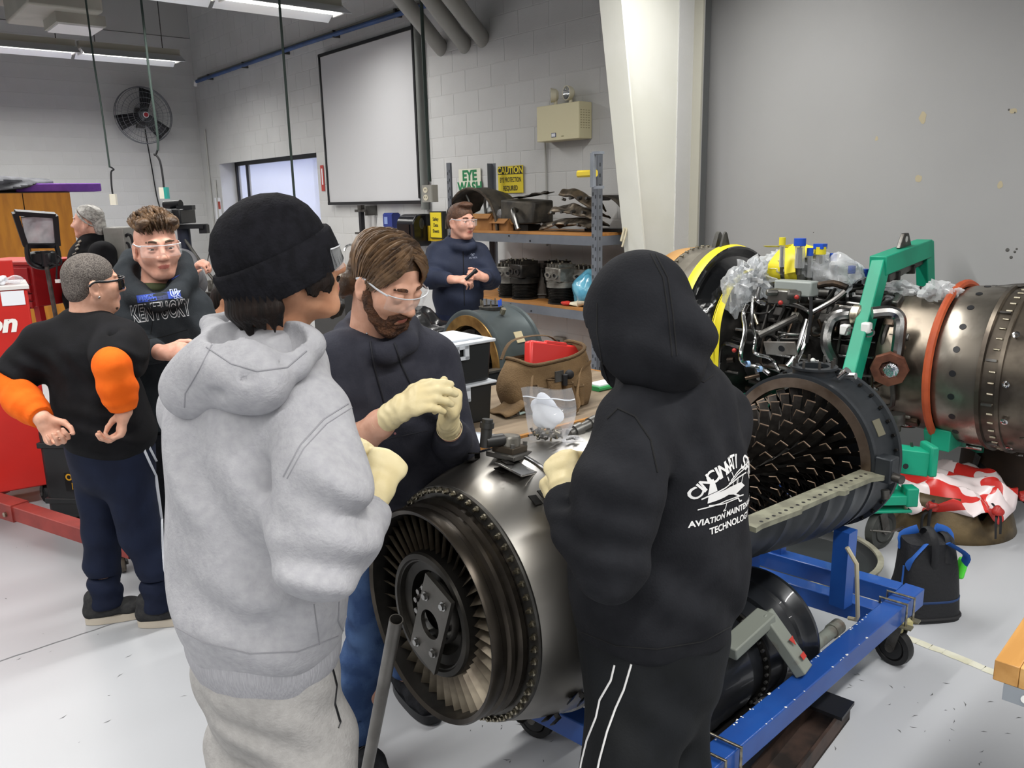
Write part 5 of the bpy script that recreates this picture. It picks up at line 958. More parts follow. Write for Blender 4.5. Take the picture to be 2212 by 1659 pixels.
o = part(MB().grid(lambda u, v: (-.205-.10*v, -.155+.16*u+.02*v, .014+.05*(1-v)**2+.008*math.sin(6*u)), 8, 6), 'end_flap', M_can, bg); o.modifiers.new('s', 'SOLIDIFY').thickness = .006
part(MB().cyl((.0, -.16, .12), (.0, -.163, .17), .013, n=12).ball((.03, -.155, .165), .022, 12, 8), 'tool_handle', M_rubber, bg); part(MB().box((-.045, -.155, .165), (.05, .006, .05), RZ(.1)), 'grey_tool', M_dull, bg)
part(MB().tube([(.19, -.09, .03), (.20, -.08, .12), (.195, -.07, .2)], .005, 6), 'zip_edge', M_dull, bg); part(MB().lathe([(.006, 0), (.010, .002), (.006, .004)], 12, M=T(.205, -.08, .10)), 'zip_ring', M_chrome, bg)
rcse = thing('red_tool_case', 'red plastic tool case sticking up out of the canvas bag', 'tool case', bg.matrix_world @ T(.045, .0, .155) @ RY(R(12)) @ RX(R(-14)))
M_rc = mat('red_plastic', '#c8302c', rough=.35); part(MB().box((0, 0, .05), (.30, .06, .16)), 'case', M_rc, rcse, bev=.012); part(MB().box((0, -.004, .128), (.12, .05, .018)), 'handle_block', M_rc, rcse, bev=.004)
for x in (-.085, .085): part(MB().box((x, -.002, .131), (.04, .03, .006)), 'latch', M_black, rcse, bev=.002)
for x in (-.06, -.02, .07): part(MB().box((x, -.0285, .10), (.022, .002, .003)), 'embossed_line', mat('line_pale', '#e6a09a', rough=.5), rcse)
p = onb(1302, 838); solo(MB().box((0, 0, .012), (.16, .11, .022), None, .006), 'green_case', mat('green_plastic', '#2f8a4e', rough=.4), 'low green case with white lid beside the canvas bag', 'case', frame(Vector((p.x, p.y, BZ)), NB, UB)); o = bpy.data.objects['green_case']; part(MB().box((0, 0, .026), (.13, .08, .008)), 'white_lid', M_paper, o)
# far compressor drum on its own low trolley by the rack
c = W(1030, 780, 4.85); Mx = frame(c, (0, 0, 1), None, NB); fc_ = thing('far_compressor_case', 'far compressor case with gold ring and dark blades near the storage rack', 'engine module', Mx)
part(MB().lathe([(.25, -.05), (.30, -.052), (.315, -.045), (.305, -.03), (.305, .24), (.32, .245), (.32, .265), (.28, .265), (.25, -.05)], 72), 'ring_case', mat('case_grey_green', '#4d5557', '#3f4648', sc=4, rough=.4, metal=.3), fc_)
part(MB().lathe([(.222, -.058), (.282, -.058), (.284, -.05), (.225, -.02), (.222, .15)], 72), 'gold_liner', mat('liner_gold', '#a8874f', '#7d6238', sc=8, rough=.35, metal=.7), fc_); part(MB().lathe([(.001, .15), (.24, .15)], 40), 'rear_plate', M_black, fc_)
part(MB().lathe([(.001, -.22), (.05, -.2), (.09, 0), (.09, .14)], 32), 'rotor_drum', M_dark, fc_)
for k in range(3):
    b_ = part(blade_mesh(.085, .215-.02*k, .03, .036, R(60), R(35), .002, .1, 3), 'rotor_blade', M_rb, fc_, T(0, 0, .06-.09*k)); copies(b_, fc_, [RZ(2*PI*i/24+.1*k) @ T(0, 0, .06-.09*k) for i in range(1, 24)])
a0, a1 = PI/2, 3*PI/2; part(MB().lathe([(.30, -.05), (.28, -.3), (.26, -.3), (.28, -.05)], 40, a0, a1), 'lower_shell', mat('case_dark2', '#26292b', rough=.4), fc_)
for sg in (-1, 1): part(MB().box((0, sg*.29, -.17), (.012, .06, .26)), 'split_flange', M_dull, fc_)
Mt_ = T(.305, 0, .12) @ RY(R(90)); part(MB().lathe([(.05, -.02), (.065, -.02), (.075, .015), (.05, .018)], 28, M=Mt_), 'top_boss', M_dull, fc_)
for i in range(7): a = 2*PI*i/7; part(MB().cyl(Mt_ @ Vector((.062*math.cos(a), .062*math.sin(a), .015)), Mt_ @ Vector((.062*math.cos(a), .062*math.sin(a), .055)), .005, n=8), 'stud', M_bluecap if i in (2, 3) else M_zinc, fc_)
part(MB().box((.306, 0, .12), (.004, .07, .06), RZ(R(58))), 'tan_patch', mat('patch_tan', '#a79b7d', rough=.6), fc_); part(MB().cyl((.29, .13, .1), (.32, .145, .1), .016, n=12), 'fitting', M_zinc, fc_)
for y in (-.2, .2): part(MB().box((-.53, y, .0), (.50, .05, .05)).box((-.30, y, .10), (.05, .05, .34)), 'trolley_leg', M_greyp, fc_)
part(MB().box((-.30, 0, .27), (.06, .5, .05)), 'trolley_bar', M_greyp, fc_); zc = c.z
p = onb(1113, 782); t = thing('blue_banded_fitting', 'steel fitting with a blue band standing behind the tool bag', 'fitting', T(W(1113, 788, 3.75))); zz_ = W(1113, 788, 3.75).z
part(MB().cyl((0, 0, -.03), (0, 0, .02), .022, n=14), 'base', M_dull, t); part(MB().cyl((0, 0, .02), (0, 0, .065), .019, n=14), 'blue_band', mat('band_blue', '#2f62b8', rough=.4), t); part(MB().cyl((0, 0, .065), (0, 0, .10), .014, n=12).cyl((0, 0, .10), (0, 0, .115), .010, n=12), 'tip', M_steel, t); t.location.z = BZ+.03; 
# sink, black bin bag stand in the back (between the men)
s_, z_ = onq(735, 610, 4.75); t = thing('utility_sink', 'pale stone utility sink against the block wall behind the bearded man', 'sink', frame(room(s_, 4.80, 0), -UB, NB))
part(MB().box((0, 0, .93), (1.0, .55, .08)).box((0, .22, 1.0), (1.0, .10, .10)), 'basin_top', mat('sink_stone', '#b9aea0', '#a89d90', sc=8, rough=.5), t, bev=.02); part(MB().box((0, 0, .45), (.8, .45, .9)), 'pedestal', mat('pedestal_dark', '#3b3a39', rough=.6), t)
part(MB().tube([(0, .2, 1.05), (0, .2, 1.28), (0, .08, 1.30), (0, .03, 1.24)], .014, 8, sm=4), 'faucet', M_chrome, t); part(MB().box((.25, .2, 1.12), (.12, .1, .2)), 'soap_box', mat('soap_tan', '#a89a88', rough=.5), t)
p = W(905, 690, 5.3); t = thing('bin_stand', 'black plastic sack draped over a grey perforated stand beside the navy jacket man', 'bin', T(p.x, p.y, 0)); part(lumpy(MB(), (0, 0, .90), (.26, .22, .20), 14, .22, 36, 24, 2), 'black_sack', mat('sack_black', '#141416', rough=.3, bump=.5, bsc=16, coat=.3), t); part(MB().box((.14, -.1, .45), (.06, .04, .9)).box((-.14, -.1, .45), (.06, .04, .9)).box((0, -.1, .62), (.34, .03, .05)), 'stand_post', M_greyp, t)

# ------------------------------------------------------------------ right foreground: tool bag, orange-and-white cover in a brown bowl, table corner
p = Zp(2015, 1345); t = thing('blue_black_tool_bag', 'black fabric tool bag with blue straps standing on the floor by the blue frame', 'bag', T(p.x, p.y+.10, 0) @ RZ(R(6))); M_bag = mat('bag_black', '#131418', rough=.65, bump=.25, bsc=60); M_bb = mat('bag_blue', '#1f57a8', rough=.6)
def br(tt):
    k = .142*(1-.22*tt**1.5); d = .115*(1-.60*tt); rg = []
    for i in range(28):
        a = 2*PI*i/28; c, s_ = math.cos(a), math.sin(a); e_ = .6; rg.append((k*math.copysign(abs(c)**e_, c)+.006*math.sin(5*tt+2*a), d*math.copysign(abs(s_)**e_, s_)+.004*math.sin(7*tt+3*a), .35*tt+.02*tt*math.sin(a*1)))
    return rg
part(MB().loft([br(i/9) for i in range(10)]), 'body', M_bag, t); part(MB().tube(br(.05), .008, 6, closed=True), 'base_piping', M_rubber, t); part(MB().tube(br(.27), .006, 6, closed=True, flat=((0, 0, 1), .4)), 'blue_band', mat('bag_blue_dark', '#15315c', rough=.6), t)
for sx_ in (-1, 1):
    part(MB().tube([(sx_*.130, -.065, .25), (sx_*.118, -.085, .30), (sx_*.05, -.06, .345)], .021, 6, sm=4, flat=((0, -1, .6), .25)), 'blue_strap', M_bb, t); part(MB().tube([(sx_*.118, .02, .30), (sx_*.105, .03, .355), (sx_*.04, .02, .385)], .020, 6, sm=4, flat=((0, 0, 1), .3)), 'blue_strap', M_bb, t)
part(MB().tube([(-.0, -.06, .22), (-.012, -.07, .34), (-.015, -.03, .40), (-.012, .02, .38), (-.01, .04, .30)], .017, 6, sm=5, flat=((1, 0, 0), .35)), 'handle', M_bag, t); part(MB().tube([(.06, -.06, .25), (.07, -.03, .35), (.065, .02, .36), (.06, .04, .28)], .014, 6, sm=5, flat=((1, 0, 0), .35)), 'handle', M_bag, t)
for x, z in ((-.06, .17), (.03, .12), (-.04, .26)): part(MB().box((x, -.092+.15*z, z), (.006, .006, .018)), 'buckle', M_chrome, t)
for x, z in ((-.065, .30), (-.05, .285)): part(MB().cyl((x, -.03, z-.05), (x, -.035, z+.02), .008, n=10), 'silver_tool', M_chrome, t)
part(MB().tube([(-.138, -.05, .02), (-.135, -.05, .25)], .004, 6), 'side_piping', M_bb, t)
o = part(MB().box((0, 0, 0), (.03, .045, .095), T(.152, -.02, .205) @ RY(R(12))), 'green_tag', mat('tag_green', '#4fd63a', rough=.45), t, bev=.012)
p = Zp(2062, 1160); bo = thing('brown_bowl', 'brown cut-out metal bowl on the floor holding a red and white plastic cover', 'bowl', T(p.x+.06, p.y+.24, 0)); M_bowl = mat('bowl_brown', '#6a5a3f', '#4c402d', sc=7, rough=.45, metal=.4, bump=.1)
n = 72; rg = []
for t_ in (0, .25, .5, .75, 1):
    rr = []
    for i in range(n):
        a = 2*PI*i/n; notch = .13*max(0, math.sin(4*a+.6))**3; h_ = (.225-notch)*t_; r_ = .36-.05*t_-.04*t_*t_; rr.append((r_*math.cos(a), r_*math.sin(a), h_))
    rg.append(rr)
o = part(MB().loft(rg, cap=False), 'bowl_wall', M_bowl, bo); o.modifiers.new('s', 'SOLIDIFY').thickness = .006; part(MB().lathe([(.001, .004), (.355, .004)], 48), 'bowl_floor', M_bowl, bo)
M_rw = bpy.data.materials.new('red_white_plastic'); M_rw.use_nodes = True; nt = M_rw.node_tree; b_ = nt.nodes['Principled BSDF']; b_.inputs['Roughness'].default_value = .28; tc = nt.nodes.new('ShaderNodeTexCoord'); mp = nt.nodes.new('ShaderNodeMapping'); mp.inputs['Rotation'].default_value = (.3, .5, .9); mp.inputs['Scale'].default_value = (3.6, 3.6, 3.6); ck = nt.nodes.new('ShaderNodeTexChecker'); ck.inputs['Scale'].default_value = 1.15; ck.inputs[1].default_value = hx('#d0342f'); ck.inputs[2].default_value = hx('#e9dcdd')
nt.links.new(tc.outputs['Object'], mp.inputs[0]); nz_ = nt.nodes.new('ShaderNodeTexNoise'); nz_.inputs['Scale'].default_value = 3.5; va_ = nt.nodes.new('ShaderNodeVectorMath'); va_.operation = 'MULTIPLY_ADD'; va_.inputs[1].default_value = (.9, .9, .9); nt.links.new(tc.outputs['Object'], nz_.inputs[0]); nt.links.new(nz_.outputs['Color'], va_.inputs[0]); nt.links.new(mp.outputs[0], va_.inputs[2]); nt.links.new(va_.outputs[0], ck.inputs[0]); nt.links.new(ck.outputs[0], b_.inputs['Base Color'])
cv = MB(); rnd = random.Random(12); ks = [(rnd.uniform(4, 22), rnd.uniform(4, 16), rnd.uniform(0, 6)) for _ in range(9)]
def cover(u, v):
    a = 2*PI*u; r_ = .355*v; nz = sum(math.sin(a1*math.cos(a)*v*.9+b1*math.sin(a)*v*.9+c1) for a1, b1, c1 in ks)/4
    fl = max(0, v-.72)/.28; return (r_*math.cos(a)*(1+.05*math.sin(3*a)), r_*math.sin(a), .255-.03*v*v-.10*fl*fl*(.55+.6*math.sin(5*a+1))+.055*nz*(.35+v*.65))
cvo = solo(cv.grid(cover, 64, 20), 'plastic_cover', M_rw, 'crumpled red and white checkered plastic cover draped over the brown bowl', 'cover', bo.matrix_world.copy()); cvo.modifiers.new('s', 'SOLIDIFY').thickness = .003
for a in (R(-128), R(-78), R(-30)): 
    q = Vector((.37*math.cos(a), .37*math.sin(a), .17)); o_ = Vector((math.cos(a), math.sin(a), 0)); part(MB().tube([q-o_*.04+ZZ*.05, q+o_*.02+ZZ*.01, q+o_*.035-ZZ*.09], .008, 6, sm=4, flat=(o_.cross(ZZ), .4)).tube([q, q+o_*.03-ZZ*.02+o_.cross(ZZ)*.03, q+o_*.04-ZZ*.11+o_.cross(ZZ)*.03], .007, 6, sm=4, flat=(o_.cross(ZZ), .4)), 'black_tie', M_rubber, cvo); part(lumpy(MB(), q+ZZ*.03, (.03, .03, .025), int(a*50) % 97, .3), 'red_knot', M_red, cvo)
# brown tarp-like drum behind, in the dark under the exhaust
p = Zp(2200, 1075); o = solo(MB().lathe([(.001, .0), (.30, .0), (.31, .03), (.30, .36), (.27, .40), (.001, .40)], 48), 'brown_drum', mat('drum_rust', '#3b2a1d', '#241a14', sc=3, rough=.6), 'dark brown drum in the shade under the engine exhaust', 'drum', T(p.x+.1, p.y+.22, 0))
# table corner
z_ = .9; A = Zp(2149, 1425, z_); dB = (Zp(2212, 1332, z_)-A).normalized(); dC = (Zp(2212, 1448, z_)-A).normalized(); dC = (dC-dB*dC.dot(dB)).normalized(); Mt = frame(A, dB, dC); sgn = 1 if Mt.to_3x3().col[2].z > 0 else -1
t = thing('butcher_block_table', 'corner of a butcher block table at the right edge', 'table', frame(A, dB, None, (0, 0, 1))); cy = 1 if (t.matrix_world.inverted() @ (A+dC*.1)).y > 0 else -1
cols = [mat('maple_%d' % k, c, d, sc=3, stretch=(1, 8, 8), rough=.4) for k, (c, d) in enumerate((('#b98a4d', '#a97a3f'), ('#a57439', '#94652e'), ('#c79c60', '#b88b4f')))]
for i in range(9): part(MB().box((.6, cy*(.022+i*.0445), -.022), (1.2, .0438, .044)), 'stave', cols[(i*2) % 3], t, bev=.0015)
part(MB().box((.55, cy*.2, -.062), (1.1, .36, .036)), 'apron', mat('apron_grey', '#8f959c', rough=.4, metal=.3), t); part(MB().cyl((.0, cy*.06, -.062), (-.004, cy*.06, -.062), .008, n=12), 'apron_screw', M_white, t)
for x in (.1, 1.0):
    part(MB().box((x, cy*.1, -.49), (.05, .05, .82)), 'leg', mat('apron_grey', ''), t)
# ------------------------------------------------------------------ left side: cabinet, tool chests, softbox, case, red floor stand
M_oak = mat('cabinet_wood', '#b5761f', '#a3671a', sc=2.5, stretch=(6, 6, 1), rough=.45)
q1, _ = ons(176, 600, 11.6); q0, _ = ons(-150, 600, 11.6); _, zt = ons(100, 415, 11.6); wd = q1-q0
CB = frame(UB*11.6+NB*q1, NB, UB); cb = thing('wooden_cabinet', 'tall orange-brown wooden cabinet at the left wall', 'cabinet', CB)
part(MB().box((-wd/2, .35, zt/2), (wd, .68, zt)), 'carcass', mat('cabinet_side', '#3f2c18', rough=.6), cb)
for k in range(3):
    dw = wd/3; d = part(MB().box((-dw*(k+.5), -.008, zt/2+.03), (dw-.012, .022, zt-.08)), 'door', M_oak, cb); part(MB().box((-dw*k-.05 if k % 2 else -dw*(k+1)+.05, -.03, .95), (.02, .03, .12)), 'door_pull', M_dull, d)
for px in (92, 100, 120): qx, zx = ons(px, 620, 11.58); part(MB().cyl((qx-q1, -.02, zx), (qx-q1, -.035, zx), .03, n=14), 'knob', M_black, cb)
qa, za = ons(130, 405, 11.7); o = thing('purple_foam', 'purple foam slab lying on top of the wooden cabinet', 'foam slab', CB @ T(qa-q1, .30, zt)); part(MB().box((0, 0, .055), (.95, .5, .10), RZ(R(-4))), 'slab', mat('purple_foam', '#6d3f96', '#633889', sc=9, rough=.85), o, bev=.012)
qa, za = ons(15, 405, 11.7); o = thing('grey_bundle', 'grey cloth bundle draped on the cabinet top at the left edge', 'cloth', CB @ T(qa-q1-.05, .25, zt)); part(lumpy(MB(), (0, 0, .10), (.55, .3, .10), 33, .2, 40, 20, 1.6), 'cloth', mat('cloth_grey', '#5d5e62', '#4c4d51', sc=9, rough=.9, bump=.4, bsc=30), o)
o2 = solo(MB().box((0, 0, 0), (.55, .3, .08), None, .02), 'red_case', mat('red_case', '#b04030', rough=.5), 'red flat case on the grey cloth bundle', 'case', CB @ T(qa-q1-.35, .25, zt+.205))
# red tool chests
def chest(label, px, py, Y, w_, d_, z0, z1, nd, par=None):
    p = W(px, py, Y); t = thing('tool_chest', label, 'tool chest', frame(Vector((p.x, p.y, 0)), -UB*.5+NB, UB+NB*.5)); M_rd = mat('chest_red', '#a61f22', '#961b1e', sc=3, rough=.35)
    part(MB().box((-w_/2, d_/2, (z0+z1)/2), (w_, d_, z1-z0)), 'body', M_rd, t, bev=.008); h_ = (z1-z0-.06)/nd
    for i in range(nd):
        d = part(MB().box((-w_/2, -.008, z1-.03-h_*(i+.5)), (w_-.04, .02, h_-.012)), 'drawer', M_rd, t, bev=.003); part(MB().box((-w_/2, -.024, z1-.03-h_*i-.018), (w_-.06, .02, .018)), 'drawer_pull', M_chrome if i else M_black, d)
    return t, M_rd
p = W(62, 610, 6.3); t = thing('tool_chest', 'dark red drawer tool chest on legs in front of the cabinet', 'tool chest', frame(Vector((p.x, p.y, 0)), (.97, -.25, 0), (.25, .97, 0))); M_rd = mat('chest_red', '#9c1d20', '#8e191c', sc=3, rough=.35); zt_ = W(62, 572, 6.3).z; zb_ = W(62, 665, 6.3).z
part(MB().box((-.30, .25, (zt_+zb_)/2), (.66, .46, zt_-zb_)), 'body', M_rd, t, bev=.01); part(MB().box((-.30, .25, zt_+.01), (.68, .48, .03)), 'lid', M_red, t, bev=.008)
hs = [.13, .07, .06, .06]; z = zt_-.02
for i, h_ in enumerate(hs):
    d = part(MB().box((-.30, .01, z-h_/2), (.60, .02, h_-.008)), 'drawer', M_rd, t, bev=.003); part(MB().box((-.30, -.006, z-h_+.012), (.58, .014, .014)), 'drawer_pull', M_chrome, d); z -= h_
part(MB().box((-.28, -.004, zt_-.07), (.26, .006, .03)), 'dark_badge', mat('badge_dark', '#4a1214', rough=.5), t)
for x in (-.58, .0):
    for y in (.06, .44): part(MB().beam((x, y, zb_), (x+(.06 if x > -.1 else -.06), y, 0), .05, .05), 'leg', M_rd, t)
p = W(48, 690, 4.9); t = thing('red_cart', 'bright red metal cart with white lettering at the left edge', 'cart', frame(Vector((p.x, p.y, 0)), (.85, .53, 0), (-.53, .85, 0))); zt_ = W(40, 625, 4.9).z; zb_ = W(48, 790, 4.9).z; M_rc2 = mat('cart_red', '#c4261f', '#b9221c', sc=2, rough=.4)
part(MB().box((-.35, .25, (zt_+.12)/2), (.80, .5, zt_-.12)), 'body', M_rc2, t, bev=.01); part(MB().box((-.35, .25, zt_+.01), (.82, .52, .02)), 'rim', mat('rim_white', '#d9d4d2', rough=.5), t)
lettering(t, 'son', .15, T(-.035, -.001, zt_-.20) @ FT, mat('print_white', '#eceae6', rough=.5), .006, shear=.25, align='RIGHT', sx=1.05); b_ = part(MB().box((-.03, -.003, zt_-.05), (.12, .004, .085)), 'white_card', M_paper, t)
part(MB().box((-.25, .28, zt_+.10), (.5, .04, .12)), 'back_tray', M_rc2, t, bev=.006); rnd = random.Random(2)
for i in range(6): part(lumpy(MB(), (-.45+.09*i, .15, zt_+.045), (.05, .05, .025), 50+i, .3), 'tray_item', rnd.choice((M_paper, M_dull, M_clear)), t)
for x in (-.68, -.02):
    for y in (.05, .45): caster(t, Vector((x, y, .055)), .055, .03, .3, .12, Matrix())
# softbox lamp
p0 = W(80, 503, 6.0); sb = thing('softbox_light', 'black framed softbox lamp with silver front on a tall stand', 'lamp', T(p0.x, p0.y, 0)); IB = sb.matrix_world.inverted()
c4 = [IB @ W(*v) for v in ((46, 470, 5.85), (117, 467, 6.0), (121, 527, 6.1), (58, 527, 5.95))]; nrm = (c4[1]-c4[0]).cross(c4[3]-c4[0]).normalized(); nrm = nrm if nrm.y < 0 else -nrm
def sbp(u, v): a = c4[0].lerp(c4[1], u); b = c4[3].lerp(c4[2], u); return a.lerp(b, v)+nrm*(.012*math.sin(9*u+5*v)*math.sin(PI*u)*math.sin(PI*v)-.02*math.sin(PI*u)*math.sin(PI*v))
part(MB().grid(sbp, 20, 16), 'silver_front', mat('silver_fabric', '#cfcfd3', '#b0b0b6', sc=7, rough=.25, metal=.1, bump=.7, bsc=11), sb)
corn = [c4[0]+(c4[0]-c4[2]).normalized()*.06, c4[1]+(c4[1]-c4[3])*.03, c4[2]+(c4[2]-c4[0])*.05, c4[3]+(c4[3]-c4[1])*.05]
for i in range(4): a, b = corn[i], corn[(i+1) % 4]; part(MB().beam(a, b, .035, .03, nrm), 'frame_bar', M_black, sb)
bk = [v-nrm*.16*.8 for v in c4]; cc_ = sum(bk, Vector())/4; hb = [cc_+(v-cc_)*.75 for v in bk]; part(MB().loft([[v-nrm*.012 for v in c4], hb], cap=False).add(hb, [(0, 1, 2, 3)]), 'hood_shell', M_black, sb)
low = (c4[2]+c4[3])/2; part(MB().tube([c4[3], c4[3]-ZZ*.13, low-ZZ*.17, c4[2]-ZZ*.12, c4[2]], .018, 8, sm=4), 'yoke', M_black, sb); part(MB().box(low-ZZ*.10, (.16, .10, .10)), 'lamp_head', M_black, sb, bev=.02)
base = IB @ W(98, 560, 6.0); foot = Vector((base.x+.05, base.y, 0)); part(MB().cyl(foot+ZZ*.25, foot.lerp(base, .45), .022, n=12), 'pole', M_dull, sb); part(MB().cyl(foot.lerp(base, .42), base, .016, n=12), 'pole_upper', M_dull, sb); part(MB().cyl(foot.lerp(base, .40), foot.lerp(base, .46), .032, n=12).cyl(base-ZZ*.05, base+ZZ*.06, .03, n=12), 'collar', M_black, sb)
for k in range(3): a = .5+k*2*PI/3; part(MB().tube([foot+ZZ*.35, foot+Vector((math.cos(a)*.45, math.sin(a)*.45, .012))], .011, 8), 'leg', M_dull, sb)
part(MB().tube([IB @ W(*v) for v in ((118, 548, 5.98), (132, 560, 5.98), (130, 572, 5.98), (112, 570, 5.98), (100, 560, 5.98))], .006, 6, sm=5).tube([IB @ W(*v) for v in ((120, 545, 5.97), (123, 570, 5.97), (122, 600, 5.97), (126, 605, 5.97))], .006, 6, sm=5), 'cord', M_rubber, sb); part(MB().box(IB @ W(125, 607, 5.97), (.03, .02, .025)), 'plug', M_white, sb)
# black hard case
p = Zp(200, 1128); cs = thing('hard_case', 'upright black hard travel case standing on the floor behind the orange-sleeved man', 'case', frame(Vector((p.x, p.y, 0)), (.98, -.10, 0), (.10, .98, 0))); M_case2 = mat('case_black', '#1b1d1f', '#222426', sc=6, rough=.45)
cw, ch_, cd = .54, .56, .22; part(MB().box((0, cd/2, ch_/2+.02), (cw, cd, ch_)), 'shell', M_case2, cs, bev=.03)
for z in (.13, .47): part(MB().box((0, cd/2, z), (cw+.014, cd+.014, .035)), 'rib', M_case2, cs, bev=.006)
for x in (-cw/2-.012, cw/2+.012): 
    for z in (.16, .44): part(MB().box((x, cd/2, z), (.03, .10, .09)), 'latch', M_case2, cs, bev=.006)
part(MB().box((0, cd/2, ch_+.05), (.22, .05, .05)).box((0, cd/2, ch_+.02), (.28, .06, .03)), 'handle', M_case2, cs, bev=.01)
part(MB().box((-.10, -.002, .25), (.065, .004, .11)), 'label', mat('label_black', '#101112', rough=.4), cs); part(MB().lathe([(.012, 0), (.021, 0)], 18, M=T(-.105, -.0045, .28) @ RX(R(90))), 'gold_ring', mat('label_gold', '#c8931f', rough=.4), cs)
mb = MB()
for i in range(3): mb.box((-.09+i*.012, -.0045, .225), (.004, .001, .04))
part(mb, 'label_print', mat('label_gold', ''), cs, kind='stuff')
for x in (-.2, .2): part(MB().cyl((x-.02, cd-.03, .035), (x+.02, cd-.03, .035), .035, n=16), 'wheel', M_rubber, cs)
# red floor stand (engine hoist leg)
zt_ = .17; a = Zp(-140, 1050, zt_); b = Zp(292, 1185, zt_-.02); t = thing('red_stand_leg', 'red steel square-tube floor stand leg with castor across the left floor', 'stand', T(b.x, b.y, 0)); Ir = t.matrix_world.inverted(); d_ = (b-a).normalized(); M_rs = mat('stand_red', '#93352e', '#7f2d28', sc=8, rough=.5)
mid = Zp(45, 1105, zt_); part(MB().beam(Ir @ (mid-d_*.02), Ir @ b, .085, .085, ch=.004), 'tube', M_rs, t); part(MB().beam(Ir @ a, Ir @ mid, .10, .10, ch=.004), 'sleeve', M_rs, t); part(MB().box(Ir @ (b+d_*.001), (.078, .002, .07), frame((0, 0, 0), d_.cross(ZZ)).to_3x3().to_4x4() if False else Matrix()), 'hidden', M_black, t) if False else None
part(MB().beam(Ir @ (b-d_*.004), Ir @ (b+d_*.0015), .076, .076), 'open_end', M_black, t); part(MB().cyl(Ir @ (mid-d_*.06-ZZ*.01+d_.cross(ZZ)*.05), Ir @ (mid-d_*.06-ZZ*.01+d_.cross(ZZ)*.062), .014, n=8), 'bolt', M_zinc, t)
cc_ = b-d_*.12; caster(t, Vector((cc_.x, cc_.y, .045)), .045, .03, .4, .12, Ir, mat('wheel_grey', '#5c5348', rough=.5)); caster(t, Vector((a.x+.1, a.y, .045)), .045, .03, .4, .12, Ir)
o = solo(MB().beam(Zp(-60, 1060, .1), Zp(2, 1052, .14), .10, .10), 'red_post', M_rs, 'small end of a red steel beam at the left edge above the red stand', 'stand')
# camera on tripod, equipment behind the talking men
p = W(388, 480, 5.9); t = thing('video_camera', 'black video camera on a tripod behind the man in the lettered hoodie', 'camera', T(p.x, p.y, p.z) @ Matrix.Diagonal((1.1, 1.1, 1, 1))); part(MB().box((0, 0, .04), (.12, .26, .10)).cyl((-.02, -.22, .05), (-.02, -.12, .05), .045, n=18), 'body', M_black, t, bev=.008); part(MB().cyl((-.09, .02, .12), (.02, .0, .125), .03, n=14).box((.05, 0, .10), (.10, .06, .03)), 'viewfinder', M_black, t)
part(MB().box((.06, -.02, -.03), (.22, .09, .03)).box((.16, -.02, -.05), (.05, .05, .06)), 'plate', M_black, t); part(MB().cyl((.02, 0, -.30), (.02, 0, -.04), .04, n=16), 'fluid_head', mat('tripod_navy', '#1c2233', rough=.45), t)
part(MB().tube([(.02, -.02, -.1), (.20, -.12, -.36), (.26, -.14, -.44)], .010, 8), 'pan_handle', M_dull, t)
for k in range(3): a = .9+k*2*PI/3; part(MB().tube([(.02, 0, -.28), (.02+.5*math.cos(a), .5*math.sin(a), -p.z)], .016, 8), 'tripod_leg', M_black, t)
part(MB().cyl((-.03, -.221, .05), (-.03, -.225, .05), .035, n=16), 'lens_glass', mat('lens_dark', '#20242e', rough=.1), t)
p = W(262, 540, 6.6); t = thing('grey_equipment_box', 'grey metal equipment box on a stand behind the white-haired man', 'equipment', T(p.x, p.y, 0)); part(MB().box((0, 0, p.z), (.16, .2, .36)), 'case', mat('equip_grey', '#8a8883', '#7c7a75', sc=8, rough=.5), t, bev=.01); part(MB().tube([(.06, -.06, p.z+.1), (.12, -.08, p.z+.12), (.14, -.08, p.z), (.10, -.06, p.z-.1)], .012, 6, sm=4).tube([(.05, -.06, p.z+.05), (.10, -.08, p.z+.05), (.11, -.08, p.z-.06)], .010, 6, sm=4), 'cables', M_rubber, t); part(MB().cyl((0, 0, 0), (0, 0, p.z-.15), .03).cyl((0, 0, 0), (0, 0, .03), .2, n=24), 'stand', M_black, t)
# motor with fittings between the men
p = W(468, 640, 5.6); t = thing('piston_engine', 'black aircraft engine with silver fittings on a stand behind the beanie man', 'engine', T(p.x, p.y, 0)); rnd = random.Random(6); z0_ = W(468, 690, 5.6).z; z1_ = W(468, 612, 5.6).z
part(MB().cyl((-.25, .2, z0_+.02), (.25, -.1, z0_+.02), .13, n=24), 'crankcase', M_dull, t)
for i in range(26): part(MB().box((rnd.uniform(-.25, .22), rnd.uniform(-.15, .15), rnd.uniform(z0_, z1_)), [rnd.uniform(.03, .10) for _ in range(3)], RZ(0)), 'accessory', rnd.choice((M_dark, M_dark, M_black, M_dull, M_alu)), t, bev=.006)
for i in range(9): a = Vector((rnd.uniform(-.25, .2), rnd.uniform(-.2, 0), rnd.uniform(z0_, z1_))); part(MB().tube([a, a+Vector((rnd.uniform(-.1, .1), -.03, rnd.uniform(-.1, .1))), a+Vector((rnd.uniform(-.2, .2), 0, rnd.uniform(-.15, .05)))], .010, 6, sm=4), 'hose', rnd.choice((M_rubber, M_steel)), t)
part(MB().cyl((0, 0, 0), (0, 0, z0_), .05).box((0, 0, .03), (.6, .6, .05)), 'stand', M_red, t)
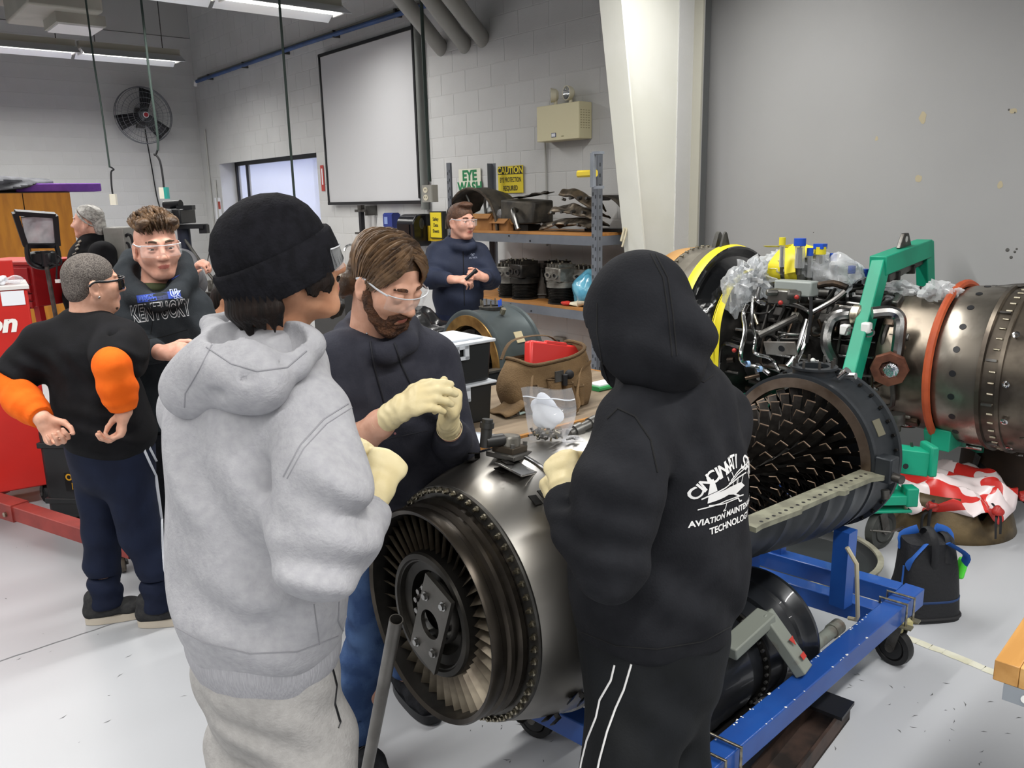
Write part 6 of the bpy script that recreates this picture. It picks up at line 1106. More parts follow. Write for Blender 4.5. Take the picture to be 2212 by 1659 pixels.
# ------------------------------------------------------------------ people: smooth blended bodies meshed from distance fields
class Sdf:
    def __init__(s): s.p = []; s.folds = []
    def cap(s, a, b, ra, rb=None, k=.02, op=1): s.p.append(('c', np.array(a, float), np.array(b, float), ra, ra if rb is None else rb, k, op)); return s
    def ell(s, c, r, k=.02, M=None, op=1): s.p.append(('e', np.array(c, float), np.array(r, float), np.eye(3) if M is None else np.array(M), k, op)); return s
    def loft(s, st, right, k=.03, flat=(1, 1)):
        """st: (centre, half width, half depth); right: the width direction"""
        n = len(st)-1
        for i in range(n): s.p.append(('l', np.array(st[i][0], float), np.array(st[i+1][0], float), st[i][1:], st[i+1][1:], np.array(right, float), (flat[0] and i == 0, flat[1] and i == n-1), k, 1))
        return s
    def chain(s, pts, rs, k=.02, flat=(0, 0)):
        if flat == (0, 0):
            for i in range(len(pts)-1): s.cap(pts[i], pts[i+1], rs[i], rs[i+1], k)
        else:
            d = np.array(pts[-1], float)-np.array(pts[0], float); u = np.cross(d, (0.13, .9, .4)); s.loft([(p, r, r) for p, r in zip(pts, rs)], u, k, flat)
        return s
    def fold(s, c, r, d, f, amp, ph=0): s.folds.append((np.array(c, float), r, np.array(d, float)/np.linalg.norm(d), f, amp*1.35, ph)); return s
    def crease(s, pts, w=.006, k=.02):
        for a, b in zip(pts, pts[1:]): s.cap(a, b, w, w, k, -1)
        return s
    def mesh(s, h, wrinkle=0., seed=1):
        lo = np.full(3, 1e9); hi = np.full(3, -1e9); bb = []
        for p in s.p:
            if p[0] == 'c': R_ = max(p[3], p[4]); l, u = np.minimum(p[1], p[2])-R_, np.maximum(p[1], p[2])+R_
            elif p[0] == 'e': R_ = np.sqrt(((p[3]*p[2])**2).sum(1)); l, u = p[1]-R_, p[1]+R_
            else: R_ = max(*p[3], *p[4]); l, u = np.minimum(p[1], p[2])-R_, np.maximum(p[1], p[2])+R_
            bb.append((l, u))
            if p[-1] == 1: lo = np.minimum(lo, l); hi = np.maximum(hi, u)
        lo -= 4*h+.012; hi += 4*h+.012; n = np.ceil((hi-lo)/h).astype(int)+1; D = np.full(n, 1., np.float32); ax = [(lo[i]+h*np.arange(n[i])).astype(np.float32) for i in range(3)]
        for p, (l, u) in zip(s.p, bb):
            k = p[-2]; mg = k+3*h+.01; i0 = np.maximum(0, ((l-mg-lo)/h).astype(int)); i1 = np.minimum(n, np.ceil((u+mg-lo)/h).astype(int)+1)
            if (i1 <= i0).any(): continue
            X = ax[0][i0[0]:i1[0], None, None]; Y = ax[1][None, i0[1]:i1[1], None]; Z = ax[2][None, None, i0[2]:i1[2]]; sl = tuple(slice(a, b) for a, b in zip(i0, i1))
            if p[0] == 'c':
                a, b = p[1], p[2]; d = b-a; L2 = max(1e-12, d@d); t = np.clip(((X-a[0])*d[0]+(Y-a[1])*d[1]+(Z-a[2])*d[2])/L2, 0, 1)
                q = np.sqrt((X-a[0]-t*d[0])**2+(Y-a[1]-t*d[1])**2+(Z-a[2]-t*d[2])**2)-(p[3]+(p[4]-p[3])*t)
            elif p[0] == 'e':
                c, r, M = p[1], p[2], p[3]; x, y, z = X-c[0], Y-c[1], Z-c[2]; k0 = 0; k1 = 0
                for j in range(3): v = (x*M[0, j]+y*M[1, j]+z*M[2, j])/r[j]; k0 = k0+v*v; k1 = k1+(v/r[j])**2
                k0 = np.sqrt(k0); q = k0*(k0-1)/np.sqrt(np.maximum(k1, 1e-9))
            else:
                a, b = p[1], p[2]; d = b-a; L = np.linalg.norm(d); w_ = d/L; u_ = p[5]-w_*(p[5]@w_); u_ /= np.linalg.norm(u_); v_ = np.cross(w_, u_)
                x, y, z = X-a[0], Y-a[1], Z-a[2]; tz = x*w_[0]+y*w_[1]+z*w_[2]; t = np.clip(tz/L, 0, 1); xu = x*u_[0]+y*u_[1]+z*u_[2]; yv = x*v_[0]+y*v_[1]+z*v_[2]; zz = tz-t*L
                A = p[3][0]+(p[4][0]-p[3][0])*t; B = p[3][1]+(p[4][1]-p[3][1])*t; m_ = np.minimum(A, B); zf = np.where(zz < 0, 0. if p[6][0] else 1., 0. if p[6][1] else 1.)
                k0 = np.sqrt((xu/A)**2+(yv/B)**2+(zz*zf/m_)**2)+1e-6; k1 = np.sqrt((xu/A**2)**2+(yv/B**2)**2+(zz*zf/m_**2)**2)+1e-6; q = k0*(k0-1)/k1
                zo = np.abs(zz)*(1-zf); q = np.where(zo > 0, np.sqrt(np.maximum(q, 0)**2+zo**2), q)
            S = D[sl]; hh = np.clip(.5+.5*((S-q) if p[-1] == 1 else (S+q))/(k if p[-1] == 1 else -k), 0, 1) if False else None
            if p[-1] == 1: t = np.clip(.5+.5*(S-q)/k, 0, 1); D[sl] = S+(q-S)*t-k*t*(1-t)
            else: t = np.clip(.5-.5*(S+q)/k, 0, 1); t = 1-t; t = np.clip(.5+.5*(-S-q)/k, 0, 1); D[sl] = -((-S)+(q-(-S))*t-k*t*(1-t))
        for c, r, d, f, amp, ph in s.folds:
            i0 = np.maximum(0, ((c-1.9*r-lo)/h).astype(int)); i1 = np.minimum(n, np.ceil((c+1.9*r-lo)/h).astype(int)+1)
            if (i1 <= i0).any(): continue
            X = ax[0][i0[0]:i1[0], None, None]-c[0]; Y = ax[1][None, i0[1]:i1[1], None]-c[1]; Z = ax[2][None, None, i0[2]:i1[2]]-c[2]; e_ = np.array((d[1], d[2], d[0])); s_ = X*e_[0]+Y*e_[1]+Z*e_[2]
            D[tuple(slice(a, b) for a, b in zip(i0, i1))] += amp*np.exp(-(X*X+Y*Y+Z*Z)/(r*r)*1.6)*np.sin(f*(X*d[0]+Y*d[1]+Z*d[2])+ph+1.3*np.sin(f*.4*s_+ph))
        if wrinkle:
            rr = np.random.RandomState(seed); nz = 0
            for _ in range(4):
                kv = rr.normal(size=3)*(14, 14, 9); nz = nz+np.sin(ax[0][:, None, None]*kv[0]+ax[1][None, :, None]*kv[1]+ax[2][None, None, :]*kv[2]+rr.uniform(0, 6)+1.2*np.sin(ax[2][None, None, :]*rr.uniform(8, 20)+ax[0][:, None, None]*7))
            D += wrinkle*nz*.5
        I = D < 0; C_ = I[:-1, :-1, :-1].astype(np.int8)
        offs = [(i, j, k) for i in (0, 1) for j in (0, 1) for k in (0, 1)]; cnt = np.zeros(n-1, np.int8)
        for i, j, k in offs: cnt += I[i:n[0]-1+i, j:n[1]-1+j, k:n[2]-1+k]
        act = np.argwhere((cnt > 0) & (cnt < 8)); idx = np.full(n-1, -1, np.int32); idx[tuple(act.T)] = np.arange(len(act)); cv = {o: D[act[:, 0]+o[0], act[:, 1]+o[1], act[:, 2]+o[2]] for o in offs}
        P = np.zeros((len(act), 3)); N_ = np.zeros(len(act))
        for o in offs:
            for a in range(3):
                if o[a] == 0:
                    o2 = tuple(1 if q == a else o[q] for q in range(3)); va, vb = cv[o], cv[o2]; cr = (va < 0) != (vb < 0); t = np.where(cr, va/np.where(cr, va-vb, 1), 0)
                    e_ = np.array(o, float)[None].repeat(len(act), 0); e_[:, a] += t; P += e_*cr[:, None]; N_ += cr
        V = lo+h*(act+P/N_[:, None]); F_ = []
        for a in range(3):
            b, c = (a+1) % 3, (a+2) % 3; s0 = [slice(1, n[q]-1) for q in range(3)]; s0[a] = slice(0, n[a]-1); s1 = list(s0); s1[a] = slice(1, n[a]); A0 = I[tuple(s0)]; A1 = I[tuple(s1)]; e_ = np.argwhere(A0 != A1)
            if not len(e_): continue
            sg = A0[tuple(e_.T)]; e_ = e_+np.array([0 if q == a else 1 for q in range(3)]); db = np.eye(3, dtype=int)[b]; dc = np.eye(3, dtype=int)[c]
            q = np.stack([idx[tuple((e_-db-dc).T)], idx[tuple((e_-dc).T)], idx[tuple(e_.T)], idx[tuple((e_-db).T)]], 1); q[~sg] = q[~sg][:, ::-1]; F_.append(q)
        return V, np.concatenate(F_)
def sdf_mesh(S, h, name, mts, wrinkle=0., seed=1, keep=None, paint=None, smooth=1):
    V, F_ = S.mesh(h, wrinkle, seed)
    if smooth:                                                    # light Laplacian smoothing
        for _ in range(smooth):
            A = np.zeros_like(V); n_ = np.zeros(len(V))
            for i in range(4):
                j = (i+1) % 4; np.add.at(A, F_[:, i], V[F_[:, j]]); np.add.at(A, F_[:, j], V[F_[:, i]]); np.add.at(n_, F_[:, i], 1); np.add.at(n_, F_[:, j], 1)
            V = V*.45+.55*A/np.maximum(n_, 1)[:, None]
    if keep is not None:
        m_ = keep(V); F_ = F_[m_[F_].all(1)]; u, inv = np.unique(F_, return_inverse=True); V = V[u]; F_ = inv.reshape(-1, 4)
    me = bpy.data.meshes.new(name); me.from_pydata(V.tolist(), [], F_.tolist())
    for m_ in (mts if isinstance(mts, list) else [mts]): me.materials.append(m_)
    if paint is not None: me.polygons.foreach_set('material_index', paint(V[F_].mean(1)).astype(np.int32))
    me.shade_smooth(); return me, V, F_
SKIN = mat('skin_light', '#cfa08a', '#c5947d', sc=30, rough=.5, spec=.35); SKIN2 = mat('skin_pink', '#d2a08d', '#c8937f', sc=30, rough=.5, spec=.35); SKIN3 = mat('skin_tan', '#bd8a6c', '#b07d60', sc=30, rough=.5, spec=.35)
LIP = mat('lip_skin', '#b0675c', rough=.45); EYEW = mat('eye_white', '#dcd6d0', rough=.25); IRIS = mat('eye_iris', '#3a2c22', rough=.2); LATEX = mat('latex_glove', '#d9cba0', '#d2c295', sc=12, rough=.5, bump=.12, bsc=60)
class Person:
    def __init__(s, label, base, group=None): s.o = thing('person', label, 'person', T(base)); s.M = T(-Vector(base)); s.body = Sdf(); s.skin = SKIN
    def add(s, S, name, mt, h, parent=None, **k):
        me, V, F_ = sdf_mesh(S, h, name, mt, **k); o = link(name, me, parent or s.o, s.M if parent is None else None); s.last = (V, F_); return o
    def mb(s, mb, name, mt, parent=None, **k): return part(mb, name, mt, parent or s.o, s.M if parent is None else None, **k)
def az(a): a = R(a); return Vector((math.sin(a), math.cos(a), 0))                       # facing direction, degrees clockwise from straight ahead
def headframe(c, a, pitch=0, roll=0, sc=1.):
    f = az(a); return T(c) @ frame((0, 0, 0), Vector((f.y, -f.x, 0)), f) @ RX(R(-pitch)) @ RY(R(roll)) @ Matrix.Scale(sc, 4)
def head(P, H, neck_to, ear=1, jaw=1., nose=1., lids=0., neck_r=.056, beard=False):
    S = P.body; s = H.to_scale().x; M3 = np.array(H.to_3x3())/s; p = lambda *v: np.array(H @ Vector(v)); e = lambda c, r, k=.02, op=1: S.ell(p(*c), np.array(r)*s, k*s, M3, op); c = lambda a, b, ra, rb=None, k=.015, op=1: S.cap(p(*a), p(*b), ra*s, (ra if rb is None else rb)*s, k*s, op)
    S.cap(p(0, -.028, -.06), np.array(neck_to, float), neck_r*.95, neck_r*1.12, .03)
    e((0, -.012, .030), (.0755, .096, .086)); e((0, .022, -.035), (.062*jaw, .072, .082), .03); e((0, .066, -.094), (.029*jaw, .022, .020), .028)
    for x in (-1, 1):
        c((x*.054*jaw, .0, -.05), (x*.022, .064, -.098), .017, .014, .03); e((x*.040, .060, -.026), (.028, .026, .026), .03)
        e((x*.033, .101, .006), (.021, .022, .014), .016, -1); e((x*.033, .080, .0105), (.0185, .0135, .0065), .006); e((x*.033, .081, -.004), (.017, .012, .0055), .006)
        if lids: e((x*.033, .083, .0035), (.0165, .0125, .0085), .004)
        c((x*.012, .086, .027), (x*.045, .080, .030), .0075, .005, .012)
        e((x*.0125, .099, -.034), (.0088, .0105, .008), .007)
        if ear: e((x*.080, -.010, -.012), (.0085, .021, .033), .006); e((x*.087, -.006, -.010), (.006, .012, .020), .006, -1); e((x*.080, -.004, -.040), (.007, .010, .011), .008)
    c((0, .088, .016), (0, .110*nose, -.026), .0078, .0115, .012); e((0, .1125*nose, -.031), (.0125, .0115, .0105), .008)
    e((0, .090, -.0585), (.023, .010, .006), .008); e((0, .089, -.0695), (.020, .010, .0072), .008); c((-.021, .101, -.0635), (.021, .101, -.0635), .0022, None, .004, -1)
    P.H = H
    def paint(C_):
        q = (np.array(H.inverted().to_3x3()) @ (C_-np.array(H.translation)).T).T; return (((q[:, 0]/.021)**2+((q[:, 2]+.0645)/.0085)**2 < 1) & (q[:, 1] > .082)).astype(int)
    return paint
def eyes(P, look=(0, 1, 0), iris=IRIS):
    H = P.H; s = H.to_scale().x
    for x in (-.033, .033):
        o = P.mb(MB().ball(H @ Vector((x, .0765, .003)), .0132*s, 16, 10), 'eye', EYEW); d = (H.to_3x3() @ Vector(look)).normalized(); c = H @ Vector((x, .0765, .003)); 
        part(MB().lathe([(.0005, .0136*s), (.0058*s, .0125*s), (.0062*s, .0118*s)], 14, M=T(c) @ frame((0, 0, 0), None, d.orthogonal(), d)), 'iris', iris, o)
def brows(P, mt, th=.0045):
    H = P.H; s = H.to_scale().x
    for x in (-1, 1): P.mb(MB().tube([H @ Vector(v) for v in ((x*.015, .0915, .0275), (x*.033, .0895, .032), (x*.052, .076, .028))], [.004*s, th*s, .0025*s], 6, sm=4, flat=(H.to_3x3() @ Vector((0, -.3, 1)), .6)), 'eyebrow', mt)
def hand(S, wrist, d, n, right, curl=(.5, .6, .4), thumb=.5, s=1., k=.008, inf=0., spread=.06, curls=None):
    """palm, four jointed fingers and a thumb added to the field; d fingers' direction, n the back of the hand"""
    d = Vector(d).normalized(); n = Vector(n); n = (n-d*n.dot(d)).normalized(); x = n.cross(d) if right else -(n.cross(d)); w_ = Vector(wrist); q = lambda a, b, c: np.array(w_+(x*a+d*b+n*c)*s)
    S.loft([(q(0, -.01, 0), (.026+inf)*s, (.020+inf)*s), (q(.0, .03, 0), (.033+inf)*s, (.019+inf)*s), (q(.001, .075, .002), (.040+inf)*s, (.0155+inf)*s), (q(.001, .090, .002), (.040+inf)*s, (.013+inf)*s)], np.array(x), .012, (0, 0))
    for i, (bx, by, L3, r_) in enumerate(((.029, .092, (.042, .026, .021), .0094), (.009, .097, (.046, .030, .022), .0097), (-.011, .093, (.042, .028, .021), .0092), (-.030, .084, (.033, .021, .018), .0082))):
        cu = curls[i] if curls else curl; sp = (1.2-i*.8)*spread; p = w_+(x*bx+d*by+n*.002)*s; a = 0; dd = (d+x*sp).normalized(); pts = [p]
        for L_, c_ in zip(L3, cu): a += c_; pts.append(pts[-1]+(dd*math.cos(a)-n*math.sin(a))*L_*s)
        for j in range(3): S.cap(pts[j], pts[j+1], (r_+inf-.0006*j)*s, (r_+inf-.0006*(j+1))*s, k*(1.2 if j == 0 else .5))
    t0 = q(.024, .022, -.008); t1 = q(.046+.012*(1-thumb), .052, -.016-.016*thumb); t2 = q(.050+.016*(1-thumb), .082, -.022-.028*thumb); t3 = q(.044+.018*(1-thumb), .106, -.026-.030*thumb)
    S.cap(t0, t1, (.0165+inf)*s, (.0125+inf)*s, .014); S.cap(t1, t2, (.0118+inf)*s, (.0105+inf)*s, .006); S.cap(t2, t3, (.0105+inf)*s, (.0088+inf)*s, .004)
def hood_shell(S, H, r=(.105, .125, .125), off=(0, -.02, .02), k=.03):
    s = H.to_scale().x; S.ell(np.array(H @ Vector(off)), np.array(r)*s, k, np.array(H.to_3x3())/s)
def fabric(name, c, c2, sc=40, bump=.25, rough=.9, bsc=180, **k): return mat(name, c, c2, sc=sc, rough=rough, bump=bump, bsc=bsc, spec=.2, **k)
def glasses(P, sc=1., dark=False, name='safety_glasses'):
    H = P.H; s = H.to_scale().x; root = None
    g = MB().grid(lambda u, v: H @ Vector((.072*sc*math.sin((u-.5)*2*1.15)/math.sin(1.15), .118-.075*(1-math.cos((u-.5)*2*1.05)), .018-.042*v+.010*v*max(0, 1-abs(u-.5)*7))), 28, 6)
    root = P.mb(g, name, M_lens if not dark else mat('dark_lens', '#0d0d0f', rough=.08)); root.modifiers.new('s', 'SOLIDIFY').thickness = .0018
    fr_ = mat('clear_frame', '#c9cbd0', rough=.15) if not dark else M_black
    part(MB().tube([H @ Vector((.072*sc*math.sin((u-.5)*2*1.15)/math.sin(1.15), .1185-.075*(1-math.cos((u-.5)*2*1.05)), .019)) for u in [i/24 for i in range(25)]], .0016*s if not dark else .003*s, 6), 'top_frame', fr_, root)
    for x in (-1, 1): part(MB().tube([H @ Vector(v) for v in ((x*.071, .080, .015), (x*.079, .04, .014), (x*.083, -.005, .016), (x*.084, -.03, .0))], (.0028 if not dark else .0045)*s, 6, sm=3, flat=((0, 0, 1), .5)), 'temple', fr_ if dark else mat('clear_frame', ''), root)
    return root
def bvh_of(P): V, F_ = P.last; return BVHTree.FromPolygons(V.tolist(), F_.tolist())
def onmesh(b, px, py, off=.003):
    d = ray(px, py).normalized(); h_ = b.ray_cast(CAM, d); 
    if h_[0] is None: return None
    n = h_[1] if h_[1].dot(d) < 0 else -h_[1]; return h_[0]+n*off
def print_on(P, b, parts_, M, mt, name, off=.002, sub=2):
    """flat lettering (frame M: x right, y up, z out) laid onto the cloth along -z"""
    mb = MB(); n = M.to_3x3().col[2].normalized()
    for vs, fs in parts_:
        bm = bmesh.new(); vv = [bm.verts.new(v) for v in vs]
        for f in fs:
            try: bm.faces.new([vv[i] for i in f])
            except ValueError: pass
        bmesh.ops.triangulate(bm, faces=bm.faces)
        for _ in range(sub):
            ed = [e for e in bm.edges if e.calc_length() > .02]
            if ed: bmesh.ops.subdivide_edges(bm, edges=ed, cuts=1, use_grid_fill=False); bmesh.ops.triangulate(bm, faces=bm.faces)
        bm.verts.index_update(); w_ = []; ok = []
        for v in bm.verts:
            q = M @ v.co; h_ = b.ray_cast(q+n*.15, -n, .5); w_.append((h_[0]+n*off) if h_[0] else q); ok.append(h_[0] is not None)
        mb.add(w_, [tuple(v.index for v in f.verts) for f in bm.faces if all(ok[v.index] for v in f.verts) and all((w_[e.verts[0].index]-w_[e.verts[1].index]).length < 3.5*(M.to_3x3() @ (e.verts[0].co-e.verts[1].co)).length+.002 for e in f.edges)]); bm.free()
    return P.mb(mb, name, mt, smooth=60)
def text2(txt, size, x=0, y=0, **k): vs, fs = text_mesh(txt, size, **k); return ([(a+x, b+y, 0) for a, b, c in vs], fs)
def shoe(P, foot, d, mt, sole, L_=.28, w_=.05, nm='shoe', lace=None):
    d = Vector(d).normalized(); d.z = 0; d.normalize(); x = d.cross(ZZ); f = Vector(foot); q = lambda a, b, c: np.array(f+x*a+d*b+ZZ*c); S = Sdf()
    S.loft([(q(0, -.07, .055), .036, .04), (q(0, .0, .06), .042, .042), (q(0, .09, .05), .047, .034), (q(0, .17, .04), .042, .024)], np.array(x), .03, (0, 0)); S.cap(q(0, -.045, .07), q(0, -.05, .115), .042, .045, .03)
    o = P.add(S, nm, mt, .007)
    pr = [(w_*1.0*math.copysign(abs(math.cos(t))**.7, math.cos(t))*(1+.12*math.sin(t)), .055+.155*math.copysign(abs(math.sin(t))**.8, math.sin(t))) for t in [2*PI*i/28 for i in range(28)]]
    P.mb(MB().loft([[f+x*a+d*b+ZZ*(z+.012*max(0, (b-.12)*4)) for a, b in pr] for z in (.002, .014, .034)]), 'sole', sole, smooth=50)
    if lace: 
        for i in range(4): P.mb(MB().tube([f+x*-.025+d*(.03+.025*i)+ZZ*(.098-.012*i), f+d*(.035+.025*i)+ZZ*(.108-.012*i), f+x*.025+d*(.03+.025*i)+ZZ*(.098-.012*i)], .003, 5), 'lace', lace)
    return o

def strands(P, H, items, mt, name='hair_strands', c0=(0, -.014, .034), rad=(.084, .103, .094), n=9, nside=5, r=.0038):
    """hair locks: each item (root dir, tip dir, lift, droop, width) swept over the skull ellipsoid"""
    mb = MB(); s = H.to_scale().x
    for rt, tp, lift, droop, wd in items:
        a = Vector(rt).normalized(); b = Vector(tp).normalized(); om = max(.05, a.angle(b)); pts = []; rs = []
        for i in range(n):
            t = i/(n-1); d = (a*math.sin((1-t)*om)+b*math.sin(t*om))/math.sin(om); k = 1+lift*math.sin(PI*min(1, t*1.15))+.01*t
            pts.append(H @ Vector((c0[0]+d.x*rad[0]*k, c0[1]+d.y*rad[1]*k, c0[2]+d.z*rad[2]*k-droop*max(0, t-.55)**2*4))); rs.append(wd*s*(.55+.9*math.sin(PI*min(.999, .15+.8*t)))*(1-.75*max(0, t-.7)/.3))
        mb.tube(pts, rs, nside, flat=(H.to_3x3() @ Vector((.3, .2, 1)), .8))
    return P.mb(mb, name, mt, smooth=70)
# ------------------------------------------------------------------ the people
def V3(v): return np.array(v, float)
FAB_GREY = fabric('grey_marl', '#a9a9ad', '#9d9da2', sc=55, lo=.3, hi=.7, bump=.22, bsc=160); FAB_GREYP = fabric('grey_marl_trousers', '#a3a19f', '#979593', sc=55, lo=.3, hi=.7, bump=.22, bsc=160)
KNIT = fabric('black_knit', '#121216', '#19191e', sc=40, rough=.95); FAB_NAVY = fabric('charcoal_fleece', '#35363f', '#2d2e37', sc=18, bump=.2); FAB_BLK = fabric('black_fleece', '#191a1e', '#1f2024', sc=14, bump=.15); FAB_BLKP = fabric('black_track', '#111315', '#15171a', sc=10, bump=.08, rough=.7)
HAIR_DK = mat('hair_dark', '#0d0908', '#1c130f', sc=60, stretch=(1, 1, .1), rough=.5, bump=.5, bsc=120, spec=.25); HAIR_BR = mat('hair_brown', '#3a2a1d', '#5e4833', sc=28, stretch=(1, .2, 1), rough=.42, bump=.5, bsc=90)
# ---- man in the grey hoodie and black knit cap, seen from behind on his right
P = Person('man in grey hoodie and black knit cap seen from behind, wearing latex gloves', (-.48, 1.70, 0)); P.skin = SKIN3
HG = headframe(W(612, 575, 1.64), 62, -10, 0); fG = az(42); rG = Vector((fG.y, -fG.x, 0))
nb = W(592, 730, 1.66); pl = head(P, HG, nb-ZZ*.05, neck_r=.058)
ch = W(550, 930, 1.68); wa = W(558, 1180, 1.68); zl_ = W(560, 1410, 1.53).z; zb_ = W(560, 1480, 1.535).z; hc = W(566, 1350, 1.68); hm = Vector((hc.x, hc.y, zl_)); hb_ = Vector((hc.x, hc.y, zb_)); hp = hb_-ZZ*.02
rs, re, rw = W(694, 905, 1.53), W(690, 1200, 1.43), W(798, 1088, 1.57); ls, le, lw = W(420, 880, 1.86), W(560, 1170, 2.0), W(752, 1030, 1.80)
B_ = P.body; B_.loft([(hp, .15, .10), (wa, .15, .10), (ch, .17, .11), (nb-ZZ*.08, .12, .08)], rG, .05, (0, 0))
for a, b, c in ((rs, re, rw), (ls, le, lw)): B_.chain([a, b, c], [.05, .042, .028], .03)
kc = Zp(650, 2250); kn = [kc+rG*.10, kc-rG*.10]; gl, gr_ = W(540, 1600, 1.75), W(672, 1600, 1.64)
for k_, a in zip(kn, (gr_, gl)): B_.chain([hp.lerp(a, .6), Vector((k_.x*.5+a.x*.5, k_.y*.5+a.y*.5, .46)), Vector((k_.x, k_.y, .08))], [.075, .055, .04], .03)
hand(B_, rw+(W(830, 1040, 1.60)-rw).normalized()*.01, W(836, 1000, 1.62)-rw, (.25, -.95, .05), True, (1.35, 1.5, .9), .6, .98); hand(B_, lw, W(785, 985, 1.78)-lw+ZZ*.05, (.2, .6, .6), False, (1.2, 1.3, .8), .4, .95)
o = P.add(B_, 'body', [SKIN3, LIP], .0055, paint=pl)
# hoodie
S = Sdf(); S.loft([(hm-ZZ*.012, .190, .144), (hm+ZZ*.008, .200, .154), (hm+ZZ*.05, .214, .166), (wa, .216, .166), (W(554, 1050, 1.68), .218, .166), (ch, .214, .152), (W(562, 845, 1.67), .188, .125), (W(588, 765, 1.66), .115, .092), (nb+ZZ*.015, .078, .078)], rG, .045, (1, 1))
S.chain([rs-rG*.03, W(695, 1040, 1.46), re, ], [.080, .084, .082], .05); S.chain([re, W(750, 1165, 1.48)], [.080, .064], .03); S.loft([(W(750, 1165, 1.48), .062, .062), (W(782, 1118, 1.545), .050, .050), (rw, .046, .046)], (0, 1, .3), .02, (0, 1))
S.chain([ls+rG*.03, le, lw], [.095, .085, .055], .05)
# creases on the sleeve and back
S.crease([W(598, 1040, 1.36), W(602, 1110, 1.34), W(640, 1150, 1.32)], .004, .03); S.crease([W(640, 1090, 1.33), W(700, 1075, 1.30), W(770, 1110, 1.33)], .006, .035); S.crease([W(640, 1180, 1.30), W(720, 1225, 1.28), W(785, 1190, 1.36)], .005, .03)
S.crease([W(690, 880, 1.42), W(630, 955, 1.40), W(604, 1040, 1.38)], .003, .012)
for c, r_, d, f, am, ph in ((W(690, 1230, 1.38), .13, (.2, .1, 1), 62, .012, .5), (W(740, 1090, 1.42), .12, (.5, .1, 1), 58, .010, 1), (W(470, 1120, 1.54), .26, (1, .3, .18), 42, .0075, 0), (W(540, 1300, 1.52), .22, (.45, .2, 1), 46, .009, 2), (W(600, 1000, 1.52), .16, (1, 0, .5), 40, .009, 1.2), (W(730, 980, 1.42), .14, (1, .2, .5), 45, .008, .3), (W(420, 980, 1.58), .2, (1, .2, -.2), 38, .008, .3), (W(640, 1330, 1.5), .14, (.5, .2, -1), 55, .007, 1), (W(430, 1330, 1.6), .14, (1, .1, .2), 70, .003, .3)): S.fold(V3(c), r_, d, f, am, ph)
hoodie = P.add(S, 'hoodie', FAB_GREY, .0072, wrinkle=.0022, seed=3); bG = bvh_of(P)
# hem band, shoulder seam, pocket
def on_line(P, b, pts, r_, mt, nm, off=.0015, n=10, flat=None, parent=None):
    q = []
    for (x0, y0), (x1, y1) in zip(pts, pts[1:]):
        for i in range(n): q.append(onmesh(b, x0+(x1-x0)*i/n, y0+(y1-y0)*i/n, off))
    q.append(onmesh(b, *pts[-1], off)); q = [v for v in q if v is not None]
    return P.mb(MB().tube(q, r_, 5, flat=flat), nm, mt, parent) if len(q) > 2 else None
SEAM = mat('grey_seam', '#8a8a8f', rough=.9)
on_line(P, bG, [(374, 1352), (440, 1388), (540, 1412), (640, 1408), (740, 1370)], .0016, SEAM, 'hem_seam', .0)
on_line(P, bG, [(752, 872), (700, 905), (650, 960), (612, 1030)], .0018, SEAM, 'shoulder_seam', .0); on_line(P, bG, [(760, 880), (706, 915), (657, 968), (620, 1034)], .0014, SEAM, 'shoulder_seam', .0)
on_line(P, bG, [(678, 1305), (684, 1350), (690, 1392)], .0014, SEAM, 'pocket_seam', .0); on_line(P, bG, [(732, 1300), (730, 1340), (742, 1365), (738, 1375)], .0022, SEAM, 'pocket_edge', .0)
S = Sdf(); S.loft([(hb_, .186, .144), (hb_+ZZ*.02, .195, .153), (hm-ZZ*.002, .199, .155)], rG, .02, (1, 1))
for i in range(9): S.fold(V3(W(400+40*i, 1455, 1.55)), .09, (1, .3, 0), 120, .0014, i)
P.add(S, 'hem_band', fabric('grey_rib', '#a3a3a8', '#98989d', sc=90, bump=.3, bsc=90, stretch=(4, 4, .3)), .007)
S = Sdf(); S.loft([(W(780, 1122, 1.54), .052, .052), (rw, .047, .047)], (0, 1, .3), .01, (1, 1)); P.add(S, 'cuff', fabric('grey_rib', ''.join(['#a3a3a8']), '#98989d'), .006)
# hood lying on the back
S = Sdf(); bk = -fG
S.ell(V3(W(515, 800, 1.55)), (.155, .085, .085), .03, np.array(frame((0, 0, 0), rG*.9+ZZ*-.22, None, fG*-.45+ZZ*.9).to_3x3())); S.ell(V3(W(420, 838, 1.60)), (.07, .06, .065), .05); S.ell(V3(W(590, 745, 1.57)), (.10, .05, .05), .05)
S.chain([W(462, 712, 1.66), W(500, 745, 1.58), W(570, 775, 1.52), W(640, 780, 1.52), W(664, 745, 1.58)], [.026, .030, .030, .028, .020], .02)
S.chain([W(452, 700, 1.70), W(520, 690, 1.75), W(600, 715, 1.74)], [.022, .02, .02], .03)
S.ell(V3(nb+ZZ*.07+az(62)*.01), (.078, .078, .075), .02, None, -1); hu_ = (W(660, 752, 1.56)-W(455, 682, 1.58)).normalized(); S.ell(V3(W(556, 722, 1.545)), (.100, .055, .058), .010, np.array(frame((0, 0, 0), hu_, None, (.1, -.25, 1)).to_3x3()), -1); S.crease([W(470, 705, 1.56), W(540, 765, 1.50), W(625, 790, 1.46), W(668, 760, 1.5)], .003, .014); S.crease([W(405, 885, 1.5), W(470, 850, 1.46), W(560, 800, 1.42)], .003, .02)
for c, r_, d, f, am in ((W(500, 790, 1.5), .14, (.6, .2, 1), 45, .005), (W(600, 770, 1.5), .1, (.8, .2, 1), 60, .004)): S.fold(V3(c), r_, d, f, am)
P.add(S, 'hood', FAB_GREY, .0065, wrinkle=.0015); bH = bvh_of(P)
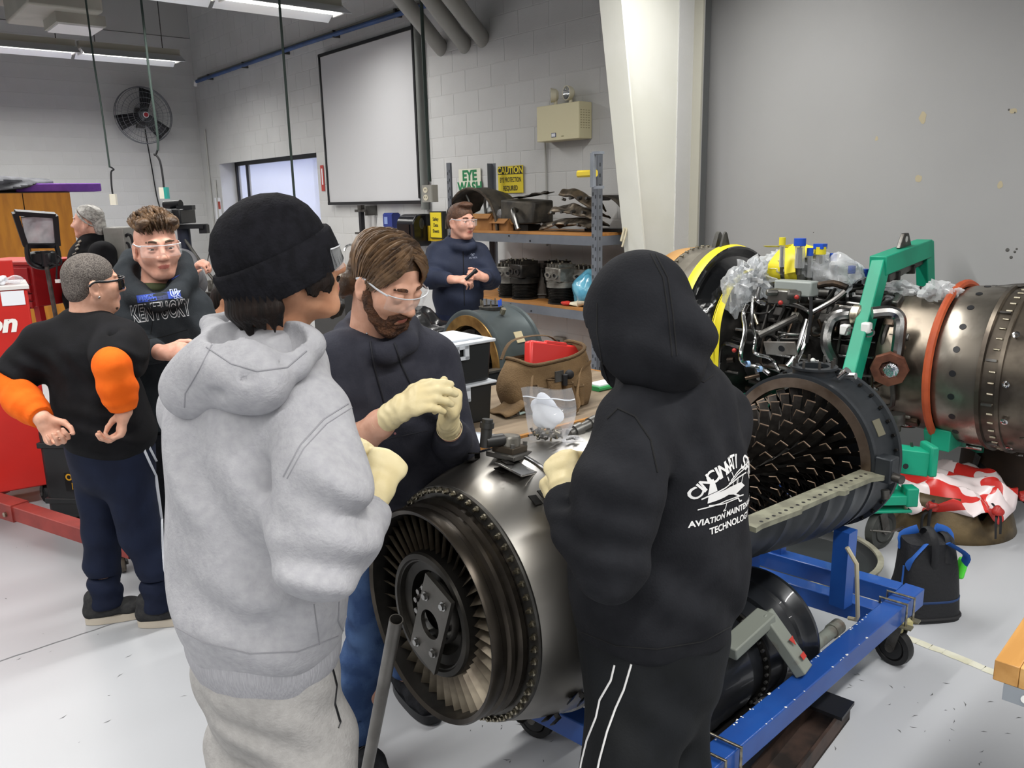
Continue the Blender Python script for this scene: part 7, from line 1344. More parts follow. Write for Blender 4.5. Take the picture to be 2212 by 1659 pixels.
on_line(P, bH, [(458, 745), (430, 800), (400, 850), (398, 880)], .0016, SEAM, 'hood_seam', .0); on_line(P, bH, [(446, 750), (500, 786), (556, 802), (620, 794), (662, 758)], .0018, SEAM, 'hood_edge_stitch', .0)
# trousers
S = Sdf(); S.loft([(hb_+ZZ*.04, .172, .125), (hb_-ZZ*.04, .182, .14), (hb_-ZZ*.13+rG*.01, .172, .135)], rG, .04, (1, 0))
for a, k_ in ((gr_, kn[0]), (gl, kn[1])): S.chain([a, Vector((k_.x*.5+a.x*.5, k_.y*.5+a.y*.5, .46)), Vector((k_.x, k_.y, .10))], [.108, .088, .075], .045)
S.crease([W(505, 1570, 1.50), W(530, 1600, 1.50), W(540, 1700, 1.55)], .006, .03); S.crease([W(440, 1470, 1.55), W(480, 1540, 1.52), W(520, 1575, 1.5)], .004, .03)
for c, r_, d, f, am in ((W(520, 1590, 1.54), .12, (.6, 0, 1), 70, .006), (W(640, 1560, 1.5), .14, (.7, 0, .5), 50, .005), (W(420, 1500, 1.6), .1, (1, .2, -.4), 60, .004)): S.fold(V3(c), r_, d, f, am)
P.add(S, 'trousers', FAB_GREYP, .0078, wrinkle=.002, seed=6); bT = bvh_of(P); on_line(P, bT, [(718, 1440), (728, 1480), (724, 1520), (736, 1560), (731, 1573)], .006, M_black, 'pocket_zip', .0, flat=((0, 1, 0), .3))
for k_ in kn: shoe(P, (k_.x, k_.y-.03, 0), fG, M_black, M_white)
# knit cap with ribs, turned-up brim
s_ = 1.0; cap = MB(); N_R = 58; rg = []; HC = HG @ T(0, -.01, .02) @ RX(R(13)) @ T(0, .01, -.02)
def capring(z, rx, ry, amp, off): return [HC @ Vector(((rx+amp*(1 if i % 2 else 0))*math.cos(2*PI*i/(2*N_R)), off+(ry+amp*(1 if i % 2 else 0))*math.sin(2*PI*i/(2*N_R)), z)) for i in range(2*N_R)]
for z, k_ in ((-.012, .97), (.02, 1.0), (.055, .985), (.085, .91), (.11, .77), (.13, .54), (.141, .28), (.145, .05)): rg.append(capring(z, .092*k_, .112*k_, .0034*min(1, k_), -.012))
P.mb(MB().loft(rg), 'knit_cap', KNIT, smooth=80)
rg = [capring(z, rx, rx+.020, .0042, -.012) for z, rx in ((-.040, .090), (-.042, .094), (-.036, .0985), (.0, .1015), (.030, .1015), (.037, .098), (.036, .092))]
P.mb(MB().loft(rg, cap=False), 'cap_brim', KNIT, smooth=80)
# hair below the cap, at the temple and nape; moustache and chin beard
S = Sdf(); q = lambda *v: V3(HG @ Vector(v))
for i in range(15):
    a = R(200+i*10); x, y = .082*math.cos(a), -.012+.100*math.sin(a); S.chain([q(x, y, -.03), q(x*1.02, y*1.04-.0, -.065), q(x*.92+.004*math.sin(i*3), y*.98, -.098-.014*math.sin(i*2.3)**2)], [.013, .012, .003], .012)
for i in range(7): t = i/6; S.chain([q(.080-.004*t, .012+.052*t, -.018+.004*t), q(.082-.006*t, .018+.05*t, -.040), q(.079-.006*t, .014+.048*t, -.058-.012*math.sin(i*2.2)**2)], [.008, .006, .002], .006)
P.add(S, 'hair', HAIR_DK, .0045)
S = Sdf(); 
for i in range(9): t = (i-4)/4; S.cap(q(t*.022, .092-.02*t*t, -.105), q(t*.026, .086-.022*t*t, -.118), .009, .006, .008)
for i in range(7): t = (i-3)/3; S.cap(q(t*.010, .1035-.010*t*t, -.0475), q(t*.026, .096-.014*t*t, -.056), .0042, .0035, .004)
P.add(S, 'beard', HAIR_DK, .004); eyes(P); brows(P, HAIR_DK); glasses(P, 1.05)
# gloves
S = Sdf(); hand(S, rw+(W(830, 1040, 1.60)-rw).normalized()*.01, W(836, 1000, 1.62)-rw, (.25, -.95, .05), True, (1.35, 1.5, .9), .6, .98, .012, .0022); S.chain([rw-(W(830, 1020, 1.6)-rw).normalized()*.012, rw+(W(830, 1020, 1.6)-rw).normalized()*.03], [.034, .030], .02)
S.fold(V3(rw+ZZ*.03), .05, (1, 0, -.3), 300, .0010); P.add(S, 'latex_glove', LATEX, .0036)
S = Sdf(); hand(S, lw, W(785, 985, 1.78)-lw+ZZ*.05, (.2, .6, .6), False, (1.2, 1.3, .8), .4, .95, .012, .0022); P.add(S, 'latex_glove', LATEX, .0045)

# ---- bearded man in the charcoal hoodie
P = Person('bearded man in charcoal hoodie and clear glasses looking down at his gloved hands', (-.38, 2.55, 0)); HB = headframe(W(836, 606, 2.26), 128, 30, 3, 1.02); fB = az(146); rB = Vector((fB.y, -fB.x, 0))
nb = W(800, 712, 2.34); pl = head(P, HB, nb-ZZ*.06, neck_r=.062, lids=1)
ch = W(835, 850, 2.38); wa = W(845, 985, 2.42); hp = W(855, 1130, 2.46); rs, re, rw = W(722, 785, 2.24), W(735, 985, 2.16), W(852, 892, 2.06); ls, le, lw = W(930, 785, 2.46), W(982, 975, 2.40), W(968, 912, 2.16)
B_ = P.body; B_.loft([(hp, .14, .10), (wa, .14, .10), (ch, .17, .11), (nb-ZZ*.09, .12, .08)], rB, .05, (0, 0)); B_.chain([rs, re], [.05, .045], .03); B_.loft([(re, .046, .046), (re.lerp(rw, .35), .046, .044), (re.lerp(rw, .75), .036, .032), (rw, .030, .026)], (0, 0, 1), .02, (0, 0)); B_.chain([ls, le, lw], [.05, .045, .028], .03)
fr, fl_ = Zp(776, 1645), Zp(884, 1505)
for f_, sg in ((fr, 1), (fl_, -1)): B_.chain([hp+rB*.09*sg, hp.lerp(f_, .5)+rB*.02*sg, Vector((f_.x, f_.y, .09))], [.08, .055, .04], .03)
RH = (W(948, 838, 2.00)-rw); LH = (W(984, 830, 2.10)-lw)
cur = [(.35, .55, .35), (.45, .65, .4), (.55, .7, .4), (.55, .6, .4)]; cul = (1.05, 1.25, .7)
hand(B_, rw, RH, (-.12, -.72, .68), True, None, .3, 1.0, curls=cur); hand(B_, lw, LH+Vector((.02, -.05, .02)), (.75, -.45, .45), False, cul, .5, 1.0)
P.add(B_, 'body', [SKIN, LIP], .0042, paint=pl)
S = Sdf(); S.loft([(W(862, 1180, 2.48), .185, .13), (hp, .192, .135), (wa, .196, .142), (ch, .205, .138), (W(820, 785, 2.36), .188, .118), (W(808, 728, 2.35), .11, .085)], rB, .05, (1, 1))
S.chain([rs+rB*-.02, re], [.092, .078], .05); S.loft([(re, .074, .074), (re.lerp(rw, .12), .064, .064), (re.lerp(rw, .30), .054, .054)], (0, 0, 1), .02, (0, 1)); S.chain([ls, le], [.092, .075], .05); S.loft([(le, .072, .072), (le.lerp(lw, .45), .055, .055), (le.lerp(lw, .72), .044, .044)], (0, 1, 0), .02, (0, 1))
S.chain([W(770, 690, 2.44), W(752, 720, 2.34), W(790, 760, 2.24), W(840, 765, 2.22), W(880, 740, 2.26), W(880, 700, 2.38)], [.034, .036, .030, .026, .028, .034], .025); S.ell(V3(nb+ZZ*.05), (.068, .068, .06), .015, None, -1)
for c, r_, d, f, am in ((W(880, 900, 2.26), .16, (.8, 0, .6), 45, .005), (W(740, 900, 2.1), .13, (.4, 0, 1), 60, .006), (W(940, 880, 2.32), .12, (.8, 0, .6), 60, .005), (W(860, 1040, 2.3), .16, (.4, 0, 1), 45, .005)): S.fold(V3(c), r_, d, f, am)
S.crease([W(712, 760, 2.1), W(718, 850, 2.05), W(740, 930, 2.0)], .003, .014); S.crease([W(925, 800, 2.3), W(950, 860, 2.25), W(970, 930, 2.22)], .003, .014)
P.add(S, 'hoodie', FAB_NAVY, .0065, wrinkle=.002, seed=9); bB = bvh_of(P)
on_line(P, bB, [(800, 738), (810, 800), (830, 870), (845, 925)], .0042, mat('cord_navy', '#22232b', rough=.8), 'drawstring', .002, flat=((0, 1, 0), .6)); on_line(P, bB, [(852, 742), (868, 790), (890, 835), (905, 860)], .0042, mat('cord_navy', ''), 'drawstring', .002, flat=((0, 1, 0), .6)); v = onmesh(bB, 792, 722, .002); P.mb(MB().ball(v, .004, 8, 6), 'eyelet', M_chrome)
on_line(P, bB, [(790, 958), (850, 945), (925, 930)], .0016, mat('cord_navy', ''), 'pocket_seam', .0); on_line(P, bB, [(800, 962), (802, 1010), (800, 1060)], .0016, mat('cord_navy', ''), 'pocket_seam', .0)
v = onmesh(bB, 853, 936, .001); P.mb(MB().ball(v, (.004, .002, .004), 8, 5), 'stain', mat('stain_pink', '#8d5f63', rough=.9))
S = Sdf(); S.loft([(W(864, 1150, 2.48), .17, .12), (W(868, 1215, 2.5), .165, .12)], rB, .03, (1, 0))
for f_, sg in ((fr, 1), (fl_, -1)): S.loft([(hp+rB*.085*sg-ZZ*.08, .092, .10), (hp.lerp(f_, .5)+rB*.02*sg, .075, .078), (Vector((f_.x, f_.y, .30))+rB*.005*sg, .066, .068), (Vector((f_.x, f_.y, .10)), .064, .066)], rB, .04, (0, 1))
for i in range(4): S.fold(V3(Vector((fr.x, fr.y, .16+.10*i))), .1, (.2, 0, 1), 90, .005, i)
P.add(S, 'jeans', fabric('blue_denim', '#2b3f63', '#3d5377', sc=14, bump=.2), .008)
for f_, sl_ in ((fr, mat('sole_orange', '#b4502c', rough=.6)), (fl_, M_black)): shoe(P, (f_.x, f_.y, 0), fB, fabric('shoe_black', '#18191c', '#222327'), sl_, lace=M_black)
# hair swept back from a side parting, reaching over the ears
q = lambda *v: V3(HB @ Vector(v)); S = Sdf(); M3B = np.array(HB.to_3x3())/1.02
S.ell(q(0, -.022, .046), (.084, .100, .086), .02, M3B); S.ell(q(0, -.075, -.02), (.072, .045, .075), .03, M3B); S.ell(q(0, .11, -.03), (.070, .062, .088), .012, M3B, -1)
for x in (-1, 1): S.ell(q(x*.095, .02, -.045), (.03, .045, .045), .01, M3B, -1)
for i in range(13): t = i/12; x = -.07+.14*t; S.chain([q(x, -.085+.02*abs(x)*8, -.03), q(x*1.02, -.092+.02*abs(x)*8, -.07), q(x*1.05, -.098+.02*abs(x)*8, -.098-.012*math.sin(i*2))], [.018, .014, .004], .014)
P.add(S, 'hair', HAIR_BR, .0042)
rnd = random.Random(4); it = []; it2 = []
for i in range(150):
    t = rnd.random(); x0 = rnd.uniform(-.30, .0); y0 = .75-1.35*t; e_ = Vector((x0, y0, .95)); f_ = rnd.random()
    if rnd.random() < .55: tp = Vector((1.0, .62-1.25*t+rnd.uniform(-.12, .12)-.15*f_, -.12-.28*f_+rnd.uniform(-.06, .06)))
    else: tp = Vector((-1.0, .62-1.2*t+rnd.uniform(-.12, .12), -.15-.3*f_))
    (it if i % 2 else it2).append((e_, tp, .05+.06*rnd.random()+.05*max(0, .5-t), .016*f_, .0042+.0022*rnd.random()))
for i in range(26): x = rnd.uniform(-.7, .7); it.append((Vector((x, -.6, .6)), Vector((x*1.05, -.92, -.75-.35*rnd.random())), .03, -.010, .0055))
for i in range(7): it2.append((Vector((-.15, .8, .8)), Vector((-.72, .86+.05*i, -.05-.05*i)), .16-.01*i, .012, .0030))
for i in range(9): it.append((Vector((-.05, .72, .9)), Vector((.78+.02*i, .72-.06*i, -.02-.03*i)), .17-.012*i, .012, .0040))
strands(P, HB, it, HAIR_BR); strands(P, HB, it2, mat('hair_brown_light', '#5a4532', '#735a42', sc=28, rough=.4))
S = Sdf(); BRD = mat('beard_brown', '#3b2417', '#5a3a26', sc=45, rough=.75, bump=.8, bsc=160)
for x in (-1, 1):
    for i in range(16):
        t = i/15; a0 = (x*(.072-.004*t), .008+.010*t, -.010-.035*t); 
        S.cap(q(x*(.070-.045*t**1.4), .004+.070*t, -.015-.075*t-.012*math.sin(PI*t)), q(x*(.066-.045*t**1.4), .012+.070*t, -.035-.078*t-.012*math.sin(PI*t)), .012, .013, .012)
    for i in range(6): t = i/5; S.cap(q(x*.028*t, .104-.012*t*t, -.047-.002*t), q(x*(.028*t+.006), .099-.014*t*t, -.058-.012*t), .0055, .005, .006)
    S.cap(q(x*.036, .082, -.058), q(x*.030, .080, -.085), .0095, .011, .01)
S.ell(q(0, .074, -.104), (.036, .024, .024), .02, M3B); S.cap(q(-.012, .098, -.083), q(.012, .098, -.083), .006, .006, .008); S.ell(q(0, .100, -.064), (.022, .02, .009), .004, M3B, -1)
S.fold(q(.04, .04, -.07), .08, (.3, .3, 1), 260, .0018); S.fold(q(-.04, .04, -.07), .08, (.3, -.3, 1), 260, .0018); P.add(S, 'beard', BRD, .0038, wrinkle=.0008)
brows(P, BRD, .0052); eyes(P, (0, .8, -.6)); glasses(P, 1.0)
def glove(P, w_, d, n, right, cu, th, cuff, h=.0034, curls=None, sc=1.0):
    S = Sdf(); hand(S, w_, d, n, right, cu, th, sc, .010, .0022, curls=curls); u = (Vector(cuff)-Vector(w_)).normalized(); S.loft([(V3(w_+u*.055), .036, .033), (V3(w_+u*.02), .033, .029), (V3(w_-u*.03), .034, .024)], (0.1, .2, 1), .012, (1, 0))
    S.fold(V3(w_), .06, u, 260, .0012); S.fold(V3(w_-u*.05), .05, (.6, .3, -.5), 330, .0010); P.add(S, 'latex_glove', LATEX, h)
    e_ = Vector(w_)+u*.054; P.mb(MB().lathe([(.0345, -.002), (.0365, 0), (.0345, .002)], 28, M=T(e_) @ frame((0, 0, 0), None, (0.1, .2, 1), u), close=True), 'glove_bead', LATEX)
glove(P, rw, RH, (-.12, -.72, .68), True, None, .3, re, curls=cur); glove(P, lw, LH+Vector((.02, -.05, .02)), (.75, -.45, .45), False, cul, .5, le)

# ---- man in the black hooded sweatshirt, hood up, seen from behind on his left
P = Person('man in black hooded sweatshirt with hood up and white back print, seen from behind', (.40, 1.83, 0)); HK = headframe(W(1392, 690, 1.711), -58, 32, 0, 1.0); fK = az(-62); rK = Vector((fK.y, -fK.x, 0))
nb = W(1432, 812, 1.767); P.skin = SKIN; pl = head(P, HK, nb-ZZ*.05)
ch = W(1462, 985, 1.814); wa = W(1440, 1180, 1.842); zb_ = W(1400, 1398, 1.692).z; hc = W(1412, 1330, 1.842); hb_ = Vector((hc.x, hc.y, zb_)); ls, le, lw = W(1358, 930, 1.636), W(1320, 1210, 1.560), W(1222, 1075, 1.692); rs, re, rw = W(1545, 900, 1.955), W(1400, 1150, 2.087), W(1270, 1050, 1.993)
B_ = P.body; B_.loft([(hb_-ZZ*.02, .14, .10), (wa, .14, .10), (ch, .17, .11), (nb-ZZ*.08, .12, .08)], rK, .05, (0, 0)); B_.chain([ls, le, lw], [.05, .042, .028], .03); B_.chain([rs, re, rw], [.05, .042, .028], .03)
kn = [Zp(1435, 2040), Zp(1290, 2220)]; kg = [hb_-ZZ*.13+rK*.08, hb_-ZZ*.13-rK*.10]
for a, k_ in zip(kg, kn): B_.chain([a+ZZ*.06, a.lerp(k_, .5), Vector((k_.x, k_.y, .08))], [.075, .055, .04], .03)
LH = W(1212, 1000, 1.748)-lw; hand(B_, lw, LH, (-.55, -.8, .25), False, (1.35, 1.5, .9), .6, 1.0); hand(B_, rw, (-.7, -.1, .3), (0, .6, .7), True, (1, 1.2, .8), .5, 1.0); P.add(B_, 'body', [SKIN, LIP], .0055, paint=pl)
S = Sdf(); S.loft([(hb_, .190, .178), (hb_+ZZ*.05, .205, .195), (hb_+ZZ*.12, .208, .198), (wa, .205, .186), (W(1455, 1080, 1.833), .205, .165), (ch, .202, .145), (W(1455, 900, 1.805), .188, .128), (W(1440, 840, 1.777), .13, .10), (nb+ZZ*.03, .088, .088)], rK, .045, (1, 1))
S.chain([ls+rK*.03, W(1335, 1060, 1.579), le], [.088, .086, .080], .05); S.chain([le, W(1262, 1150, 1.607)], [.078, .066], .03); S.loft([(W(1262, 1150, 1.607), .064, .064), (W(1236, 1100, 1.664), .052, .052), (lw, .047, .047)], (0, 1, .3), .02, (0, 1)); S.chain([rs-rK*.02, re, rw], [.095, .08, .055], .05)
S.crease([W(1312, 905, 1.504), W(1370, 880, 1.560), W(1410, 940, 1.598), W(1425, 1050, 1.645)], .003, .012); S.crease([W(1425, 1050, 1.617), W(1400, 1150, 1.598), W(1380, 1250, 1.617)], .008, .04)
for c, r_, d, f, am, ph in ((W(1540, 960, 1.711), .20, (1, .3, .12), 62, .0042, 0), (W(1480, 1250, 1.711), .22, (.7, .2, .7), 40, .006, 1), (W(1310, 1180, 1.504), .13, (.3, 0, 1), 70, .006, .5), (W(1330, 1020, 1.523), .12, (.5, 0, .8), 50, .005, 0), (W(1560, 1250, 1.786), .16, (1, .2, .2), 55, .005, 2), (W(1250, 1110, 1.598), .07, (.2, .2, 1), 110, .005, 0)): S.fold(V3(c), r_, d, f, am, ph)
P.add(S, 'hoodie', FAB_BLK, .0072, wrinkle=.0035, seed=12); bK = bvh_of(P)
M3 = np.array(HK.to_3x3()); q = lambda *v: V3(HK @ Vector(v)); S = Sdf()
S.ell(q(0, -.012, .040), (.094, .108, .104), .03, M3); S.ell(q(0, -.005, -.055), (.090, .090, .10), .04, M3); S.ell(q(0, .055, -.02), (.088, .082, .120), .04, M3); S.cap(q(0, -.03, -.06), V3(nb+ZZ*.0), .088, .088, .04); S.ell(V3(nb+fK*.06+ZZ*.02), (.09, .09, .07), .04)
S.ell(q(0, .125, -.03), (.074, .080, .112), .012, M3, -1); S.ell(q(0, .03, 0), (.078, .100, .100), .01, M3, -1)
for c, r_, d, f, am in ((q(-.06, -.08, -.12), .10, (.4, .2, 1), 60, .006), (q(.05, -.1, -.08), .12, (.5, .3, .8), 55, .006), (q(-.1, .02, 0), .12, (.3, .6, .6), 45, .0035)): S.fold(c, r_, d, f, am)
P.add(S, 'hood', FAB_BLK, .0065, wrinkle=.0015, seed=4); bH = bvh_of(P); SB = mat('black_seam', '#0e0e10', rough=.9)
on_line(P, bH, [(1405, 548), (1432, 600), (1444, 680), (1452, 770)], .0016, SB, 'hood_seam', .0005); on_line(P, bH, [(1416, 548), (1442, 600), (1454, 680), (1462, 768)], .0016, SB, 'hood_seam', .0005); on_line(P, bH, [(1290, 655), (1290, 720), (1302, 790), (1316, 830)], .0014, SB, 'edge_stitch', .0005)
on_line(P, bK, [(1312, 905), (1335, 882), (1372, 900), (1405, 950), (1420, 1020)], .0022, SB, 'shoulder_seam', .0005); on_line(P, bK, [(1450, 782), (1480, 812), (1520, 825), (1540, 810)], .0014, SB, 'yoke_seam', .0005); on_line(P, bK, [(1255, 1365), (1330, 1395), (1420, 1402), (1520, 1385), (1585, 1350)], .0016, SB, 'hem_seam', .0005)
S = Sdf(); S.loft([(W(1238, 1103, 1.659), .053, .053), (lw, .048, .048)], (0, 1, .3), .01, (1, 1)); P.add(S, 'cuff', fabric('black_rib', '#131316', '#19191c', sc=90, bump=.3, bsc=90), .006)
glove(P, lw, LH, (-.55, -.8, .25), False, (1.35, 1.5, .9), .6, lw-LH.normalized()*.1); glove(P, rw, Vector((-.7, -.1, .3)), (0, .6, .7), True, (1, 1.2, .8), .5, re, .005)
S = Sdf(); S.loft([(hb_+ZZ*.05, .178, .165), (hb_-ZZ*.05, .19, .178), (hb_-ZZ*.14, .186, .172)], rK, .04, (1, 0))
for a, k_ in zip(kg, kn): S.chain([a, a.lerp(k_, .5)+ZZ*.02, Vector((k_.x, k_.y, .10))], [.122, .112, .098], .05)
for c, r_, d, f, am in ((W(1480, 1560, 1.645), .2, (.8, .1, .6), 40, .006), (W(1300, 1500, 1.598), .14, (1, 0, .2), 45, .004)): S.fold(V3(c), r_, d, f, am)
P.add(S, 'track_trousers', FAB_BLKP, .008, wrinkle=.002, seed=7); bT = bvh_of(P); PIPE = mat('white_piping', '#d6d6d6', rough=.6)
on_line(P, bT, [(1328, 1437), (1320, 1470), (1296, 1512), (1288, 1550), (1268, 1600), (1256, 1650), (1250, 1690)], .0027, PIPE, 'white_piping', .001); on_line(P, bT, [(1364, 1435), (1348, 1490), (1330, 1530), (1312, 1580), (1296, 1640), (1286, 1690)], .0027, PIPE, 'white_piping', .001)
for k_ in kn: shoe(P, (k_.x, k_.y, 0), fK, M_black, M_black)
# print on the back: arched words, a high-wing aeroplane, lower lines
o0 = onmesh(bK, 1582, 1045, 0); nrm = -fK; Mx = frame(o0+nrm*.02, Vector((nrm.y*-1, nrm.x, 0))*1.0, None, nrm); Mx = Mx if Mx.to_3x3().col[0].dot(_R) > 0 else frame(o0+nrm*.02, Vector((nrm.y, -nrm.x, 0)), None, nrm)
WP = mat('white_print', '#dcdcdc', rough=.7); items = []; txt = 'CINCINNATI STATE'; n_ = len(txt)
for i, chx in enumerate(txt):
    if chx == ' ': continue
    t = R(-52)+R(104)*i/(n_-1); vs, fs = text_mesh(chx, .062, .001, sx=.82); ca, sa = math.cos(-t), math.sin(-t); items.append(([(a*ca-b*sa+.17*math.sin(t), a*sa+b*ca+.17*math.cos(t)-.105, 0) for a, b, c in vs], fs))
items += [text2('AVIATION MAINTENANCE', .027, .02, -.100, bold=.0008), text2('TECHNOLOGY', .030, .02, -.136, bold=.0008)]
def ln(pts, w_):
    vs = []; fs = []
    for (x0, y0), (x1, y1) in zip(pts, pts[1:]):
        d = Vector((x1-x0, y1-y0, 0)).normalized(); n = Vector((-d.y, d.x, 0))*w_/2; b = len(vs); vs += [Vector((x0, y0, 0))+n, Vector((x0, y0, 0))-n, Vector((x1, y1, 0))-n, Vector((x1, y1, 0))+n]; fs.append((b, b+1, b+2, b+3))
    return ([tuple(v) for v in vs], fs)
items += [([(-.098, -.012, 0), (-.094, .035, 0), (-.084, .037, 0), (-.070, -.004, 0)], [(0, 1, 2, 3)]), ([(-.095, -.040, 0), (-.095, -.014, 0), (-.02, -.004, 0), (.06, -.012, 0), (.085, -.030, 0), (.03, -.044, 0), (-.02, -.030, 0)], [(0, 1, 2, 3, 4, 5, 6)])]
items += [ln([(-.115, -.022), (-.02, .006), (.09, .012)], .005), ln([(-.12, -.055), (-.03, -.048), (.08, -.060)], .004), ln([(-.09, -.048), (-.03, -.056), (.05, -.062)], .004), ln([(-.03, .008), (.10, .034), (.12, .046), (.075, .040), (-.02, .016)], .0045), ln([(.0, .004), (.0, -.02), (.03, -.022), (.03, .006)], .004), ln([(.038, .006), (.036, -.018), (.062, -.02), (.07, .01)], .004), ln([(.0, -.03), (.055, -.056)], .005), ln([(-.03, .018), (-.038, .034)], .004), ln([(.0, .022), (-.012, .042)], .004), ln([(-.02, -.056), (-.02, -.075), (-.030, -.082), (-.014, -.084)], .004), ln([(.05, -.062), (.058, -.076), (.07, -.076)], .005)]
print_on(P, bK, items, Mx @ Matrix.Scale(.70, 4), WP, 'back_print')

# ---- man with orange under-sleeves, back to the camera, hands on his hips
P = Person('man in black t-shirt over orange sleeves with hands on hips, back to the camera', (-1.70, 3.35, 0)); HO = headframe(W(199, 612, 3.36), 52, 0, 4, 1.02); fO = az(28); rO = Vector((fO.y, -fO.x, 0)); TEE = fabric('black_tee', '#121214', '#17171a', sc=12, bump=.12); ORG = fabric('orange_sleeve', '#e8681c', '#dd5d14', sc=12, bump=.1); SKO = SKIN
nb = W(192, 682, 3.36); pl = head(P, HO, nb-ZZ*.05, neck_r=.066, jaw=1.06); ch = W(188, 765, 3.34); wa = W(215, 870, 3.34); hp = W(236, 950, 3.36)
ls, le, lw = W(82, 745, 3.32), W(22, 840, 3.22), W(92, 905, 3.10); rs, re, rw = W(268, 745, 3.30), W(244, 800, 3.10), W(268, 888, 3.12)
f1, f2 = Zp(238, 1338), Zp(350, 1346); kO = [hp.lerp(f1, .5)-rO*.045, hp.lerp(f2, .5)+rO*.03]; B_ = P.body; B_.loft([(hp, .15, .11), (wa, .15, .11), (ch, .18, .12), (nb-ZZ*.06, .12, .08)], rO, .05, (0, 0))
for a, b, c in ((rs, re, rw), (ls, le, lw)): B_.chain([a, b, c], [.055, .045, .032], .03)
for f_, k_, sg in ((f1, kO[0], -1), (f2, kO[1], 1)): B_.chain([hp+rO*.09*sg-ZZ*.06, k_, Vector((f_.x, f_.y, .28)), Vector((f_.x, f_.y, .08))], [.08, .055, .045, .04], .03)
hand(B_, rw, (-.22, -.12, -.9), (.75, .45, -.2), True, (.9, .9, .6), .6, 1.02); hand(B_, lw, (.45, -.05, -.8), (-.6, .75, -.3), False, (1.1, 1.2, .7), .6, 1.02)
P.add(B_, 'body', [SKO, LIP], .0055, paint=pl)
S = Sdf(); S.loft([(W(238, 948, 3.36), .192, .15), (W(234, 925, 3.35), .202, .158), (wa, .205, .155), (ch, .215, .148), (W(190, 718, 3.36), .17, .105), (W(192, 690, 3.36), .085, .075)], rO, .05, (1, 1)); S.chain([ls+rO*.03, W(50, 795, 3.27)], [.092, .085], .05); S.loft([(W(50, 795, 3.27), .084, .084), (le+ZZ*.03, .082, .082)], (0, 1, 0), .03, (0, 1)); S.chain([rs-rO*.03, W(258, 775, 3.2)], [.092, .085], .05); S.loft([(W(266, 742, 3.28), .090, .090), (W(258, 768, 3.20), .086, .088), (W(250, 790, 3.13), .080, .082)], (1, 0, 0), .06, (0, 1))
for c, r_, d, f, am, ph in ((W(200, 800, 3.2), .22, (1, .2, .25), 60, .0065, 0), (W(230, 920, 3.2), .16, (.3, 0, 1), 70, .007, 1), (W(290, 770, 3.2), .12, (.4, 0, 1), 80, .006, 2), (W(60, 780, 3.2), .12, (.7, 0, .7), 70, .005, 0)): S.fold(V3(c), r_, d, f, am, ph)
S.crease([W(245, 700, 3.2), W(240, 760, 3.15), W(235, 830, 3.15)], .006, .03); S.crease([W(110, 730, 3.2), W(105, 800, 3.15)], .005, .03); P.add(S, 'tshirt', TEE, .0085, wrinkle=.004, seed=15)
for a, m_, b, d_ in ((le, le.lerp(lw, .45), lw, 1), (re, re.lerp(rw, .5), rw, 2)):
    S = Sdf(); S.loft([(a+ZZ*.02, .073, .073), (m_, .066, .066), (b.lerp(a, .05), .048, .048)], (0, 1, 0), .03, (0, 1)); S.fold(V3(m_), .12, b-a, 80, .0032); S.fold(V3(b.lerp(a, .2)), .08, b-a, 130, .003); P.add(S, 'sleeve', ORG, .0075, wrinkle=.002)
S = Sdf(); S.loft([(hp+ZZ*.06, .185, .135), (hp-ZZ*.03, .192, .15), (hp-ZZ*.12, .18, .14)], rO, .04, (1, 0))
for f_, k_, sg in ((f1, kO[0], -1), (f2, kO[1], 1)): S.loft([(hp+rO*.085*sg-ZZ*.10, .100, .115), (k_, .076, .086), (Vector((f_.x, f_.y, .28)), .068, .072), (Vector((f_.x, f_.y, .075)), .064, .07)], rO, .035, (0, 1))
for f_ in (f1, f2): S.fold(V3((f_.x, f_.y, .18)), .14, (.2, 0, 1), 70, .006)
P.add(S, 'track_trousers', fabric('navy_track', '#181f33', '#141a2c', sc=9, bump=.08, rough=.75), .0095, wrinkle=.002); bO = bvh_of(P)
STR = mat('white_stripe', '#c9ccd4', rough=.7)
for pts in ([(290, 925), (302, 955), (322, 1000), (341, 1040), (347, 1100), (349, 1170), (354, 1230), (359, 1250)], [(304, 930), (320, 965), (338, 1000), (352, 1030)]): on_line(P, bO, pts, .008, STR, 'white_stripe', .001, flat=((1, .3, 0), .2))
shoe(P, f1-Vector((0, -.0, 0)), (.95, .35, 0), fabric('shoe_charcoal', '#2f2f31', '#383838'), mat('sole_bone', '#bdb3a4', rough=.7), lace=M_black); shoe(P, f2, (.97, .2, 0), fabric('shoe_charcoal', '#2f2f31', '#383838'), mat('sole_bone', ''))
q = lambda *v: V3(HO @ Vector(v)); M3 = np.array(HO.to_3x3())/1.02; S = Sdf(); S.ell(q(0, -.012, .034), (.0795, .1005, .0895), .02, M3); S.ell(q(0, -.055, -.025), (.070, .052, .055), .03, M3); S.ell(q(0, .115, -.02), (.075, .062, .105), .008, M3, -1)
for x in (-1, 1): S.ell(q(x*.09, .02, -.035), (.03, .038, .04), .01, M3, -1)
P.add(S, 'hair', mat('hair_cropped', '#413a37', '#6f6862', sc=220, rough=.7, bump=.6, bsc=300), .005); eyes(P); P.mb(MB().ball(HO @ Vector((.082, .002, -.044)), .006, 8, 6), 'earring', M_chrome); glasses(P, 1.05, True, 'sunglasses')
S = Sdf(); 
for x in (-1, 1): S.cap(q(x*.058, .02, -.05), q(x*.03, .066, -.098), .013, .014, .02)
S.ell(q(0, .07, -.098), (.03, .022, .018), .02, M3); P.add(S, 'stubble', mat('stubble_brown', '#4d3a30', rough=.9, bump=.5, bsc=200), .005)

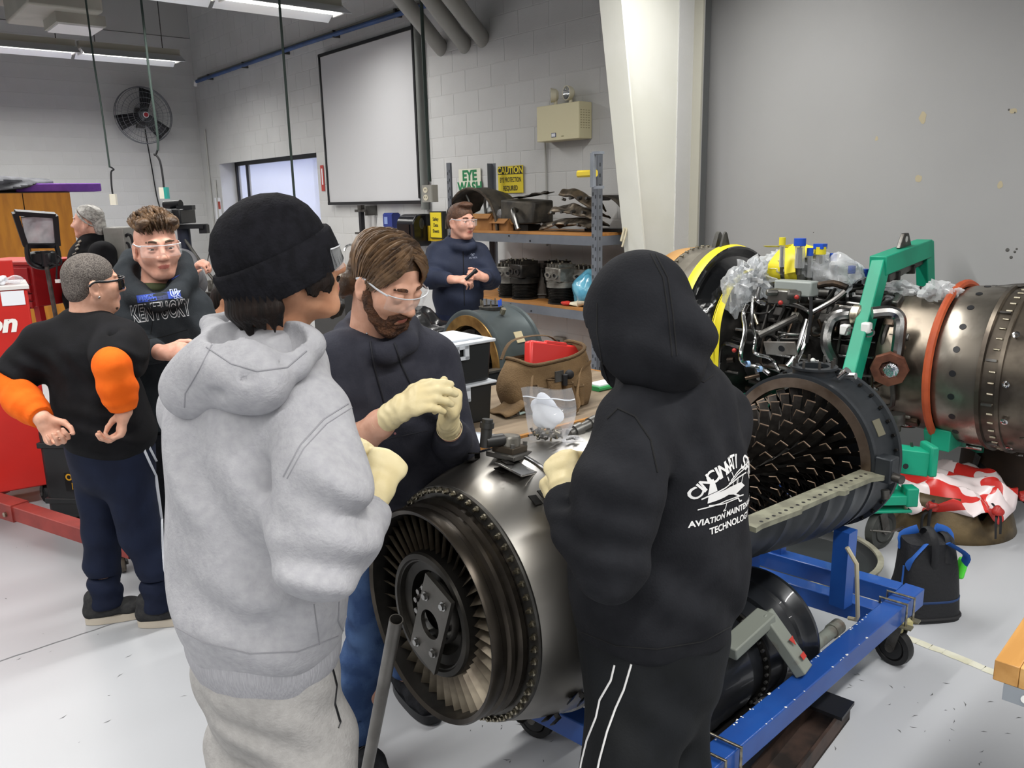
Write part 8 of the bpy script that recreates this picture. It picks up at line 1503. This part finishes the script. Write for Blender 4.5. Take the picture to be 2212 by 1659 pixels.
# ---- young man facing the camera in the lettered hoodie
P = Person('young man in dark hoodie lettered KENTUCKY, clear glasses, facing the camera', (-1.60, 3.85, 0)); HT = headframe(W(338, 533, 3.72), 146, 5, 2, 1.15); fT = az(154); rT = Vector((fT.y, -fT.x, 0)); P.skin = SKIN2
nb = W(338, 622, 3.76); pl = head(P, HT, nb-ZZ*.05, neck_r=.066, jaw=.96); ch = W(348, 715, 3.78); wa = W(352, 830, 3.82); hp = W(355, 920, 3.84); rs, re, rw = W(272, 665, 3.74), W(262, 745, 3.66), W(352, 762, 3.50); ls, le, lw = W(422, 668, 3.80), W(455, 760, 3.74), W(445, 800, 3.60)
B_ = P.body; B_.loft([(hp, .16, .11), (wa, .16, .11), (ch, .19, .13), (nb-ZZ*.08, .13, .09)], rT, .05, (0, 0))
for a, b, c in ((rs, re, rw), (ls, le, lw)): B_.chain([a, b, c], [.055, .045, .034], .03)
gx = Vector((hp.x, hp.y, 0)); 
for sg in (-1, 1): B_.chain([hp+rT*.1*sg-ZZ*.06, gx+rT*.11*sg+ZZ*.48, gx+rT*.12*sg+ZZ*.08], [.08, .055, .04], .03)
hand(B_, rw, (.9, -.25, .05), (-.1, -.8, .5), True, (.6, .7, .4), .4, 1.1); hand(B_, lw, (-.8, -.3, .1), (0, -.6, .7), False, (.8, .8, .5), .4, 1.1); P.add(B_, 'body', [SKIN2, LIP], .0058, paint=pl)
FABK = fabric('slate_fleece', '#303438', '#292d31', sc=16, bump=.2); S = Sdf(); S.loft([(W(354, 905, 3.84), .215, .16), (wa, .225, .17), (ch, .235, .165), (W(345, 662, 3.77), .21, .13), (nb-ZZ*.02, .11, .10)], rT, .05, (1, 1))
S.chain([rs-rT*.03, re], [.10, .085], .05); S.loft([(re, .082, .082), (re.lerp(rw, .6), .062, .062), (re.lerp(rw, .88), .05, .05)], (0, 0, 1), .03, (0, 1)); S.chain([ls+rT*.03, le], [.10, .085], .05); S.loft([(le, .082, .082), (le.lerp(lw, .85), .052, .052)], (0, 0, 1), .03, (0, 1))
S.chain([W(285, 560, 3.86), W(272, 595, 3.74), W(300, 640, 3.62), W(340, 655, 3.58), W(380, 640, 3.64), W(398, 600, 3.76), W(392, 565, 3.86)], [.05, .05, .042, .032, .042, .05, .05], .04); S.ell(V3(nb+ZZ*.08), (.088, .09, .08), .015, None, -1)
for c, r_, d, f, am, ph in ((W(280, 720, 3.6), .12, (.3, 0, 1), 60, .007, 0), (W(350, 800, 3.6), .18, (.4, 0, 1), 40, .006, 1), (W(430, 700, 3.6), .14, (.8, 0, .5), 50, .006, 0)): S.fold(V3(c), r_, d, f, am, ph)
P.add(S, 'hoodie', FABK, .009, wrinkle=.002, seed=18); bT = bvh_of(P); on_line(P, bT, [(300, 735), (350, 728), (405, 712)], .0018, SB, 'pocket_seam', .0005); on_line(P, bT, [(325, 650), (330, 690), (322, 745)], .0012, SB, 'front_seam', .0005)
S = Sdf(); S.ell(V3(nb+ZZ*.005+az(168)*.02), (.078, .08, .035), .02); P.add(S, 'undershirt', mat('olive_shirt', '#3a4028', rough=.9), .007)
o0 = onmesh(bT, 347, 655, 0); nr = Vector((fT.x, fT.y, .12)).normalized(); Mx = frame(o0+nr*.02, Vector((-nr.y, nr.x, 0)), None, nr) @ RZ(R(3.5)); W_ = mat('kentucky_outline', '#d5d6da', rough=.7); BLU = mat('print_blue', '#2f49a8', rough=.7); BLD = mat('print_navy', '#1c2750', rough=.7)
print_on(P, bT, [text2('KENTUCKY', .100, 0, -.036, outline=.0021, sx=.43, bold=.003, space=1.12)], Mx, W_, 'word_outline', sub=1)
def rct(x0, x1, y0, y1): n = 6; return ([(x0+(x1-x0)*i/n, y, 0) for i in range(n+1) for y in (y0, y1)], [(2*i, 2*i+2, 2*i+3, 2*i+1) for i in range(n)])
print_on(P, bT, [rct(-.088, -.012, .014, .046)], Mx, BLU, 'blue_band', .0012); print_on(P, bT, [rct(-.012, .036, .014, .046)], Mx, BLD, 'navy_band', .0011); print_on(P, bT, [rct(.036, .088, .014, .046)], Mx, BLU, 'blue_band', .0012); print_on(P, bT, [text2('WILDCATS', .030, -.052, .030, sx=.40)], Mx, mat('print_pale_blue', '#6b82d0', rough=.7), 'small_word', .002)
print_on(P, bT, [text2('U', .036, .062, .036, outline=.0018, bold=.003), text2('K', .036, .072, .026, outline=.0018, bold=.003)], Mx, mat('print_pale', '#b9c3ea', rough=.7), 'monogram', .0024, sub=1)
sw_ = [(-.022, .006), (-.026, -.004), (-.020, -.011), (-.008, -.008), (.03, .012), (-.006, -.001), (-.016, -.002)]; print_on(P, bT, [([(x+.078, y+.105, 0) for x, y in sw_], [tuple(range(7))])], Mx, BLU, 'chest_mark', .002)
S = Sdf(); S.loft([(hp+ZZ*.05, .19, .14), (hp-ZZ*.12, .195, .15)], rT, .04, (1, 0))
for sg in (-1, 1): S.chain([hp+rT*.1*sg-ZZ*.1, gx+rT*.11*sg+ZZ*.48, gx+rT*.12*sg+ZZ*.09], [.11, .09, .08], .05)
P.add(S, 'trousers', fabric('dark_trousers', '#17181c', '#1c1d22'), .011)
for sg in (-1, 1): shoe(P, gx+rT*.12*sg, fT, M_black, M_white)
q = lambda *v: V3(HT @ Vector(v)); M3 = np.array(HT.to_3x3())/1.16; S = Sdf(); S.ell(q(0, -.02, .042), (.082, .100, .086), .02, M3); S.ell(q(0, -.06, -.01), (.074, .052, .07), .03, M3); S.ell(q(0, .11, -.035), (.078, .070, .088), .008, M3, -1)
for x in (-1, 1): S.ell(q(x*.09, .03, -.045), (.03, .05, .05), .01, M3, -1)
for i in range(46):
    u = (i*.618) % 1; v = ((i*.377) % 1); a = -1.2+2.4*u; y = -.05+.13*v; S.ell(q(.072*math.sin(a)*(.9), y, .082+.035*math.cos(a)+.006*math.sin(i*5)), (.022, .022, .014), .010, np.array((HT @ RZ(i*1.3) @ RX(.5*math.sin(i))).to_3x3())/1.16)
P.add(S, 'hair', HAIR_BR, .005); it = []; it2 = []; rnd = random.Random(9)
for i in range(170):
    a = rnd.uniform(-1.5, 1.5); y0 = rnd.uniform(-.75, .75); e_ = Vector((math.sin(a)*.85, y0, .35+.75*math.cos(a*.8))); tw = rnd.uniform(-.7, .7)
    (it if i % 2 else it2).append((e_, e_+Vector((-.35*tw-.15, .55+.3*tw, -.30+.25*rnd.random())), .16+.10*rnd.random(), .004, .0058))
for i in range(40): x = rnd.uniform(-.75, .75); it.append((Vector((x*.8, .35, .95)), Vector((x-.18+rnd.uniform(-.15, .15), .98, .42+rnd.uniform(-.12, .15))), .17+.06*rnd.random(), .006, .0055))
strands(P, HT, it2, mat('hair_brown_light', ''))
strands(P, HT, it, HAIR_BR); eyes(P, (0, 1, -.25)); brows(P, HAIR_BR); glasses(P, 1.02)

# ---- man in the navy jacket by the rack
P = Person('man in navy jacket standing by the storage rack holding a small dark tool', (-.40, 6.05, 0)); HN = headframe(W(997, 478, 5.80), 138, 4, 0, 1.0); fN = az(150); rN = Vector((fN.y, -fN.x, 0)); P.skin = SKIN2
nb = W(992, 528, 5.84); pl = head(P, HN, nb-ZZ*.05, neck_r=.06); ch = W(988, 580, 5.86); wa = W(990, 640, 5.88); hp = W(990, 690, 5.90); rs, re, rw = W(937, 548, 5.78), W(930, 600, 5.70), W(977, 604, 5.54); ls, le, lw = W(1040, 548, 5.94), W(1058, 602, 5.86), W(1046, 600, 5.62)
B_ = P.body; B_.loft([(hp, .15, .10), (wa, .15, .10), (ch, .17, .11), (nb-ZZ*.08, .12, .08)], rN, .05, (0, 0))
for a, b, c in ((rs, re, rw), (ls, le, lw)): B_.chain([a, b, c], [.05, .042, .030], .03)
gx = Vector((hp.x, hp.y, 0))
for sg in (-1, 1): B_.chain([hp+rN*.09*sg-ZZ*.06, gx+rN*.1*sg+ZZ*.48, gx+rN*.1*sg+ZZ*.08], [.075, .055, .04], .03)
hand(B_, rw, (.85, -.3, .0), (-.1, -.5, .8), True, (.7, .9, .5), .4, 1.0); hand(B_, lw, (-.5, -.5, .25), (.2, -.8, .5), False, (1.1, 1.2, .7), .4, 1.0); P.add(B_, 'body', [SKIN2, LIP], .007, paint=pl)
FN = fabric('navy_jacket', '#2b3143', '#262b3b', sc=9, bump=.15, rough=.7); S = Sdf(); S.loft([(W(990, 672, 5.9), .170, .128), (wa, .180, .135), (ch, .19, .14), (W(990, 548, 5.86), .165, .105), (nb-ZZ*.02, .085, .085), (nb+ZZ*.05, .075, .08)], rN, .045, (1, 1))
S.chain([rs-rN*.03, re], [.085, .075], .05); S.loft([(re, .073, .073), (re.lerp(rw, .9), .048, .048)], (0, 0, 1), .03, (0, 1)); S.chain([ls+rN*.03, le], [.085, .075], .05); S.loft([(le, .073, .073), (le.lerp(lw, .9), .048, .048)], (0, 0, 1), .03, (0, 1)); S.ell(V3(nb-fN*.07), (.09, .07, .06), .03); S.chain([nb+rN*.085+ZZ*.02, nb+rN*.06+fN*.075-ZZ*.01, nb+fN*.10-ZZ*.025, nb-rN*.06+fN*.075-ZZ*.01, nb-rN*.085+ZZ*.02], [.032, .03, .028, .03, .032], .02); S.ell(V3(nb+ZZ*.06+fN*.01), (.066, .07, .06), .012, None, -1)
for c, r_, d, f, am, ph in ((W(940, 590, 5.7), .12, (.3, 0, 1), 60, .006, 0), (W(1050, 590, 5.8), .12, (.3, 0, 1), 60, .006, 0), (W(990, 640, 5.75), .18, (.2, 0, 1), 45, .004, 0)): S.fold(V3(c), r_, d, f, am, ph)
P.add(S, 'jacket', FN, .0095, wrinkle=.002); bN = bvh_of(P); on_line(P, bN, [(1000, 542), (1002, 600), (1003, 660)], .003, SB, 'zip', .001); 
o0 = onmesh(bN, 1021, 553, 0); Mx = frame(o0+fN*.02, Vector((-fN.y, fN.x, 0)), None, fN); GL = mat('chest_print', '#8e95aa', rough=.7); print_on(P, bN, [text2("ARC'TERYX", .017, 0, -.012, sx=.8), ln([(-.018, .012), (-.006, .016), (.0, .006), (.008, .016), (.02, .012)], .004), ln([(-.012, .004), (.012, .004)], .003)], Mx, GL, 'chest_print', .002, sub=1)
P.mb(MB().cyl(W(1006, 604, 5.50), W(1024, 588, 5.50), .012, n=12).cyl(W(1024, 588, 5.50), W(1030, 583, 5.50), .016, n=12), 'held_tool', M_black)
S = Sdf(); S.loft([(hp+ZZ*.06, .175, .125), (hp-ZZ*.12, .18, .135)], rN, .04, (1, 0))
for sg in (-1, 1): S.chain([hp+rN*.09*sg-ZZ*.1, gx+rN*.1*sg+ZZ*.48, gx+rN*.1*sg+ZZ*.09], [.10, .085, .075], .05)
P.add(S, 'trousers', fabric('navy_trousers', '#1d2338', '#191f31'), .012)
for sg in (-1, 1): shoe(P, gx+rN*.1*sg, fN, M_black, M_black)
q = lambda *v: V3(HN @ Vector(v)); M3 = np.array(HN.to_3x3()); S = Sdf(); S.ell(q(0, -.016, .040), (.080, .100, .086), .02, M3); S.ell(q(0, -.06, -.01), (.073, .05, .065), .03, M3); S.ell(q(0, .115, -.025), (.075, .066, .095), .008, M3, -1); S.ell(q(0, .04, .115), (.055, .05, .022), .02, M3)
for x in (-1, 1): S.ell(q(x*.09, .03, -.045), (.03, .05, .05), .01, M3, -1)
P.add(S, 'hair', mat('hair_auburn', '#4a3123', '#5c3f2e', sc=90, stretch=(1, .2, 1), rough=.6, bump=.4), .0055); eyes(P, (0, 1, 0)); brows(P, mat('hair_auburn', '')); glasses(P, 1.0)

# ---- white-haired man in profile, cameraman and dark-haired young man behind
P = Person('white-haired man in black t-shirt in profile before the wooden cabinet', (-3.35, 6.75, 0)); HH = headframe(W(190, 480, 6.55), -98, -2, 0, 1.06); fH = az(-80); rH = Vector((fH.y, -fH.x, 0)); P.skin = SKIN2
nb = W(203, 512, 6.57); pl = head(P, HH, nb-ZZ*.04, neck_r=.068, jaw=1.1); ch = W(205, 560, 6.6); wa = W(198, 640, 6.6); hp = W(205, 720, 6.6); B_ = P.body; B_.loft([(hp, .16, .12), (wa, .17, .14), (ch, .18, .13), (nb-ZZ*.08, .12, .08)], rH, .05, (0, 0))
ls, le, lw = W(222, 548, 6.40), W(236, 620, 6.36), W(205, 670, 6.30); rs, re, rw = W(200, 550, 6.8), W(195, 620, 6.8), W(170, 660, 6.7); gx = Vector((hp.x, hp.y, 0))
for a, b, c in ((rs, re, rw), (ls, le, lw)): B_.chain([a, b, c], [.055, .045, .034], .03); hand(B_, c, (-.7, -.1, -.6), (0, -.9, .3), a == rs, (.5, .6, .4), .4)
for sg in (-1, 1): B_.chain([hp+rH*.09*sg-ZZ*.06, gx+rH*.1*sg+ZZ*.48, gx+rH*.1*sg+ZZ*.08], [.08, .055, .04], .03)
P.add(B_, 'body', [SKIN2, LIP], .0075, paint=pl)
S = Sdf(); S.loft([(hp-ZZ*.02, .19, .17), (wa, .20, .19), (ch, .21, .165), (W(208, 528, 6.58), .17, .11), (nb-ZZ*.01, .085, .08)], rH, .05, (1, 1)); S.chain([ls, le], [.10, .09], .05, (0, 1)); S.chain([rs, re], [.10, .09], .05, (0, 1)); S.fold(V3(W(225, 600, 6.4)), .2, (.5, 0, 1), 40, .006); P.add(S, 'tshirt', TEE, .010, wrinkle=.003); bHh = bvh_of(P)
for i, (x, y, w_) in enumerate(((176, 520, 6), (172, 528, 7), (170, 536, 6), (165, 546, 8), (163, 553, 8), (161, 560, 7))): on_line(P, bHh, [(x-w_, y+4), (x, y)], .010 if i < 3 else .005, mat('shirt_print', '#a79f90', '#6f6a66', sc=40, rough=.7), 'shirt_print', .001, 4)
S = Sdf(); S.loft([(hp+ZZ*.05, .18, .15), (hp-ZZ*.12, .18, .15)], rH, .04, (1, 0))
for sg in (-1, 1): S.chain([hp+rH*.09*sg-ZZ*.1, gx+rH*.1*sg+ZZ*.48, gx+rH*.1*sg+ZZ*.09], [.10, .085, .075], .05)
P.add(S, 'trousers', fabric('dark_trousers', ''.join(['#17181c']), '#1c1d22'), .013)
for sg in (-1, 1): shoe(P, gx+rH*.1*sg, fH, M_black, M_black)
q = lambda *v: V3(HH @ Vector(v)); M3 = np.array(HH.to_3x3())/1.06; S = Sdf(); S.ell(q(0, -.022, .042), (.083, .100, .086), .02, M3); S.ell(q(0, -.080, -.035), (.072, .045, .085), .03, M3); S.ell(q(0, .105, -.03), (.078, .062, .092), .008, M3, -1)
for x in (-1, 1): S.ell(q(x*.09, .035, -.05), (.03, .045, .05), .01, M3, -1)
WH = mat('hair_white', '#b9b6b1', '#8d8a86', sc=60, stretch=(1, .2, 1), rough=.6, bump=.4); P.add(S, 'hair', WH, .006); it = []; rnd = random.Random(2)
for i in range(60): x = rnd.choice((-1, 1))*rnd.uniform(.2, 1); it.append((Vector((x*.7, .75, .75)), Vector((x, -.9+rnd.uniform(-.2, .3), -.5+rnd.uniform(-.3, .5))), .06, -.005, .006))
strands(P, HH, it, WH); eyes(P); brows(P, WH)

P = Person('person in grey shirt behind the video camera, only a shoulder and hand in view', (-2.25, 5.25, 0)); HC_ = headframe(W(345, 520, 5.15), 150, 10, 0); fC = az(150); rC = Vector((fC.y, -fC.x, 0)); nb = W(352, 562, 5.16); pl = head(P, HC_, nb-ZZ*.04); ch = W(360, 610, 5.18); wa = W(362, 690, 5.18); hp = W(362, 760, 5.2); gx = Vector((hp.x, hp.y, 0))
B_ = P.body; B_.loft([(hp, .15, .1), (wa, .15, .1), (ch, .17, .11), (nb-ZZ*.06, .12, .08)], rC, .05, (0, 0)); ls, le, lw = W(394, 570, 5.14), W(414, 610, 5.02), W(418, 585, 4.86); rs, re, rw = W(325, 590, 5.2), W(315, 650, 5.1), W(360, 640, 4.95)
for a, b, c in ((rs, re, rw), (ls, le, lw)): B_.chain([a, b, c], [.05, .042, .03], .03)
hand(B_, lw, (.45, -.3, .35), (.2, -.4, .9), False, (.9, 1.0, .6), .4, 1.0); hand(B_, rw, (.6, -.4, .1), (0, -.5, .8), True, (.8, .8, .5), .4)
for sg in (-1, 1): B_.chain([hp+rC*.09*sg-ZZ*.06, gx+rC*.1*sg+ZZ*.48, gx+rC*.1*sg+ZZ*.08], [.075, .055, .04], .03)
P.add(B_, 'body', [SKIN2, LIP], .0075, paint=pl)
S = Sdf(); S.loft([(hp, .18, .14), (wa, .19, .14), (ch, .205, .145), (W(354, 585, 5.17), .17, .11), (nb, .08, .08)], rC, .05, (1, 1)); S.chain([ls, le], [.095, .085], .05); S.chain([le, le.lerp(lw, .7)], [.08, .055], .03, (0, 1)); S.chain([rs, re], [.09, .08], .05); S.chain([re, re.lerp(rw, .8)], [.075, .055], .03, (0, 1)); P.add(S, 'shirt', fabric('grey_shirt', '#6d6d70', '#606064', sc=14), .011, wrinkle=.003)
S = Sdf(); S.loft([(hp+ZZ*.05, .17, .13), (hp-ZZ*.12, .18, .14)], rC, .04, (1, 0))
for sg in (-1, 1): S.chain([hp+rC*.09*sg-ZZ*.1, gx+rC*.1*sg+ZZ*.48, gx+rC*.1*sg+ZZ*.09], [.10, .085, .075], .05)
P.add(S, 'trousers', fabric('dark_trousers', '#17181c', '#1c1d22'), .013); eyes(P); brows(P, HAIR_DK)
for sg in (-1, 1): shoe(P, gx+rC*.1*sg, fC, M_black, M_black)
q = lambda *v: V3(HC_ @ Vector(v)); M3 = np.array(HC_.to_3x3()); S = Sdf(); S.ell(q(0, -.016, .040), (.080, .100, .086), .02, M3); S.ell(q(0, .115, -.025), (.075, .066, .095), .008, M3, -1); P.add(S, 'hair', HAIR_DK, .007)

P = Person('dark-haired young man with shaved sides bending behind the grey hoodie man', (-1.30, 4.30, 0)); HS = headframe(W(503, 655, 4.358), 72, 22, 0, 1.04); fS = az(70); rS = Vector((fS.y, -fS.x, 0)); P.skin = SKIN3
nb = W(478, 712, 4.347); pl = head(P, HS, nb-ZZ*.02-fS*.02); ch = W(455, 800, 4.358); hp = W(430, 950, 4.389); gx = Vector((hp.x, hp.y, 0)); B_ = P.body; B_.loft([(hp, .15, .1), (ch, .17, .11), (nb-ZZ*.04, .12, .08)], rS, .05, (0, 0)); ls, le, lw = W(450, 770, 4.567), W(480, 860, 4.620), W(540, 860, 4.515); rs, re, rw = W(465, 775, 4.169), W(490, 860, 4.147), W(550, 850, 4.200)
for a, b, c in ((rs, re, rw), (ls, le, lw)): B_.chain([a, b, c], [.05, .042, .03], .03); hand(B_, c, (.8, .2, -.1), (0, -.4, .9), a == rs, (.8, .8, .5), .4)
for sg in (-1, 1): B_.chain([hp+rS*.09*sg-ZZ*.04, gx+rS*.1*sg+ZZ*.48+fS*.1, gx+rS*.1*sg+ZZ*.08], [.075, .055, .04], .03)
P.add(B_, 'body', [SKIN3, LIP], .0068, paint=pl)
S = Sdf(); S.loft([(hp-ZZ*.04, .17, .13), (ch, .20, .145), (W(468, 745, 4.358), .16, .11), (nb, .08, .08)], rS, .05, (1, 1)); S.chain([ls, le, lw.lerp(le, .1)], [.09, .08, .055], .05); S.chain([rs, re, rw.lerp(re, .1)], [.09, .08, .055], .05); P.add(S, 'jacket', fabric('dark_jacket', '#202226', '#191b1e'), .011, wrinkle=.003)
S = Sdf(); S.loft([(hp+ZZ*.04, .165, .125), (hp-ZZ*.12, .175, .135)], rS, .04, (1, 0))
for sg in (-1, 1): S.chain([hp+rS*.09*sg-ZZ*.1, gx+rS*.1*sg+ZZ*.48+fS*.1, gx+rS*.1*sg+ZZ*.09], [.10, .085, .075], .05)
P.add(S, 'trousers', fabric('dark_trousers', '#17181c', '#1c1d22'), .013); eyes(P); brows(P, HAIR_DK)
for sg in (-1, 1): shoe(P, gx+rS*.1*sg, fS, M_black, M_black)
q = lambda *v: V3(HS @ Vector(v)); M3 = np.array(HS.to_3x3())/1.04; S = Sdf(); S.ell(q(0, -.014, .046), (.083, .103, .084), .02, M3); S.ell(q(0, -.07, .0), (.05, .045, .07), .03, M3); S.ell(q(0, .125, -.01), (.08, .062, .09), .008, M3, -1)
for x in (-1, 1): S.ell(q(x*.10, .0, -.03), (.035, .12, .075), .012, M3, -1)
P.add(S, 'hair', HAIR_DK, .006); S = Sdf(); S.ell(q(0, -.012, .026), (.0768, .0975, .084), .02, M3); S.ell(q(0, .09, -.03), (.085, .07, .12), .006, M3, -1); S.ell(q(0, 0, -.09), (.1, .12, .055), .006, M3, -1)
P.add(S, 'shaved_side', mat('hair_shaved', '#8a6a55', '#6f5444', sc=160, rough=.8), .006); P.mb(MB().tube([HS @ Vector(v) for v in ((.079, -.02, -.0), (.083, .01, .012), (.08, .05, .016))], .002, 6), 'glasses_temple', M_clear)
